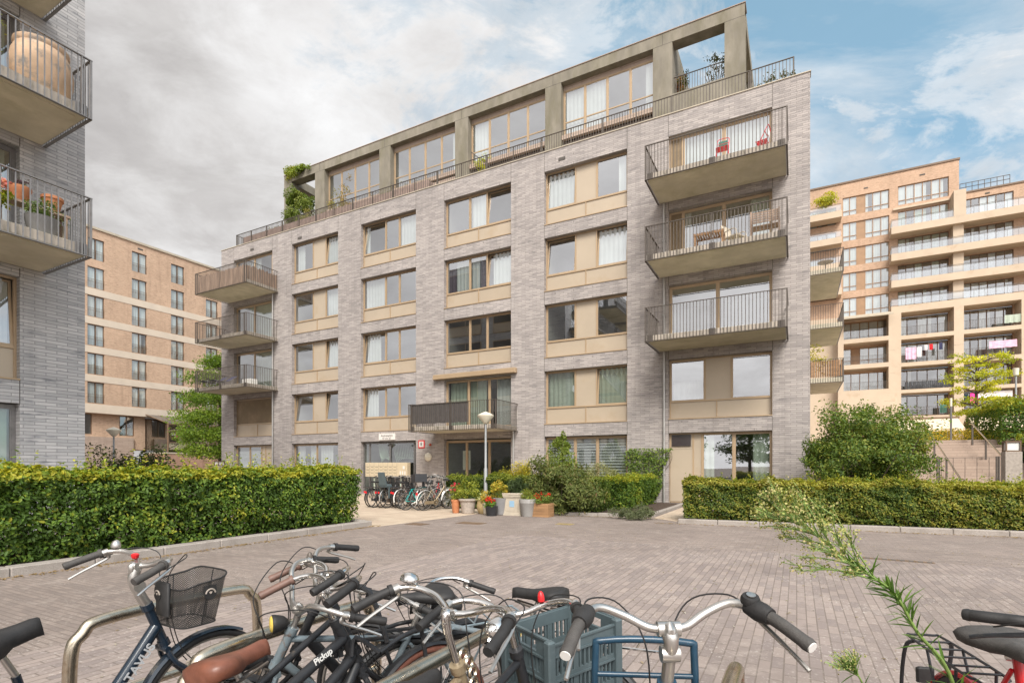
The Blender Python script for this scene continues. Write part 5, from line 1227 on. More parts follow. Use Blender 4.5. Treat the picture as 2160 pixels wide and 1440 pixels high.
def bench():
    t = thing('slatted_bench', 'brown slatted bench at the right end of the middle right balcony', 'bench', on_main(-.95, -1.5, 9.39), TH+R(180)); m = MB()
    for i in range(6): m.box(-.45, .45, -.25+.08*i, -.19+.08*i, .42, .445)
    m.build('seat', M_['wood'], t); m = MB()
    for i in range(5): m.box(-.45, .45, .24, .26, .5+.08*i, .56+.08*i)
    m.build('backrest', M_['wood'], t)
    for x in (-.45, .42): l = MB(); l.box(x, x+.05, -.24, -.19, 0, .62); l.box(x, x+.05, .261, .3, 0, .92); l.box(x, x+.05, -.24, .26, .62, .65); l.build('leg', M_['wood'], t)
bench()
def lounger(label, x):
    t = thing('lounge_chair', label, 'lounge chair', on_main(x, -1.6, 6.36), TH+R(85), 'striped loungers'); m = MB()
    pr = [(-.8, .32), (-.2, .30), (.1, .32), (.65, .72)]
    for i in range(9):
        y = -.28+.07*i; m.add([(a, y, b) for a, b in pr]+[(a, y+.06, b) for a, b in pr], [(j, j+1, 5+j, 4+j) for j in range(3)])
    m.build('cushion', [M_['darkcloth']], t); f = MB()
    for s_ in (-.3, .3): f.tube([(a, s_, b-.03) for a, b in pr], .018, 6); f.tube([(-.7, s_, 0), (-.6, s_, .3)], .016, 6); f.tube([(.2, s_, 0), (.15, s_, .3)], .016, 6)
    f.build('frame', M_['railgrey'], t)
lounger('dark striped lounge chair at the left on the lowest left balcony', -31.6); lounger('dark striped lounge chair right of the other on the lowest left balcony', -30.7)
m = MB(); m.bbox(-.4, .4, -.25, .25, 0, .38, .02); o = m.build('storage_box', M_['white']); o.location = on_main(-28.9, -1.2, 6.345); o.rotation_euler = (0, 0, TH); tag(o, 'white storage box on the lowest left balcony beside the loungers', 'box')
# plants on the roof terrace
shrub('terrace_shrub', 'large green shrub filling the left portal of the top floor', 'shrub', (-29.25, T0+2.75), (0, 0, 18.3), (1.0, .6, 2.3), 15000, .12, ((.05,.08,.018),(.09,.13,.03),(.15,.18,.045)), 34, .45, 41, trunk=False)
shrub('portal_climber', 'climbing plant hanging over the left corner of the concrete portal', 'climbing plant', (-29.6, T0+2.75), (0, 0, 21.35), (1.35, .25, .38), 2200, .10, ((.07,.12,.02),(.15,.20,.03),(.25,.22,.04)), 24, .25, 42, trunk=False)
shrub('terrace_shrub', 'pale feathery shrub beside the first portal pillar on the roof terrace', 'shrub', (-27.3, T0+1.9), (0, 0, 16.8), (.6, .5, 1.0), 1700, .08, ((.14,.14,.07),(.2,.19,.1)), 18, .3, 43, trunk=False)
shrub('terrace_shrub', 'thin twiggy plant before the leftmost top floor window', 'plant', (-24.9, T0+1.7), (0, 0, 17.2), (.55, .5, 1.2), 700, .09, ((.12,.14,.05),(.2,.16,.07)), 18, .3, 44, trunk=False)
shrub('terrace_shrub', 'reddish sparse plant at the middle of the leftmost top floor window', 'plant', (-24.0, T0+1.8), (0, 0, 17.9), (.35, .35, 1.3), 480, .09, ((.2,.13,.06),(.16,.15,.05)), 14, .25, 45, trunk=False)
shrub('terrace_vine', 'yellow green vine on the terrace divider in the middle of the roof railing', 'climbing plant', (-13.9, T0+.85), (0, 0, 16.5), (.5, .2, .9), 420, .09, ((.2,.24,.02),(.32,.33,.04)), 16, .2, 46, trunk=False)
shrub('portal_shrub', 'autumn red and green climber inside the right portal', 'climbing plant', (-4.75, T0+3.9), (0, 0, 18.9), (.25, .5, 1.3), 1500, .09, ((.05,.07,.02),(.1,.1,.03),(.28,.08,.05)), 26, .25, 47, trunk=False)
shrub('terrace_olive', 'small grey leaved tree standing in the right portal of the top floor', 'small tree', (-3.25, T0+3.9), (0, 0, 19.75), (.55, .4, .65), 420, .085, ((.05,.06,.04),(.09,.10,.06)), 26, .22, 48, trunk=False)
m = MB()
for i in range(9): m.tube(cat([(0,0,17.6), (.05*(i-4), .02, 18.6), (.12*(i-4), .05, 19.5+.08*(i % 3))], 3), .014, 4)
o = m.build('branches', M_['twig']); o.parent = bpy.data.objects['terrace_olive']
shrub('terrace_plant', 'thin grey leaved plant at the right end of the roof terrace railing', 'plant', (-.7, T0+.9), (0, 0, 16.3), (.75, .2, .45), 260, .08, ((.05,.06,.04),(.09,.10,.06)), 16, .2, 49, trunk=False)
shrub('tower_balcony_tree', 'round yellow green tree on an upper balcony of the right tower', 'small tree', (3.2, 73.8), (0, 0, 33.2), (1.2, .8, 1.0), 1300, .2, ((.12,.15,.02),(.22,.24,.03),(.34,.33,.04)), 22, .5, 50, trunk=False)
shrub('balcony_bamboo', 'yellow green bamboo on the lowest balcony of the grey block end wall', 'plant', (1.0, T0+12.6), (0, 0, 7.6), (.6, .4, .8), 420, .16, ((.22,.24,.02),(.36,.34,.04)), 16, .3, 51, trunk=False, aspect=.25)
t = thing('garden_table', 'round grey garden table on the end wall balcony of the grey block', 'table', on_main(1.45, 13.2, 12.40)); m = MB(); m.lathe([(.01, .70), (.40, .70), (.41, .72), (.40, .735), (.01, .735)], 20); m.build('tabletop', M_['bowl'], t, 40); m = MB(); m.tube([(0, 0, .02), (0, 0, .70)], .035, 8); m.lathe([(.22, 0), (.22, .02), (.04, .04)], 14); m.build('leg', M_['bowl'], t, 40)
# near left balconies
o = MB().lathe([(.30, 0), (.36, .02), (.46, .2), (.53, .45), (.54, .62), (.50, .85), (.44, 1.0), (.47, 1.05), (.47, 1.10), (.42, 1.10)], 32).build('clay_jar', M_['claytub'], None, 40); o.location = on_left(5.24, -1.5, 9.275); tag(o, 'huge worn clay jar standing behind the bars of the upper left balcony', 'jar')
def bal_pot(name, label, x, y, z, prof, m, plant, flowers=None, seed=1):
    r = pot(name, label, 0, 0, prof, m, plant, flowers, group=None, seed=seed); r.location = on_left(x, y, z); return r
bal_pot('red_pot', 'red pot with thin green stems left of the huge clay jar', 4.28, -1.55, 9.275, [(.12,0),(.14,.02),(.19,.36),(.2,.40),(.17,.41)], 'redpot', (240, .06, LG, (.3,.25,.6), .3), (30, .05, ((.6,.02,.06),(.7,.05,.1)), (.25,.2,.4), .5), seed=12)
bal_pot('hydrangea_pot', 'black pot of pink hydrangeas on the lower left balcony', 4.30, -1.65, 6.305, [(.16,0),(.18,.02),(.24,.36),(.25,.40),(.22,.41)], 'blackpot', (620, .10, ((.10,.16,.02),(.22,.27,.03),(.36,.33,.05)), (.42,.36,.32), .75), (420, .07, ((.62,.16,.16),(.75,.3,.26),(.8,.45,.36)), (.34,.3,.1), .42), seed=13)
bal_pot('dark_pot', 'dark grey pot with small leaved plant under the wall shelf', 5.15, -1.75, 6.305, [(.2,0),(.22,.02),(.28,.34),(.3,.38),(.27,.39)], 'greypot', (620, .055, ((.05,.09,.03),(.1,.15,.05)), (.42,.34,.2), .5), (30, .04, ((.7,.7,.65),(.8,.8,.75)), (.3,.25,.1), .2), seed=14)
t = thing('plant_shelf', 'grey wooden plank shelf carrying two terracotta pots on the lower left balcony', 'shelf', on_left(5.15, -1.3, 6.305), TH+R(90)); m = MB(); m.box(-.62, .62, -.16, .16, .70, .75); m.build('board', M_['wood'], t)
for x in (-.55, .55): l = MB(); l.box(x-.02, x+.02, -.15, -.11, 0, .70); l.box(x-.02, x+.02, .11, .15, 0, .7); l.build('leg', M_['wood'], t)
bal_pot('terracotta_pot', 'ornate terracotta pot, left one on the plank shelf', 4.95, -1.3, 7.056, [(.11,0),(.13,.02),(.17,.2),(.2,.26),(.2,.30),(.17,.31)], 'terracotta', (120, .05, ((.05,.03,.06),(.1,.07,.1)), (.18,.16,.1), .5), seed=15)
bal_pot('terracotta_pot', 'plain terracotta pot, right one on the plank shelf', 5.5, -1.3, 7.056, [(.11,0),(.12,.02),(.18,.26),(.2,.27),(.2,.33),(.17,.34)], 'terracotta', None, seed=16)
m = MB(); m.add([(0,0,0),(0,-1.2,0),(0,-1.2,.55),(0,0,1.15),(.03,0,0),(.03,-1.2,0),(.03,-1.2,.55),(.03,0,1.15)], [(0,1,2,3),(7,6,5,4),(0,4,5,1),(1,5,6,2),(2,6,7,3),(3,7,4,0)]); o = m.build('side_screen', M_['stone']); o.location = on_left(5.72, -.05, 6.305); o.rotation_euler = (0, 0, TH+R(90)); tag(o, 'pale sloping side screen at the far end of the lower left balcony', 'screen')

t = thing('terrace_planter', 'long brown planter trough behind the left half of the roof terrace railing', 'planter', on_main(-31.9, .48, 15.46)); m = MB()
for i in range(12): m.bbox(1.25*i+.01, 1.25*(i+1)-.01, 0, .45, 0, 1.0, .01)
m.build('trough', M_['terracotta2'], t); q = MB(); q.box(.05, 14.95, .03, .42, .9, 1.015); q.build('soil', M_['soil'], t)
P = np.stack([RNG.uniform(.1, 14.9, 900), RNG.uniform(.05, .4, 900), 1.02+RNG.exponential(.08, 900)], 1); P = P[vnoise(P, 1.5, 8) > -.05]; leaves('plant', P, .07, t, ((.09,.1,.04),(.16,.15,.06)), None, .2)

# trees of the park behind the viewer: the photograph shows them mirrored in the ground floor glass
t0_ = tree('park_tree', 'broad dark green park tree behind the viewer, mirrored in the ground floor glass', (-22, -14), 0, 9.5, [(8.2, 2.2, 1.3), (6.6, 3.2, 1.5), (4.8, 3.4, 1.5), (3.2, 2.8, 1.2)], 5200, .34, ((.02,.04,.012),(.04,.07,.018),(.06,.10,.025)), 61, .22, .7)
t0_['group'] = 'park trees behind the viewer'
for q, (s_, t_, k) in enumerate(((-30, -22, 1.1), (-14, -24, 1.0), (-26, -34, 1.25), (-6, -34, 1.1), (-38, -10, 1.0), (4, -30, 1.05))):
    c = copy_tree(t0_); c.location = S(s_, t_); c.scale = (k, k, k*(.8+.1*(q % 3))); c.rotation_euler = (0, 0, q*1.1)
# ------------------------------------------------------------------ bicycles (local frame: x forward, y left, z up, origin under the rear axle)
def arc_strip(mb, c, R_, a0, a1, w, th=.004, n=22, lip=.012):
    vs = []
    for i in range(n+1):
        a = a0+(a1-a0)*i/n; u = (math.cos(a), math.sin(a))
        for y, r in ((-w/2, R_-lip), (-w*.32, R_), (w*.32, R_), (w/2, R_-lip), (w/2-.003, R_-lip-.002), (w*.30, R_-th), (-w*.30, R_-th), (-w/2+.003, R_-lip-.002)):
            vs.append((c[0]+u[0]*r, c[1]+y, c[2]+u[1]*r))
    fs = [(8*i+k, 8*i+(k+1)%8, 8*i+8+(k+1)%8, 8*i+8+k) for i in range(n) for k in range(8)]
    mb.add(vs, fs)
def ring(mb, c, R_, r, n=40, m=8, squash=1.0):
    vs = []; fs = []
    for i in range(n):
        a = 2*math.pi*i/n
        for k in range(m):
            b = 2*math.pi*k/m; q = R_+r*math.cos(b); vs.append((c[0]+q*math.cos(a), c[1]+r*squash*math.sin(b), c[2]+q*math.sin(a)))
    for i in range(n):
        for k in range(m): fs.append((i*m+k, ((i+1)%n)*m+k, ((i+1)%n)*m+(k+1)%m, i*m+(k+1)%m))
    mb.add(vs, fs)
def saddle_mesh(mb, c, L=.27, W=.20, h=.085, drop=.02):
    prof = [(-.5, .55, -.01), (-.46, .86, .0), (-.36, 1.0, .004), (-.2, .93, .0), (-.05, .62, -.006), (.1, .34, -.012), (.25, .25, -.012), (.40, .21, -.010), (.48, .15, -.014), (.5, .05, -.02)]
    vs = []; m = 12
    for t, w, z in prof:
        hw = W/2*w
        for k in range(m):
            a = 2*math.pi*k/m; cy = math.cos(a); sz = math.sin(a)
            zz = (h*.30*sz if sz > 0 else h*(.75 if w > .5 else .48)*sz*(.35+.65*abs(cy)))
            vs.append((c[0]+t*L, c[1]+hw*math.copysign(abs(cy)**.8, cy), c[2]+z+zz))
    n = len(prof); fs = [(i*m+k, (i+1)*m+k, (i+1)*m+(k+1)%m, i*m+(k+1)%m) for i in range(n-1) for k in range(m)]
    fs += [tuple(range(m)), tuple(range((n-1)*m+m-1, (n-1)*m-1, -1))]; mb.add(vs, fs)
BARS = {'dutch': [(0,0,0), (.035,-.05,.005), (.06,-.13,.03), (.045,-.22,.05), (-.04,-.285,.05), (-.14,-.30,.02), (-.25,-.31,-.01)],
        'wide': [(0,0,0), (.01,-.05,.002), (.03,-.11,.03), (.03,-.175,.055), (-.005,-.215,.052), (-.07,-.25,.035), (-.15,-.287,.0)],
        'cruiser': [(0,0,0), (0,-.06,.0), (-.01,-.13,.045), (-.02,-.20,.09), (-.06,-.27,.10), (-.14,-.33,.085), (-.26,-.36,.06)],
        'comfort': [(0,0,0), (.03,-.05,.005), (.05,-.12,.03), (.035,-.20,.045), (-.01,-.25,.04), (-.07,-.275,.02), (-.145,-.29,-.005)],
        'flat': [(0,0,0), (0,-.1,.01), (0,-.2,.02), (-.02,-.24,.02), (-.04,-.28,.02), (-.06,-.30,.018)]}
def bike(label, origin, rotz, lean=0., steer=0., frame='navy', style='step', barm='alu', gripm='rubber', bars='dutch', saddlem='rubber', saddle_z=.96, tyrem='rubber', rimm='alu', fork=None, guard='black',
         rear_rack=None, front_carrier=None, headlight=None, rear_light='red', bell=None, chainguard=True, lod=1, HTz=.92, stem=.20, cables=True, group='bicycles parked at the foreground racks', R_=.35, wb=1.10, name='bicycle', springs=False, saddle_x=.19, stz=.74, saddle_h=.085, saddle_tilt=0, saddle_w=.20, grip_right=None, guards=True, levers=True, stemm=None, gripend=None):
    root = thing(name, label, 'bicycle', origin, None, group, (R(lean), 0, rotz))
    g = lambda k: M_[k]; hi = lod > 0
    HT = Vector((.80, 0, HTz)); HB = Vector((.80+(HTz-.72)*.40, 0, .72)); BB = Vector((.44, 0, .29)); ST = Vector((.25+(saddle_x-.19)*.9, 0, stz)); RA = Vector((0, 0, R_)); FA = Vector((wb, 0, R_))
    ax = (HT-HB).normalized(); SM = Matrix.Translation(HB) @ Matrix.Rotation(R(steer), 4, ax) @ Matrix.Translation(-HB)
    n = 10 if hi else 6
    f = MB(); f.tube([HB-ax*.01, HT+ax*.01], .021, n); 
    if hi: f.tube([HT-ax*.005, HT+ax*.025], .027, n); f.tube([HB-ax*.025, HB+ax*.005], .026, n)
    f.tube([BB, ST], .016, n)
    if style == 'step': f.tube(cat([HT-ax*.10, HT.lerp(BB, .5)+Vector((.03, 0, -.05)), BB], 5), .027, n)
    elif style == 'curve': f.tube(cat([HT-ax*.03, (.66, 0, .62), (.50, 0, .46), BB+(ST-BB)*.35], 5), .017, n); f.tube(cat([HB+ax*.03, (.62, 0, .42), BB], 5), .018, n)
    elif style == 'double': f.tube([HT-ax*.07, ST+Vector((0, 0, -.03))], .021, n); f.tube([HT-ax*.16, ST.lerp(BB, .38)], .021, n); f.tube([HB+ax*.02, BB], .021, n)
    else: f.tube([HT-ax*.03, ST+Vector((0, 0, -.02))], .015, n); f.tube([HB+ax*.02, BB], .018, n)
    for s_ in (-1, 1): f.tube([BB+Vector((0, .03*s_, 0)), RA+Vector((0, .06*s_, 0))], .010, 6); f.tube([ST+Vector((0, .018*s_, -.04)), RA+Vector((0, .06*s_, 0))], .008, 6)
    fo = f.build('frame', g(frame), root, 45)
    sp = MB(); sp.tube([ST, Vector((saddle_x, 0, saddle_z-.05))], .0125, n); sp.build('seat_post', g('alu'), root, 45)
    s = MB(); s.M = Matrix.Translation((saddle_x-.005, 0, saddle_z)) @ Matrix.Rotation(R(-saddle_tilt), 4, 'Y'); saddle_mesh(s, (0, 0, 0), h=saddle_h, W=saddle_w); sd = s.build('saddle', g(saddlem), root, 70)
    if springs:
        q = MB()
        for y in (-.055, .055):
            q.tube([(saddle_x-.10+.022*math.cos(i*1.3)*1, y+.022*math.sin(i*1.3), saddle_z-.10+.0022*i) for i in range(32)], .0035, 5)
        q.tube([(saddle_x-.14, -.06, saddle_z-.1), (saddle_x-.14, .06, saddle_z-.1)], .006, 5); q.tube([(saddle_x-.11, .03, saddle_z-.1), (saddle_x+.11, .015, saddle_z-.05)], .005, 5); q.tube([(saddle_x-.11, -.03, saddle_z-.1), (saddle_x+.11, -.015, saddle_z-.05)], .005, 5); q.build('saddle_spring', g('rail'), sd, 60)
    def wheel(C, M, nm):
        w_ = MB(); w_.M = M; ring(w_, C, R_-.036, .010, 44 if hi else 26, 6, 1.1); w_.tube([C+Vector((0, -.05, 0)), C+Vector((0, .05, 0))], .018, 8)
        ns = 32 if hi else 14
        for i in range(ns):
            a = 2*math.pi*i/ns; b = a+(.55 if i % 4 < 2 else -.55); y = .03 if i % 2 else -.03
            w_.tube([C+Vector((.02*math.cos(b), y, .02*math.sin(b))), C+Vector(((R_-.044)*math.cos(a), 0, (R_-.044)*math.sin(a)))], .0012 if hi else .0022, 3, cap=False)
        wo = w_.build(nm, g(rimm), root, 50)
        t = MB(); t.M = M; ring(t, C, R_-.016, .019, 48 if hi else 28, 10 if hi else 6); t.build('tyre', g(tyrem), wo, 60)
    I = Matrix.Identity(4); wheel(RA, I, 'rear_wheel'); wheel(FA, SM, 'front_wheel')
    k = MB(); k.M = SM
    for s_ in (-1, 1): k.tube(cat([HB+Vector((.0, .03*s_, -.03)), HB+Vector((.03, .05*s_, -.10)), (HB+FA)*.5+Vector((.0, .052*s_, 0)), FA+Vector((0, .052*s_, 0))], 3), .012, 8 if hi else 5)
    k.tube([HB+Vector((0, -.045, -.035)), HB+Vector((0, .045, -.035))], .015, 8); k.build('fork', g(fork or frame), root, 45)
    if guards:
        m = MB(); arc_strip(m, RA, R_+.018, R(20), R(195), .05, n=22 if hi else 12)
        if hi:
            for s_ in (-1, 1): m.tube([RA+Vector((0, .06*s_, 0)), RA+Vector((math.cos(R(170))*(R_+.012), .02*s_, math.sin(R(170))*(R_+.012)))], .0025, 4)
        m.build('mudguard', g(guard), root, 50)
        m = MB(); m.M = SM; arc_strip(m, FA, R_+.018, R(62), R(182), .05, n=22 if hi else 12)
        if hi:
            for s_ in (-1, 1): m.tube([FA+Vector((0, .055*s_, 0)), FA+Vector((math.cos(R(160))*(R_+.012), .02*s_, math.sin(R(160))*(R_+.012)))], .0025, 4)
        m.build('mudguard', g(guard), root, 50)
    if chainguard:
        c = MB(); c.bbox(-.05, .52, -.075, -.05, .235, .345, .01); c.lathe([(.10, -.05), (.105, -.055), (.105, -.07), (.10, -.075)], 18, (BB.x, 0, BB.z), 'y'); c.build('chain_guard', g('black' if frame in ('navy', 'black') else frame), root, 45)
    c = MB(); c.tube([(BB.x, -.085, BB.z), (BB.x+.12, -.09, BB.z-.12)], .010, 6); c.tube([(BB.x, .085, BB.z), (BB.x-.12, .09, BB.z+.12)], .010, 6); c.tube([(BB.x, -.085, BB.z), (BB.x, .085, BB.z)], .016, 8); co = c.build('crank', g('alu'), root, 45)
    for s_, d in ((-1, (.12, -.12)), (1, (-.12, .12))): p = MB(); p.bbox(BB.x+d[0]-.045, BB.x+d[0]+.045, s_*.10, s_*.19, BB.z+d[1]-.012, BB.z+d[1]+.012, .006); p.build('pedal', g('rubber'), co)
    # bars and everything on them
    C = HT+ax*stem+Vector((.03, 0, 0)); h = MB(); h.M = SM
    h.tube([HT+ax*.02, HT+ax*(stem-.02)], .0125, n); h.tube(cat([HT+ax*(stem-.06), HT+ax*stem+Vector((.01, 0, .005)), C], 3), .0155, n); h.tube([C+Vector((0, -.022, 0)), C+Vector((0, .022, 0))], .0195, n)
    B = [Vector(p) for p in BARS[bars]]; right = [C+p for p in B]; left = [C+Vector((p.x, -p.y, p.z)) for p in B]
    rc = cat(right, 5); lc = cat(left, 5); pts = list(reversed(lc))[:-1]+rc; h.tube(pts, .0118, n)
    ho = h.build('handlebar', [g(barm)], root, 50)
    if stemm: pass
    for side, crv in ((-1, rc), (1, lc)):
        gl = .0; i = len(crv)-1; seg = [crv[i]]
        while gl < .125 and i > 0: gl += (crv[i]-crv[i-1]).length; i -= 1; seg.append(crv[i])
        seg.reverse(); e = seg[-1]+(seg[-1]-seg[-2]).normalized()*.012
        gm = MB(); gm.M = SM; nn = len(seg); gm.tube(seg+[e], [.0175]+[.0165]*(nn-2)+[.018, .016], n)
        gm.tube([seg[0]-(seg[1]-seg[0])*.2, seg[0]+(seg[1]-seg[0]).normalized()*.012], .022, n)
        go = gm.build('grip', g(grip_right if (grip_right and side < 0) else gripm), ho, 50)
        if gripend: q = MB(); q.M = SM; d = (e-seg[-1]).normalized(); q.tube([e-d*.002, e+d*.003], .0135, 12); q.build('grip_end', g(gripend), go, 40)
        if levers and hi:
            lv = MB(); lv.M = SM; p0 = crv[i-1] if i > 0 else crv[0]; d = (seg[-1]-seg[0]).normalized(); dn = Vector((0, 0, -1)); fw = Vector((1, 0, 0))
            lv.tube([p0-d*.012, p0+d*.012], .0165, n); lv.tube(cat([p0, p0+dn*.02+fw*.025+d*.01, p0+dn*.03+fw*.03+d*.05, p0+dn*.045+fw*.02+d*.11, p0+dn*.06+fw*.012+d*.155], 4), [.009]*5+[.007]*6+[.006]*6, 6); lv.build('brake_lever', g(barm if barm != 'chrome' else 'alu'), ho, 50)
    if cables and hi:
        cb = MB(); cb.M = SM
        for s_, crv in ((-1, rc), (1, lc)):
            p0 = crv[int(len(crv)*.72)]+Vector((.02, 0, -.02)); cb.tube(cat([p0, p0+Vector((.10, -s_*.03, .035)), C+Vector((.15, s_*.10, .03)), C+Vector((.12, s_*.03, -.10)), HB+Vector((.06, s_*.02, -.02)), FA*.4+HB*.6+Vector((.05, s_*.05, 0))], 6), .0026, 5)
        cb.build('cable', g('rubber'), ho, 60)
    if bell:
        p0 = lc[int(len(lc)*.55)] if bell[1] > 0 else rc[int(len(rc)*(bell[4] if len(bell) > 4 else .6))]; b = MB(); b.M = SM @ Matrix.Translation(p0) @ Matrix.Rotation(R(bell[2] if len(bell) > 2 else 10), 4, 'Y'); r_ = bell[3] if len(bell) > 3 else .026
        b.lathe([(r_*.4, .012), (r_*.95, .016), (r_, .022), (r_*.96, .034), (r_*.7, .046), (r_*.3, .052), (.003, .053)], 18); b.build('bell', g(bell[0]), ho, 50)
    if headlight:
        p0 = Vector(headlight[1]); b = MB(); b.M = SM @ Matrix.Translation(p0); b.lathe([(.012, -.05), (.03, -.03), (.038, 0), (.04, .012), (.037, .016)], 18, (0, 0, 0), 'x'); b.tube([(-.02, 0, 0), (-.045, 0, -.03)], .006, 5)
        bo = b.build('headlight', g(headlight[0]), root, 50); q = MB(); q.M = SM @ Matrix.Translation(p0); q.lathe([(.035, .0165), (.03, .022), (.003, .026)], 18, (0, 0, 0), 'x'); q.build('lens', g(headlight[2] if len(headlight) > 2 else 'lens'), bo, 50)
    if rear_light: 
        b = MB(); b.bbox(-.385 if rear_rack else -.375, -.36 if rear_rack else -.35, -.035, .035, .55, .62, .006); b.build('rear_light', g(rear_light), root)
    if rear_rack:
        r_ = MB(); z = .765; q = .006 if hi else .008
        r_.tube(cat([(.16, -.05, z), (.10, -.065, z), (-.34, -.065, z), (-.38, -.04, z), (-.38, .04, z), (-.34, .065, z), (.10, .065, z), (.16, .05, z)], 4), q, 6)
        for x in (-.28, -.18, -.08, .02, .1): r_.tube([(x, -.065, z), (x, .065, z)], q*.8, 5)
        for s_ in (-1, 1): r_.tube([(-.18, .065*s_, z), (0, .068*s_, R_)], q, 5); r_.tube([(.06, .065*s_, z), (0.01, .068*s_, R_)], q, 5)
        r_.tube(cat([(.16, -.05, z), (.24, 0, z-.03), (.16, .05, z)], 3), q, 5); r_.build('rear_rack', g(rear_rack), root, 50)
    if front_carrier == 'pickup':
        r_ = MB(); z = .80; T = FA+Vector((-.06, 0, 0))
        r_.tube(cat([(.88, -.13, z-.03), (1.0, -.15, z), (1.26, -.15, z), (1.33, -.10, z), (1.33, .10, z), (1.26, .15, z), (1.0, .15, z), (.88, .13, z-.03)], 4), .011, 8)
        for x in (1.02, 1.16): r_.tube([(x, -.15, z), (x, .15, z)], .009, 6)
        for s_ in (-1, 1): r_.tube([(1.16, .13*s_, z), (wb, .07*s_, R_)], .010, 6); r_.tube(cat([(.88, .13*s_, z-.03), (.84, .05*s_, z+.05), (.82, .03*s_, z-.02)], 3), .010, 6); r_.tube(cat([(.92, .14*s_, z), (.88, .13*s_, z+.22), (.84, .06*s_, z+.26)], 3), .011, 6)
        r_.build('front_carrier', g('black'), root, 50)
    if front_carrier == 'hoop':
        r_ = MB(); z = .74
        r_.tube(cat([(1.15, -.165, .52), (1.15, -.165, .90), (1.15, -.13, .955), (1.15, .13, .955), (1.15, .165, .90), (1.15, .165, .52)], 6), .0125, 10)
        r_.tube([(1.15, -.165, .84), (1.15, .165, .84)], .010, 8); r_.tube(cat([(1.13, -.10, .55), (1.13, -.10, .73), (1.13, -.07, .76), (1.13, .07, .76), (1.13, .10, .73), (1.13, .10, .55)], 5), .010, 8)
        r_.tube(cat([(1.15, -.165, .60), (1.45, -.165, .58), (1.50, -.12, .58), (1.50, .12, .58), (1.45, .165, .58), (1.15, .165, .60)], 4), .011, 8)
        for y in (-.08, 0, .08): r_.tube([(1.15, y, .60), (1.5, y, .58)], .008, 6)
        for s_ in (-1, 1): r_.tube([(1.15, .09*s_, .8), (.90, .03*s_, .82)], .010, 6); r_.tube([(1.2, .16*s_, .59), (wb, .07*s_, R_)], .009, 6)
        r_.build('front_carrier', g('blue'), root, 50)
    if front_carrier == 'plain':
        r_ = MB(); z = .62
        r_.tube(cat([(.90, -.12, z), (1.24, -.14, z), (1.28, -.1, z), (1.28, .1, z), (1.24, .14, z), (.90, .12, z)], 4), .009, 8)
        for y in (-.05, .05): r_.tube([(.9, y, z), (1.28, y, z)], .008, 6)
        for s_ in (-1, 1): r_.tube([(1.12, .12*s_, z), (wb, .07*s_, R_)], .008, 6)
        r_.build('front_carrier', g('chrome'), root, 50)
    return root, SM, HT, HB, C
NH = TH+R(90)                                   # heading straight away along the racks
# steel leaning hoops
def hoop(label, s, t0, t1, z=.80, r=.0295):
    t = thing('bike_stand', label, 'bike stand', S(s, 0), TH, 'steel bicycle leaning hoops'); m = MB(); e = .17
    m.tube(cat([(0, t0, -.05), (0, t0, z-e-.02), (0, t0+.05, z-.05), (0, t0+e, z), (0, t1-e, z), (0, t1-.05, z-.05), (0, t1, z-e-.02), (0, t1, -.05)], 6), r, 14); m.build('hoop', M_['steel'], t, 60)
    m = MB(); m.tube([(0, t0, .42), (0, t1, .42)], r*.85, 12); m.build('cross_bar', M_['steel'], t, 60)
hoop('steel leaning hoop behind the wire basket bicycle, leftmost of the row', -3.0, 1.22, 2.2); hoop('steel leaning hoop between the brown saddle and the dark tubed bicycle', -2.08, 1.2, 2.27); hoop('rust stained steel leaning hoop running into the grey crate', -1.22, .8, 2.24); hoop('steel leaning hoop at the right of the blue carrier bicycle', -.20, .9, 2.21)
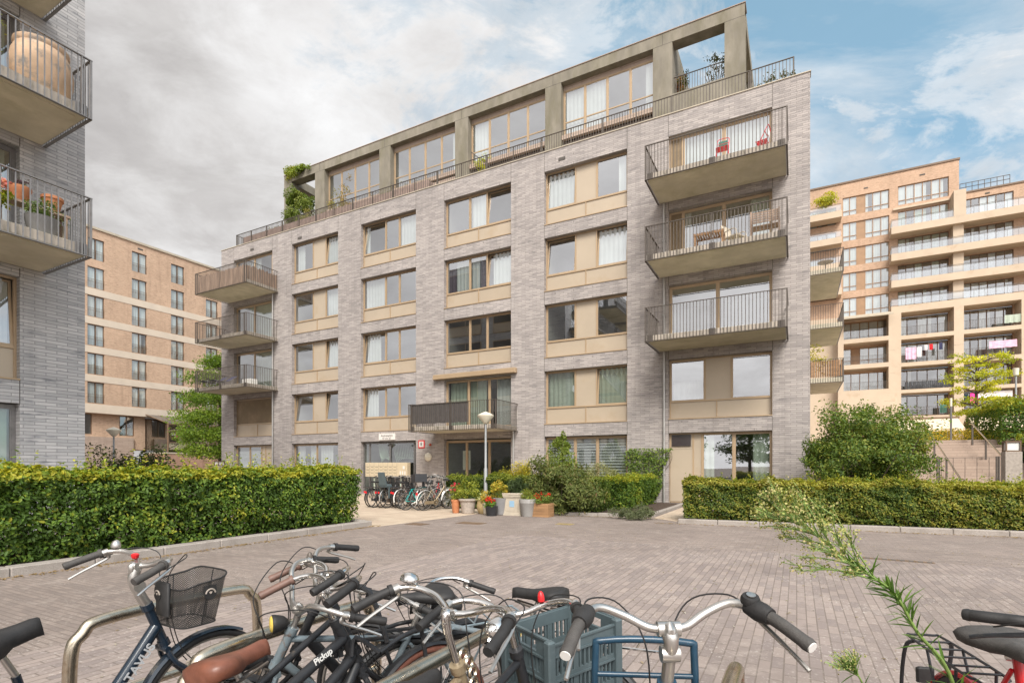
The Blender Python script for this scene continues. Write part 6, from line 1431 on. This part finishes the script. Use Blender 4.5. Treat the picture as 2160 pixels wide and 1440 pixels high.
# dark blue bicycle with the wire basket
def basket_bike():
    root, SM, HT, HB, C = bike('dark blue bicycle with black wire basket and swept back handlebar', S(-2.67, .58), NH, 1, 0, 'navy', 'step', 'alu', 'greyrubber', 'comfort', 'rubber', bell=('alu', 1, 5, .021), stem=.22, guard='alu', HTz=.89, saddle_x=.275, saddle_z=.90, saddle_h=.13, saddle_tilt=12, saddle_w=.30)
    for ch in root.children:
        if ch.name.startswith('mudguard'): ch.data.materials[0] = M_['navy']
    b = MB(); b.M = SM; x0, x1 = HB.x-.005, HB.x+.225; zb, zt = .785, .995; n = 30
    def rim(z, k, nn=32):
        out = []
        for i in range(nn):
            a = 2*math.pi*i/nn; ca, sa = math.cos(a), math.sin(a); p = .42
            cx = (x0+x1)/2+.02*k; rx = (x1-x0)/2*(.80+.2*k); ry = .15*(.80+.2*k)
            out.append((cx+rx*math.copysign(abs(ca)**p, ca), ry*math.copysign(abs(sa)**p, sa), z+(.03*math.cos(a)*k if k else 0)))
        return out
    lo, hi_ = rim(zb, 0), rim(zt, 1); nn = 32; uvs = None
    b.add(lo+hi_, [(i, (i+1) % nn, nn+(i+1) % nn, nn+i) for i in range(nn)]); b.add(lo, [tuple(range(nn-1, -1, -1))])
    bo = b.build('wire_basket', M_['mesh'], root)
    r_ = MB(); r_.M = SM; r_.tube(hi_, .0045, 6, True); r_.tube(lo, .004, 6, True)
    for k in (0, 8, 16, 24): r_.tube([lo[k], hi_[k]], .003, 5)
    r_.tube([(HB.x+.03, 0, .86), (x0+.01, 0, .90)], .012, 6); r_.bbox(x0-.005, x0+.012, -.05, .05, .84, 1.0, .005); r_.build('basket_rim', M_['rubber'], bo, 50)
    # the round badge on the basket: black shield with a pale arc and rays
    for (px_, py_, rz, tilt, s_) in ((x0+.14, -.150, 0, 6, 1), (x0-.006, .03, -90, 4, .9)):
        M = SM @ Matrix.Translation((px_, py_, .945)) @ Matrix.Rotation(R(rz), 4, 'Z') @ Matrix.Rotation(R(90-tilt), 4, 'X') @ Matrix.Scale(s_, 4)
        q = MB(); q.M = M; vs = [(-.032, .03, 0), (.032, .03, 0)]+[(.032*math.cos(a), -.005+.035*math.sin(a), 0) for a in [R(-d) for d in range(0, 181, 20)]]; nv = len(vs)
        q.add(vs+[(x, y, -.003) for x, y, z in vs], [tuple(range(nv))[::-1], tuple(range(nv, 2*nv))]+[(i, (i+1) % nv, nv+(i+1) % nv, nv+i) for i in range(nv)]); bd = q.build('badge', M_['rubber'], bo)
        q = MB(); q.M = M @ Matrix.Translation((0, -.012, .002)); q.tube([(.024*math.cos(R(a)), .024*math.sin(R(a)), 0) for a in range(10, 171, 16)], .0042, 5)
        for a in (60, 90, 120): q.tube([(.013*math.cos(R(a)), .013*math.sin(R(a)), 0), (.002*math.cos(R(a)), .002*math.sin(R(a)), 0)], .0025, 4)
        q.build('badge_mark', M_['bowl'], bo)
    # lettering along the thick down tube (right side faces the viewer)
    BB = Vector((.44, 0, .29)); top = HT-(HT-HB).normalized()*.10; d = (top-BB).normalized(); mid = top.lerp(BB, .29)+Vector((.012, -.028, -.02)); 
    for txt, sz, sd in (('BATAVUS', .056, -1),):
        X = d; Zn = Vector((0, -1, 0)); Y = Zn.cross(X); M = Matrix(((X.x, Y.x, Zn.x, mid.x), (X.y, Y.y, Zn.y, mid.y-.0005), (X.z, Y.z, Zn.z, mid.z), (0, 0, 0, 1)))
        fr = [c for c in root.children if c.name.startswith('frame')][0]; textmesh(txt, sz, M_['silverink'], fr, M, 'lettering', .0012, bold=.0012)
    q = MB(); q.M = SM @ Matrix.Translation(C+Vector((.03, .07, .02))); q.lathe([(.008, 0), (.015, .008), (.017, .022), (.010, .027), (.003, .028)], 14); hb = [c for c in root.children if c.name.startswith('handlebar')][0]; q.build('red_bell', M_['red'], hb, 50)
    q = MB(); q.M = SM; q.tube(cat([HT+(HT-HB).normalized()*.02, HT+(HT-HB).normalized()*.14+Vector((-.01, 0, 0)), C+Vector((-.0, 0, -.01))], 5), .0225, 12); q.lathe([(.026, -.02), (.026, .02)], 14, tuple(HT+(HT-HB).normalized()*.12), 'y'); q.build('stem', M_['alu'], hb, 50)
basket_bike()
# tangle around the second hoop
def lettered(root, txt, size, p, d, m='white', nrm=(0, -1, 0)):
    X = Vector(d).normalized(); Zn = Vector(nrm); Y = Zn.cross(X); M = Matrix(((X.x, Y.x, Zn.x, p[0]), (X.y, Y.y, Zn.y, p[1]), (X.z, Y.z, Zn.z, p[2]), (0, 0, 0, 1)))
    fr = [c for c in root.children if c.name.startswith('frame')][0]; textmesh(txt, size, M_[m], fr, M, 'lettering', .001, bold=.0006)
rt, SM, HT, HB, C = bike('matt black double tube bicycle with brown saddle, brown grips and red brown tyre', S(-1.47, .80), NH, -13, -16, 'black', 'double', 'chrome', 'griprown', 'comfort', 'leather', tyrem='browntyre', front_carrier='pickup', springs=True, levers=False, stem=.16, grip_right='rubber', saddle_z=.925, saddle_x=.345, wb=1.22, saddle_h=.10, saddle_tilt=6)
a_ = HT-(HT-HB).normalized()*.07; b_ = Vector((.25, 0, .71)); lettered(rt, 'Pickup', .036, a_.lerp(b_, .24)+Vector((0, -.0215, .0)), a_-b_)
m = MB()
for i in range(7):
    c = Vector((.23+.012*(i % 3), -.05+.018*i, .70-.015*(i % 2)*i)); q = MB(); ring(m, c, .022, .006, 12, 6); 
m.tube(cat([(.21, -.05, .72), (.27, -.06, .66), (.30, .0, .64), (.27, .06, .66), (.21, .05, .72)], 4), .012, 6)
m.build('chain_lock', M_['leather'], rt, 50)
bike('chrome barred bicycle with worn leather brown grips behind the brown saddle bicycle', S(-1.64, .96), NH, -14, -24, 'black', 'diamond', 'chrome', 'griprown', 'comfort', levers=False, grip_right='rubber', stem=.17, bell=('rail', 1, 0, .014), saddle_z=.84, saddle_x=.3)
rt, SM, HT, HB, C = bike('grey blue bicycle turned sideways with yellow headlamp and thick pale bars', (-.37, 2.86, 0), R(213), -11, 0, 'greyblue', 'diamond', 'alu', 'rubber', 'cruiser', 'rubber', rear_rack='greyblue', headlight=('rubber', (.86, 0, .90), 'yellow'), HTz=.85, stem=.12, fork='greyblue', saddle_z=.94)
rt, SM, HT, HB, C = bike('black bicycle turned sideways behind the grey blue one with thick pale bars', (-.33, 3.03, 0), R(212), -10, -2, 'black', 'step', 'alu', 'rubber', 'cruiser', 'rubber', HTz=.88, stem=.13, rear_light='yellow', saddle_z=.84)
X = Vector((1, 0, 0)); lettered(rt, 'Gazelle', .055, (.62, .029, .60), (-.32, 0, -.27), 'silverink', (0, 1, 0))
# chrome bar with the big bell and lamp
rt, SM, HT, HB, C = bike('tan bicycle with chrome handlebar, big domed bell and round chrome lamp', S(-.95, .66), NH, -2, -10, 'tanpaint', 'diamond', 'chrome', 'rubber', 'comfort', 'rubber', bell=('chrome', 1, 20, .034), headlight=('chrome', (.85, -.12, 1.03)), stem=.21, guard='gold', HTz=.88)
m = MB()
for i in range(5): ring(m, Vector((HT.x+.03+.02*math.sin(i), -.012*i, HT.z+.04-.03*i)), .02, .006, 12, 6)
m.build('chain_lock', M_['steel'], rt, 50)
bike('chrome barred bicycle carrying the grey crate, with a red bell on its bar', S(-.86, .93), NH, -3, 6, 'black', 'diamond', 'chrome', 'rubber', 'comfort', 'rubber', front_carrier='plain', bell=('red', -1, 0, .013, .30), stem=.16, HTz=.86)
bike('bicycle turned sideways behind the grey crate with a black sprung saddle', (.28, 2.40, 0), TH+R(186), 3, 5, 'greyblue', 'diamond', 'chrome', 'rubber', 'dutch', 'rubber', rear_rack='chrome', springs=True, saddle_z=.955, stem=.10, HTz=.78)
# the close one on the right of the racks
rt, SM, HT, HB, C = bike('petrol blue bicycle close by with wide silver handlebar and tubular front carrier', (.36, .66, 0), R(85.5), 0, 5, 'blue', 'step', 'alu', 'greyrubber', 'wide', 'rubber', front_carrier='hoop', stem=.19, HTz=.94, gripend='white', guard='black')
hb = [c for c in rt.children if c.name.startswith('handlebar')][0]
q = MB(); q.M = SM; a_ = (HT-HB).normalized(); q.tube(cat([HT+a_*.01, HT+a_*.11, HT+a_*.16+Vector((.0, 0, .0)), C+Vector((0, 0, .004))], 5), [.017]*6+[.019]*5+[.0215]*5, 14); q.tube([C+Vector((0, -.03, 0)), C+Vector((0, .03, 0))], .0205, 14); q.lathe([(.022, -.024), (.023, 0), (.022, .024)], 14, tuple(HT+a_*.12), 'y'); q.build('stem', M_['alu'], hb, 50)
for s_ in (-1, 1):
    q = MB(); q.M = SM; B = [Vector(p) for p in BARS['wide']]; crv = cat([C+Vector((p.x, p.y*-s_ if False else (p.y if s_ < 0 else -p.y), p.z)) for p in B], 5); i = int(len(crv)*.70); d = (crv[i+2]-crv[i]).normalized()
    q.tube([crv[i]-d*.02, crv[i]+d*.012, crv[i]+d*.03, crv[i]+d*.05], [.021, .027, .026, .021], 16); q.build('gear_shifter', M_['rubber'], hb, 50)
    if s_ < 0: q = MB(); q.M = SM @ Matrix.Translation(crv[i]-d*.012+Vector((0, .0, .012))) @ Matrix.Rotation(R(-20), 4, 'Y'); q.lathe([(.024, 0), (.025, .012), (.021, .02), (.002, .022)], 16); q.build('bell', M_['rubber'], hb, 50); q = MB(); q.M = SM @ Matrix.Translation(crv[i]-d*.012+Vector((-.008, 0, .034))) @ Matrix.Rotation(R(-20), 4, 'Y'); q.lathe([(.012, 0), (.012, .002), (.002, .003)], 14); q.build('bell_cap', M_['alu'], hb, 50)
# red bicycle at the right edge
rt, SM, HT, HB, C = bike('red bicycle with black rear rack at the right edge', (1.83, 2.10, 0), R(254), 2, 0, 'redpaint', 'step', 'black', 'rubber', 'flat', 'greyrubber', rear_rack='black', guard='redpaint', stem=.21, HTz=.92, saddle_z=.935, saddle_x=.27, rear_light='rubber', stz=.90, saddle_w=.235)
q = MB(); q.tube(cat([(-.30, .065, .76), (-.33, .09, .72), (-.39, .09, .52), (-.36, .09, .42), (-.12, .09, .36)], 4), .009, 6); q.tube(cat([(-.30, -.065, .76), (-.33, -.09, .72), (-.39, -.09, .52), (-.36, -.09, .42), (-.12, -.09, .36)], 4), .009, 6); q.build('pannier_rail', M_['black'], rt, 50)
# grey crate
def crate():
    L, W, Hh = .36, .28, .265; th = .012
    t = thing('plastic_crate', 'grey slotted plastic crate on the front carrier of a bicycle', 'crate', S(-.86, 2.05, .635), None, None, (R(3), R(-4), R(36))); m = MB()
    def side(M, w):
        m.M = M; n = int(w/.022); x0 = -w/2
        m.box(-w/2, w/2, 0, th, 0, .035); m.box(-w/2, w/2, 0, th, .118, .142); m.box(-w/2, w/2, 0, th, .215, Hh-.0)
        for z0, z1 in ((.035, .118), (.142, .215)):
            for i in range(n+1):
                x = x0+w*i/n; ww = .0045 if i % 5 else .013; m.box(max(-w/2, x-ww), min(w/2, x+ww), .001, th-.001, z0, z1)
        for zz in (.118, .215, .26): m.box(-w/2, w/2, -.006, -.0002, zz, zz+.008)
        m.M = None
    def endside(M, w):
        m.M = M; n = int(w/.022); x0 = -w/2
        m.box(-w/2, w/2, 0, th, 0, .035); m.box(-w/2, w/2, 0, th, .118, .142); m.box(-w/2, w/2, 0, th, .205, .222); m.box(-w/2, w/2, 0, th, .262, Hh+.02); m.box(-w/2, -.06, 0, th, .222, .262); m.box(.06, w/2, 0, th, .222, .262)
        for z0, z1 in ((.035, .118), (.142, .205)):
            for i in range(n+1):
                x = x0+w*i/n; ww = .0045 if i % 5 else .013; m.box(max(-w/2, x-ww), min(w/2, x+ww), .001, th-.001, z0, z1)
        for zz in (.118, .205, .28): m.box(-w/2, w/2, -.006, -.0002, zz, zz+.008)
        m.M = None
    T = Matrix.Translation; Rz = lambda d: Matrix.Rotation(R(d), 4, 'Z')
    side(T((0, -W/2, 0)), L-.03); side(T((0, W/2, 0)) @ Rz(180), L-.03); endside(T((L/2, 0, 0)) @ Rz(90), W-.03); endside(T((-L/2, 0, 0)) @ Rz(-90), W-.03)
    for sx in (-1, 1):
        for sy in (-1, 1): m.bbox(sx*L/2-.018, sx*L/2+.018, sy*W/2-.018, sy*W/2+.018, 0, Hh+.022, .006)
    m.box(-L/2+.02, L/2-.02, -W/2+.02, W/2-.02, .002, .012); m.build('body', M_['crate'], t)
crate()
# ------------------------------------------------------------------ the bicycles by the entrance
EG = 'bicycles parked by the entrance'
def eb(label, s, t, rot=0, lean=0, **k): 
    d = dict(lod=0, group=EG, cables=False, guard='black'); d.update(k); return bike(label, S(s, t), NH+R(rot), lean, k.pop('steer', 0) if False else 0, **{q: v for q, v in d.items()})
eb('black bicycle leftmost of the entrance row half behind the hedge end', -14.15, 15.15, 4, 3, frame='black', rear_rack='black')
eb('black bicycle with red tail lamp second from the hedge in the entrance row', -13.78, 14.95, -3, -4, frame='black', rear_rack='rail', style='diamond')
eb('small black bicycle with low saddle third from the hedge in the entrance row', -13.55, 15.05, 5, 5, frame='black', rear_rack='black', R_=.31, saddle_z=.85)
eb('pale grey bicycle with a grey green child seat on its rack in the entrance row', -13.22, 15.0, -4, -3, frame='bronze', rear_rack='rail', guard='alu')
eb('black bicycle with dark panniers in the middle of the entrance row', -12.95, 15.25, 3, 3, frame='black', rear_rack='black', style='diamond')
eb('bronze grey bicycle with pale guards in the middle of the entrance row', -12.48, 14.95, -6, -5, frame='bronze', guard='white', rear_rack='rail')
eb('small teal and black mountain bicycle near the front of the entrance row', -12.02, 14.62, -22, -6, frame='teal', style='diamond', guards=False, rear_rack=None, bars='flat', R_=.31, HTz=.82, saddle_z=.78, chainguard=False, rear_light=None)
eb('pale pink grey bicycle with white rear guard at the right front of the entrance row', -11.32, 14.75, -14, 5, frame='tanpaint', guard='white', rear_rack='alu')
eb('red framed bicycle in the second row behind the teal one', -12.1, 15.9, 8, 4, frame='redpaint', rear_rack='black')
eb('white bicycle in the second row behind the teal one', -11.85, 16.2, -8, -3, frame='white', guard='white', rear_rack='alu')
eb('dark bicycle far back against the letterboxes', -13.6, 16.9, 60, 0, frame='black', rear_rack='black')
eb('grey bicycle far back beside the brick pier', -12.9, 17.2, 40, 2, frame='greyblue', rear_rack='rail')
for lb_, s_, t_, r_, l_ in (('black bicycle squeezed in behind the third of the entrance row', -13.35, 15.6, 6, 4), ('black bicycle behind the dark panniers in the entrance row', -12.7, 15.9, -5, -4), ('black bicycle between the teal one and the pale pink one', -11.7, 15.2, -10, 6), ('black bicycle leaning near the brick pier behind the row', -12.35, 16.6, 15, -6)): eb(lb_, s_, t_, r_, l_, frame='black', rear_rack='black', style='diamond', bars='dutch')
rt, *_ = eb('tall silver transport bicycle with a black crate over its front wheel', -11.0, 15.9, 150, 4, frame='alu', style='step', guard='alu', rear_rack='alu', R_=.37, HTz=1.0, saddle_z=1.05, wb=1.2)
m = MB(); 
for sy in (-1, 1): m.box(.98, 1.42, sy*.18-.01, sy*.18+.01, .98, 1.26)
m.box(.98, 1.0, -.17, .17, .98, 1.26); m.box(1.40, 1.42, -.17, .17, .98, 1.26); m.box(1.0, 1.4, -.17, .17, .98, 1.0); m.box(1.0, 1.08, -.03, .03, .8, .98); m.build('front_crate', M_['blackpot'], rt)
eb('black bicycle right of the tall silver one near the entrance door', -10.9, 17.0, 20, -4, frame='black', rear_rack='black')
t = thing('child_seat', 'grey green child seat mounted on a bicycle rack in the entrance row', 'child seat', S(-13.22, 14.98, .78), NH)
m = MB(); m.bbox(-.18, .14, -.16, .16, 0, .10, .03); m.add([(-.2,-.16,.06),(-.2,.16,.06),(-.3,.15,.52),(-.3,-.15,.52),(-.14,-.16,.06),(-.14,.16,.06),(-.25,.13,.54),(-.25,-.13,.54)], [(0,1,2,3),(7,6,5,4),(0,4,5,1),(1,5,6,2),(2,6,7,3),(3,7,4,0)]); m.build('shell', M_['crate'], t)
m = MB(); m.box(-.05, .0, .13, .17, -.4, 0); m.box(-.05, .0, -.17, -.13, -.4, 0); m.build('foot_rest', M_['crate'], t)
t = thing('pushchair', 'folded pushchair with white seat back by the entrance door', 'pushchair', S(-10.55, 17.4), TH+R(30))
m = MB(); m.tube(cat([(-.2,-.35,.1),(-.2,0,.5),(-.2,.3,1.05),(.2,.3,1.05),(.2,0,.5),(.2,-.35,.1)], 4), .014, 6); m.tube([(-.2,.3,.1),(-.2,-.1,.6)], .013, 6); m.tube([(.2,.3,.1),(.2,-.1,.6)], .013, 6); m.build('frame', M_['rail'], t, 50)
m = MB(); m.lathe([(.01,-.03),(.16,-.03),(.19,0),(.17,.04),(.01,.05)], 16, (0,.05,.95), 'y'); m.build('seat_back', M_['white'], t, 50)
m = MB(); m.bbox(-.18, .18, -.25, .1, .5, .58, .02); m.build('seat', M_['blackpot'], t)
for x in (-.22, .22):
    for y in (-.35, .3): q = MB(); ring(q, Vector((x, y, .1)), .08, .02, 16, 6); M = None; o = q.build('wheel', M_['rubber'], t)
# ------------------------------------------------------------------ the tall weed in front
def blades(name, items, cols, parent, curl=.15):
    vs = []; fs = []; cl = []
    for (b, d, up, L, W) in items:
        b = Vector(b); d = Vector(d).normalized(); s_ = d.cross(Vector(up)); s_ = s_.normalized() if s_.length > 1e-4 else d.orthogonal().normalized(); u = s_.cross(d); c = random.choice(cols); k = random.uniform(.8, 1.2); o = len(vs); dr = random.uniform(.3, 1.4)*curl
        st = [(0, .12), (.18, .75), (.45, 1.0), (.75, .6), (1, .03)]
        for t, w in st:
            p = b+d*L*t-u*(L*dr*t*t); ww = W*w*.5; vs += [p+s_*ww+u*ww*.35, p, p-s_*ww+u*ww*.35]; cl += [tuple(x*k for x in c)+(1,)]*3
        for i in range(len(st)-1): a = o+3*i; fs += [(a, a+1, a+4, a+3), (a+1, a+2, a+5, a+4)]
    me = bpy.data.meshes.new(name); me.from_pydata([tuple(p) for p in vs], [], fs); ca = me.color_attributes.new('Col', 'FLOAT_COLOR', 'POINT'); ca.data.foreach_set('color', [x for c in cl for x in c]); me.materials.append(M_['leaf']); me.polygons.foreach_set('use_smooth', [True]*len(fs)); ob = bpy.data.objects.new(name, me); COL.objects.link(ob); ob.parent = parent; return ob
def weed(name, label, path, plume_from, nleaf, Ls, nbr, brL, seed, fl=.010, nfl=16):
    random.seed(seed); rr = np.random.default_rng(seed); base = Vector(path[0]); t = thing(name, label, 'weed', base, 0); P = [Vector(p)-base for p in path]; C = cat(P, 8); n = len(C)
    m = MB(); m.tube(C, [.0075*(1-i/(n-1)*.8) for i in range(n)], 7); m.build('stem', M_['stem'], t, 60)
    it = []; G_ = [(.10,.19,.03), (.13,.23,.045), (.17,.27,.06), (.08,.15,.03)]
    for q in range(nleaf):
        f = random.uniform(.03, plume_from+.12); i = min(n-2, int(f*(n-1))); d = (C[i+1]-C[i]).normalized(); a = q*2.4; o = d.orthogonal().normalized(); o = o*math.cos(a)+d.cross(o)*math.sin(a); g_ = 1-f*.55
        it.append((C[i].lerp(C[i+1], random.random()), o*1.0+d*random.uniform(.2, 2.2), d, Ls*g_*random.uniform(.6, 1.15), Ls*.075*random.uniform(.7, 1.4)))
    fm = MB(); fp = []; 
    for q in range(nbr):
        f = plume_from+(1-plume_from)*(q+.5)/nbr*.98; i = min(n-2, int(f*(n-1))); d = (C[i+1]-C[i]).normalized(); a = q*2.4+random.uniform(-.4, .4); o = d.orthogonal().normalized(); o = o*math.cos(a)+d.cross(o)*math.sin(a); L = brL*(1.15-.75*(f-plume_from)/(1-plume_from))*random.uniform(.75, 1.15)
        e = C[i]+d*L*.85+o*L*.55+Vector((0, 0, .05*L)); br = cat([C[i], C[i].lerp(e, .5)+d*L*.08, e], 4); fm.tube(br, [.0028*(1-.08*j) for j in range(len(br))], 4)
        for w in range(10):
            k = random.uniform(.25, 1); p = br[min(len(br)-1, int(k*(len(br)-1)))]; dd = (d+o*.6+Vector((random.uniform(-1, 1), random.uniform(-1, 1), random.uniform(-.6, 1)))*.7).normalized()
            if w < 6: it.append((p, dd, d, Ls*.33*random.uniform(.5, 1.1), Ls*.03))
            sp = p+dd*random.uniform(.015, .055); fm.tube([p, sp], .0013, 3)
            for z in range(nfl//4): fp.append(sp+Vector(rr.normal(0, .008, 3)))
    fm.build('branchlets', M_['stem'], t)
    blades('leaves', it, G_, t); leaves('flower_heads', np.array([tuple(p) for p in fp]), fl, t, ((.30,.36,.09),(.42,.42,.13),(.50,.42,.20),(.38,.36,.16)), None, 0, aspect=.8, mat_=M_['petal'])
weed('flowering_weed', 'tall green flowering weed leaning to the left close to the camera', [(1.56, 1.78, 0), (1.50, 1.74, .45), (1.409, 1.70, .856), (1.295, 1.70, 1.02), (1.242, 1.70, 1.114), (1.197, 1.70, 1.165), (1.09, 1.70, 1.235), (.97, 1.70, 1.33), (.86, 1.70, 1.40)], .66, 150, .115, 36, .20, 3, .0075, 24)
weed('flowering_weed', 'small yellow flowering weed tip at the bottom edge left of the tall weed', [(1.22, 1.75, 0), (1.19, 1.72, .5), (1.13, 1.70, .82), (1.09, 1.70, .90)], .84, 40, .12, 9, .05, 4, .007, 10)
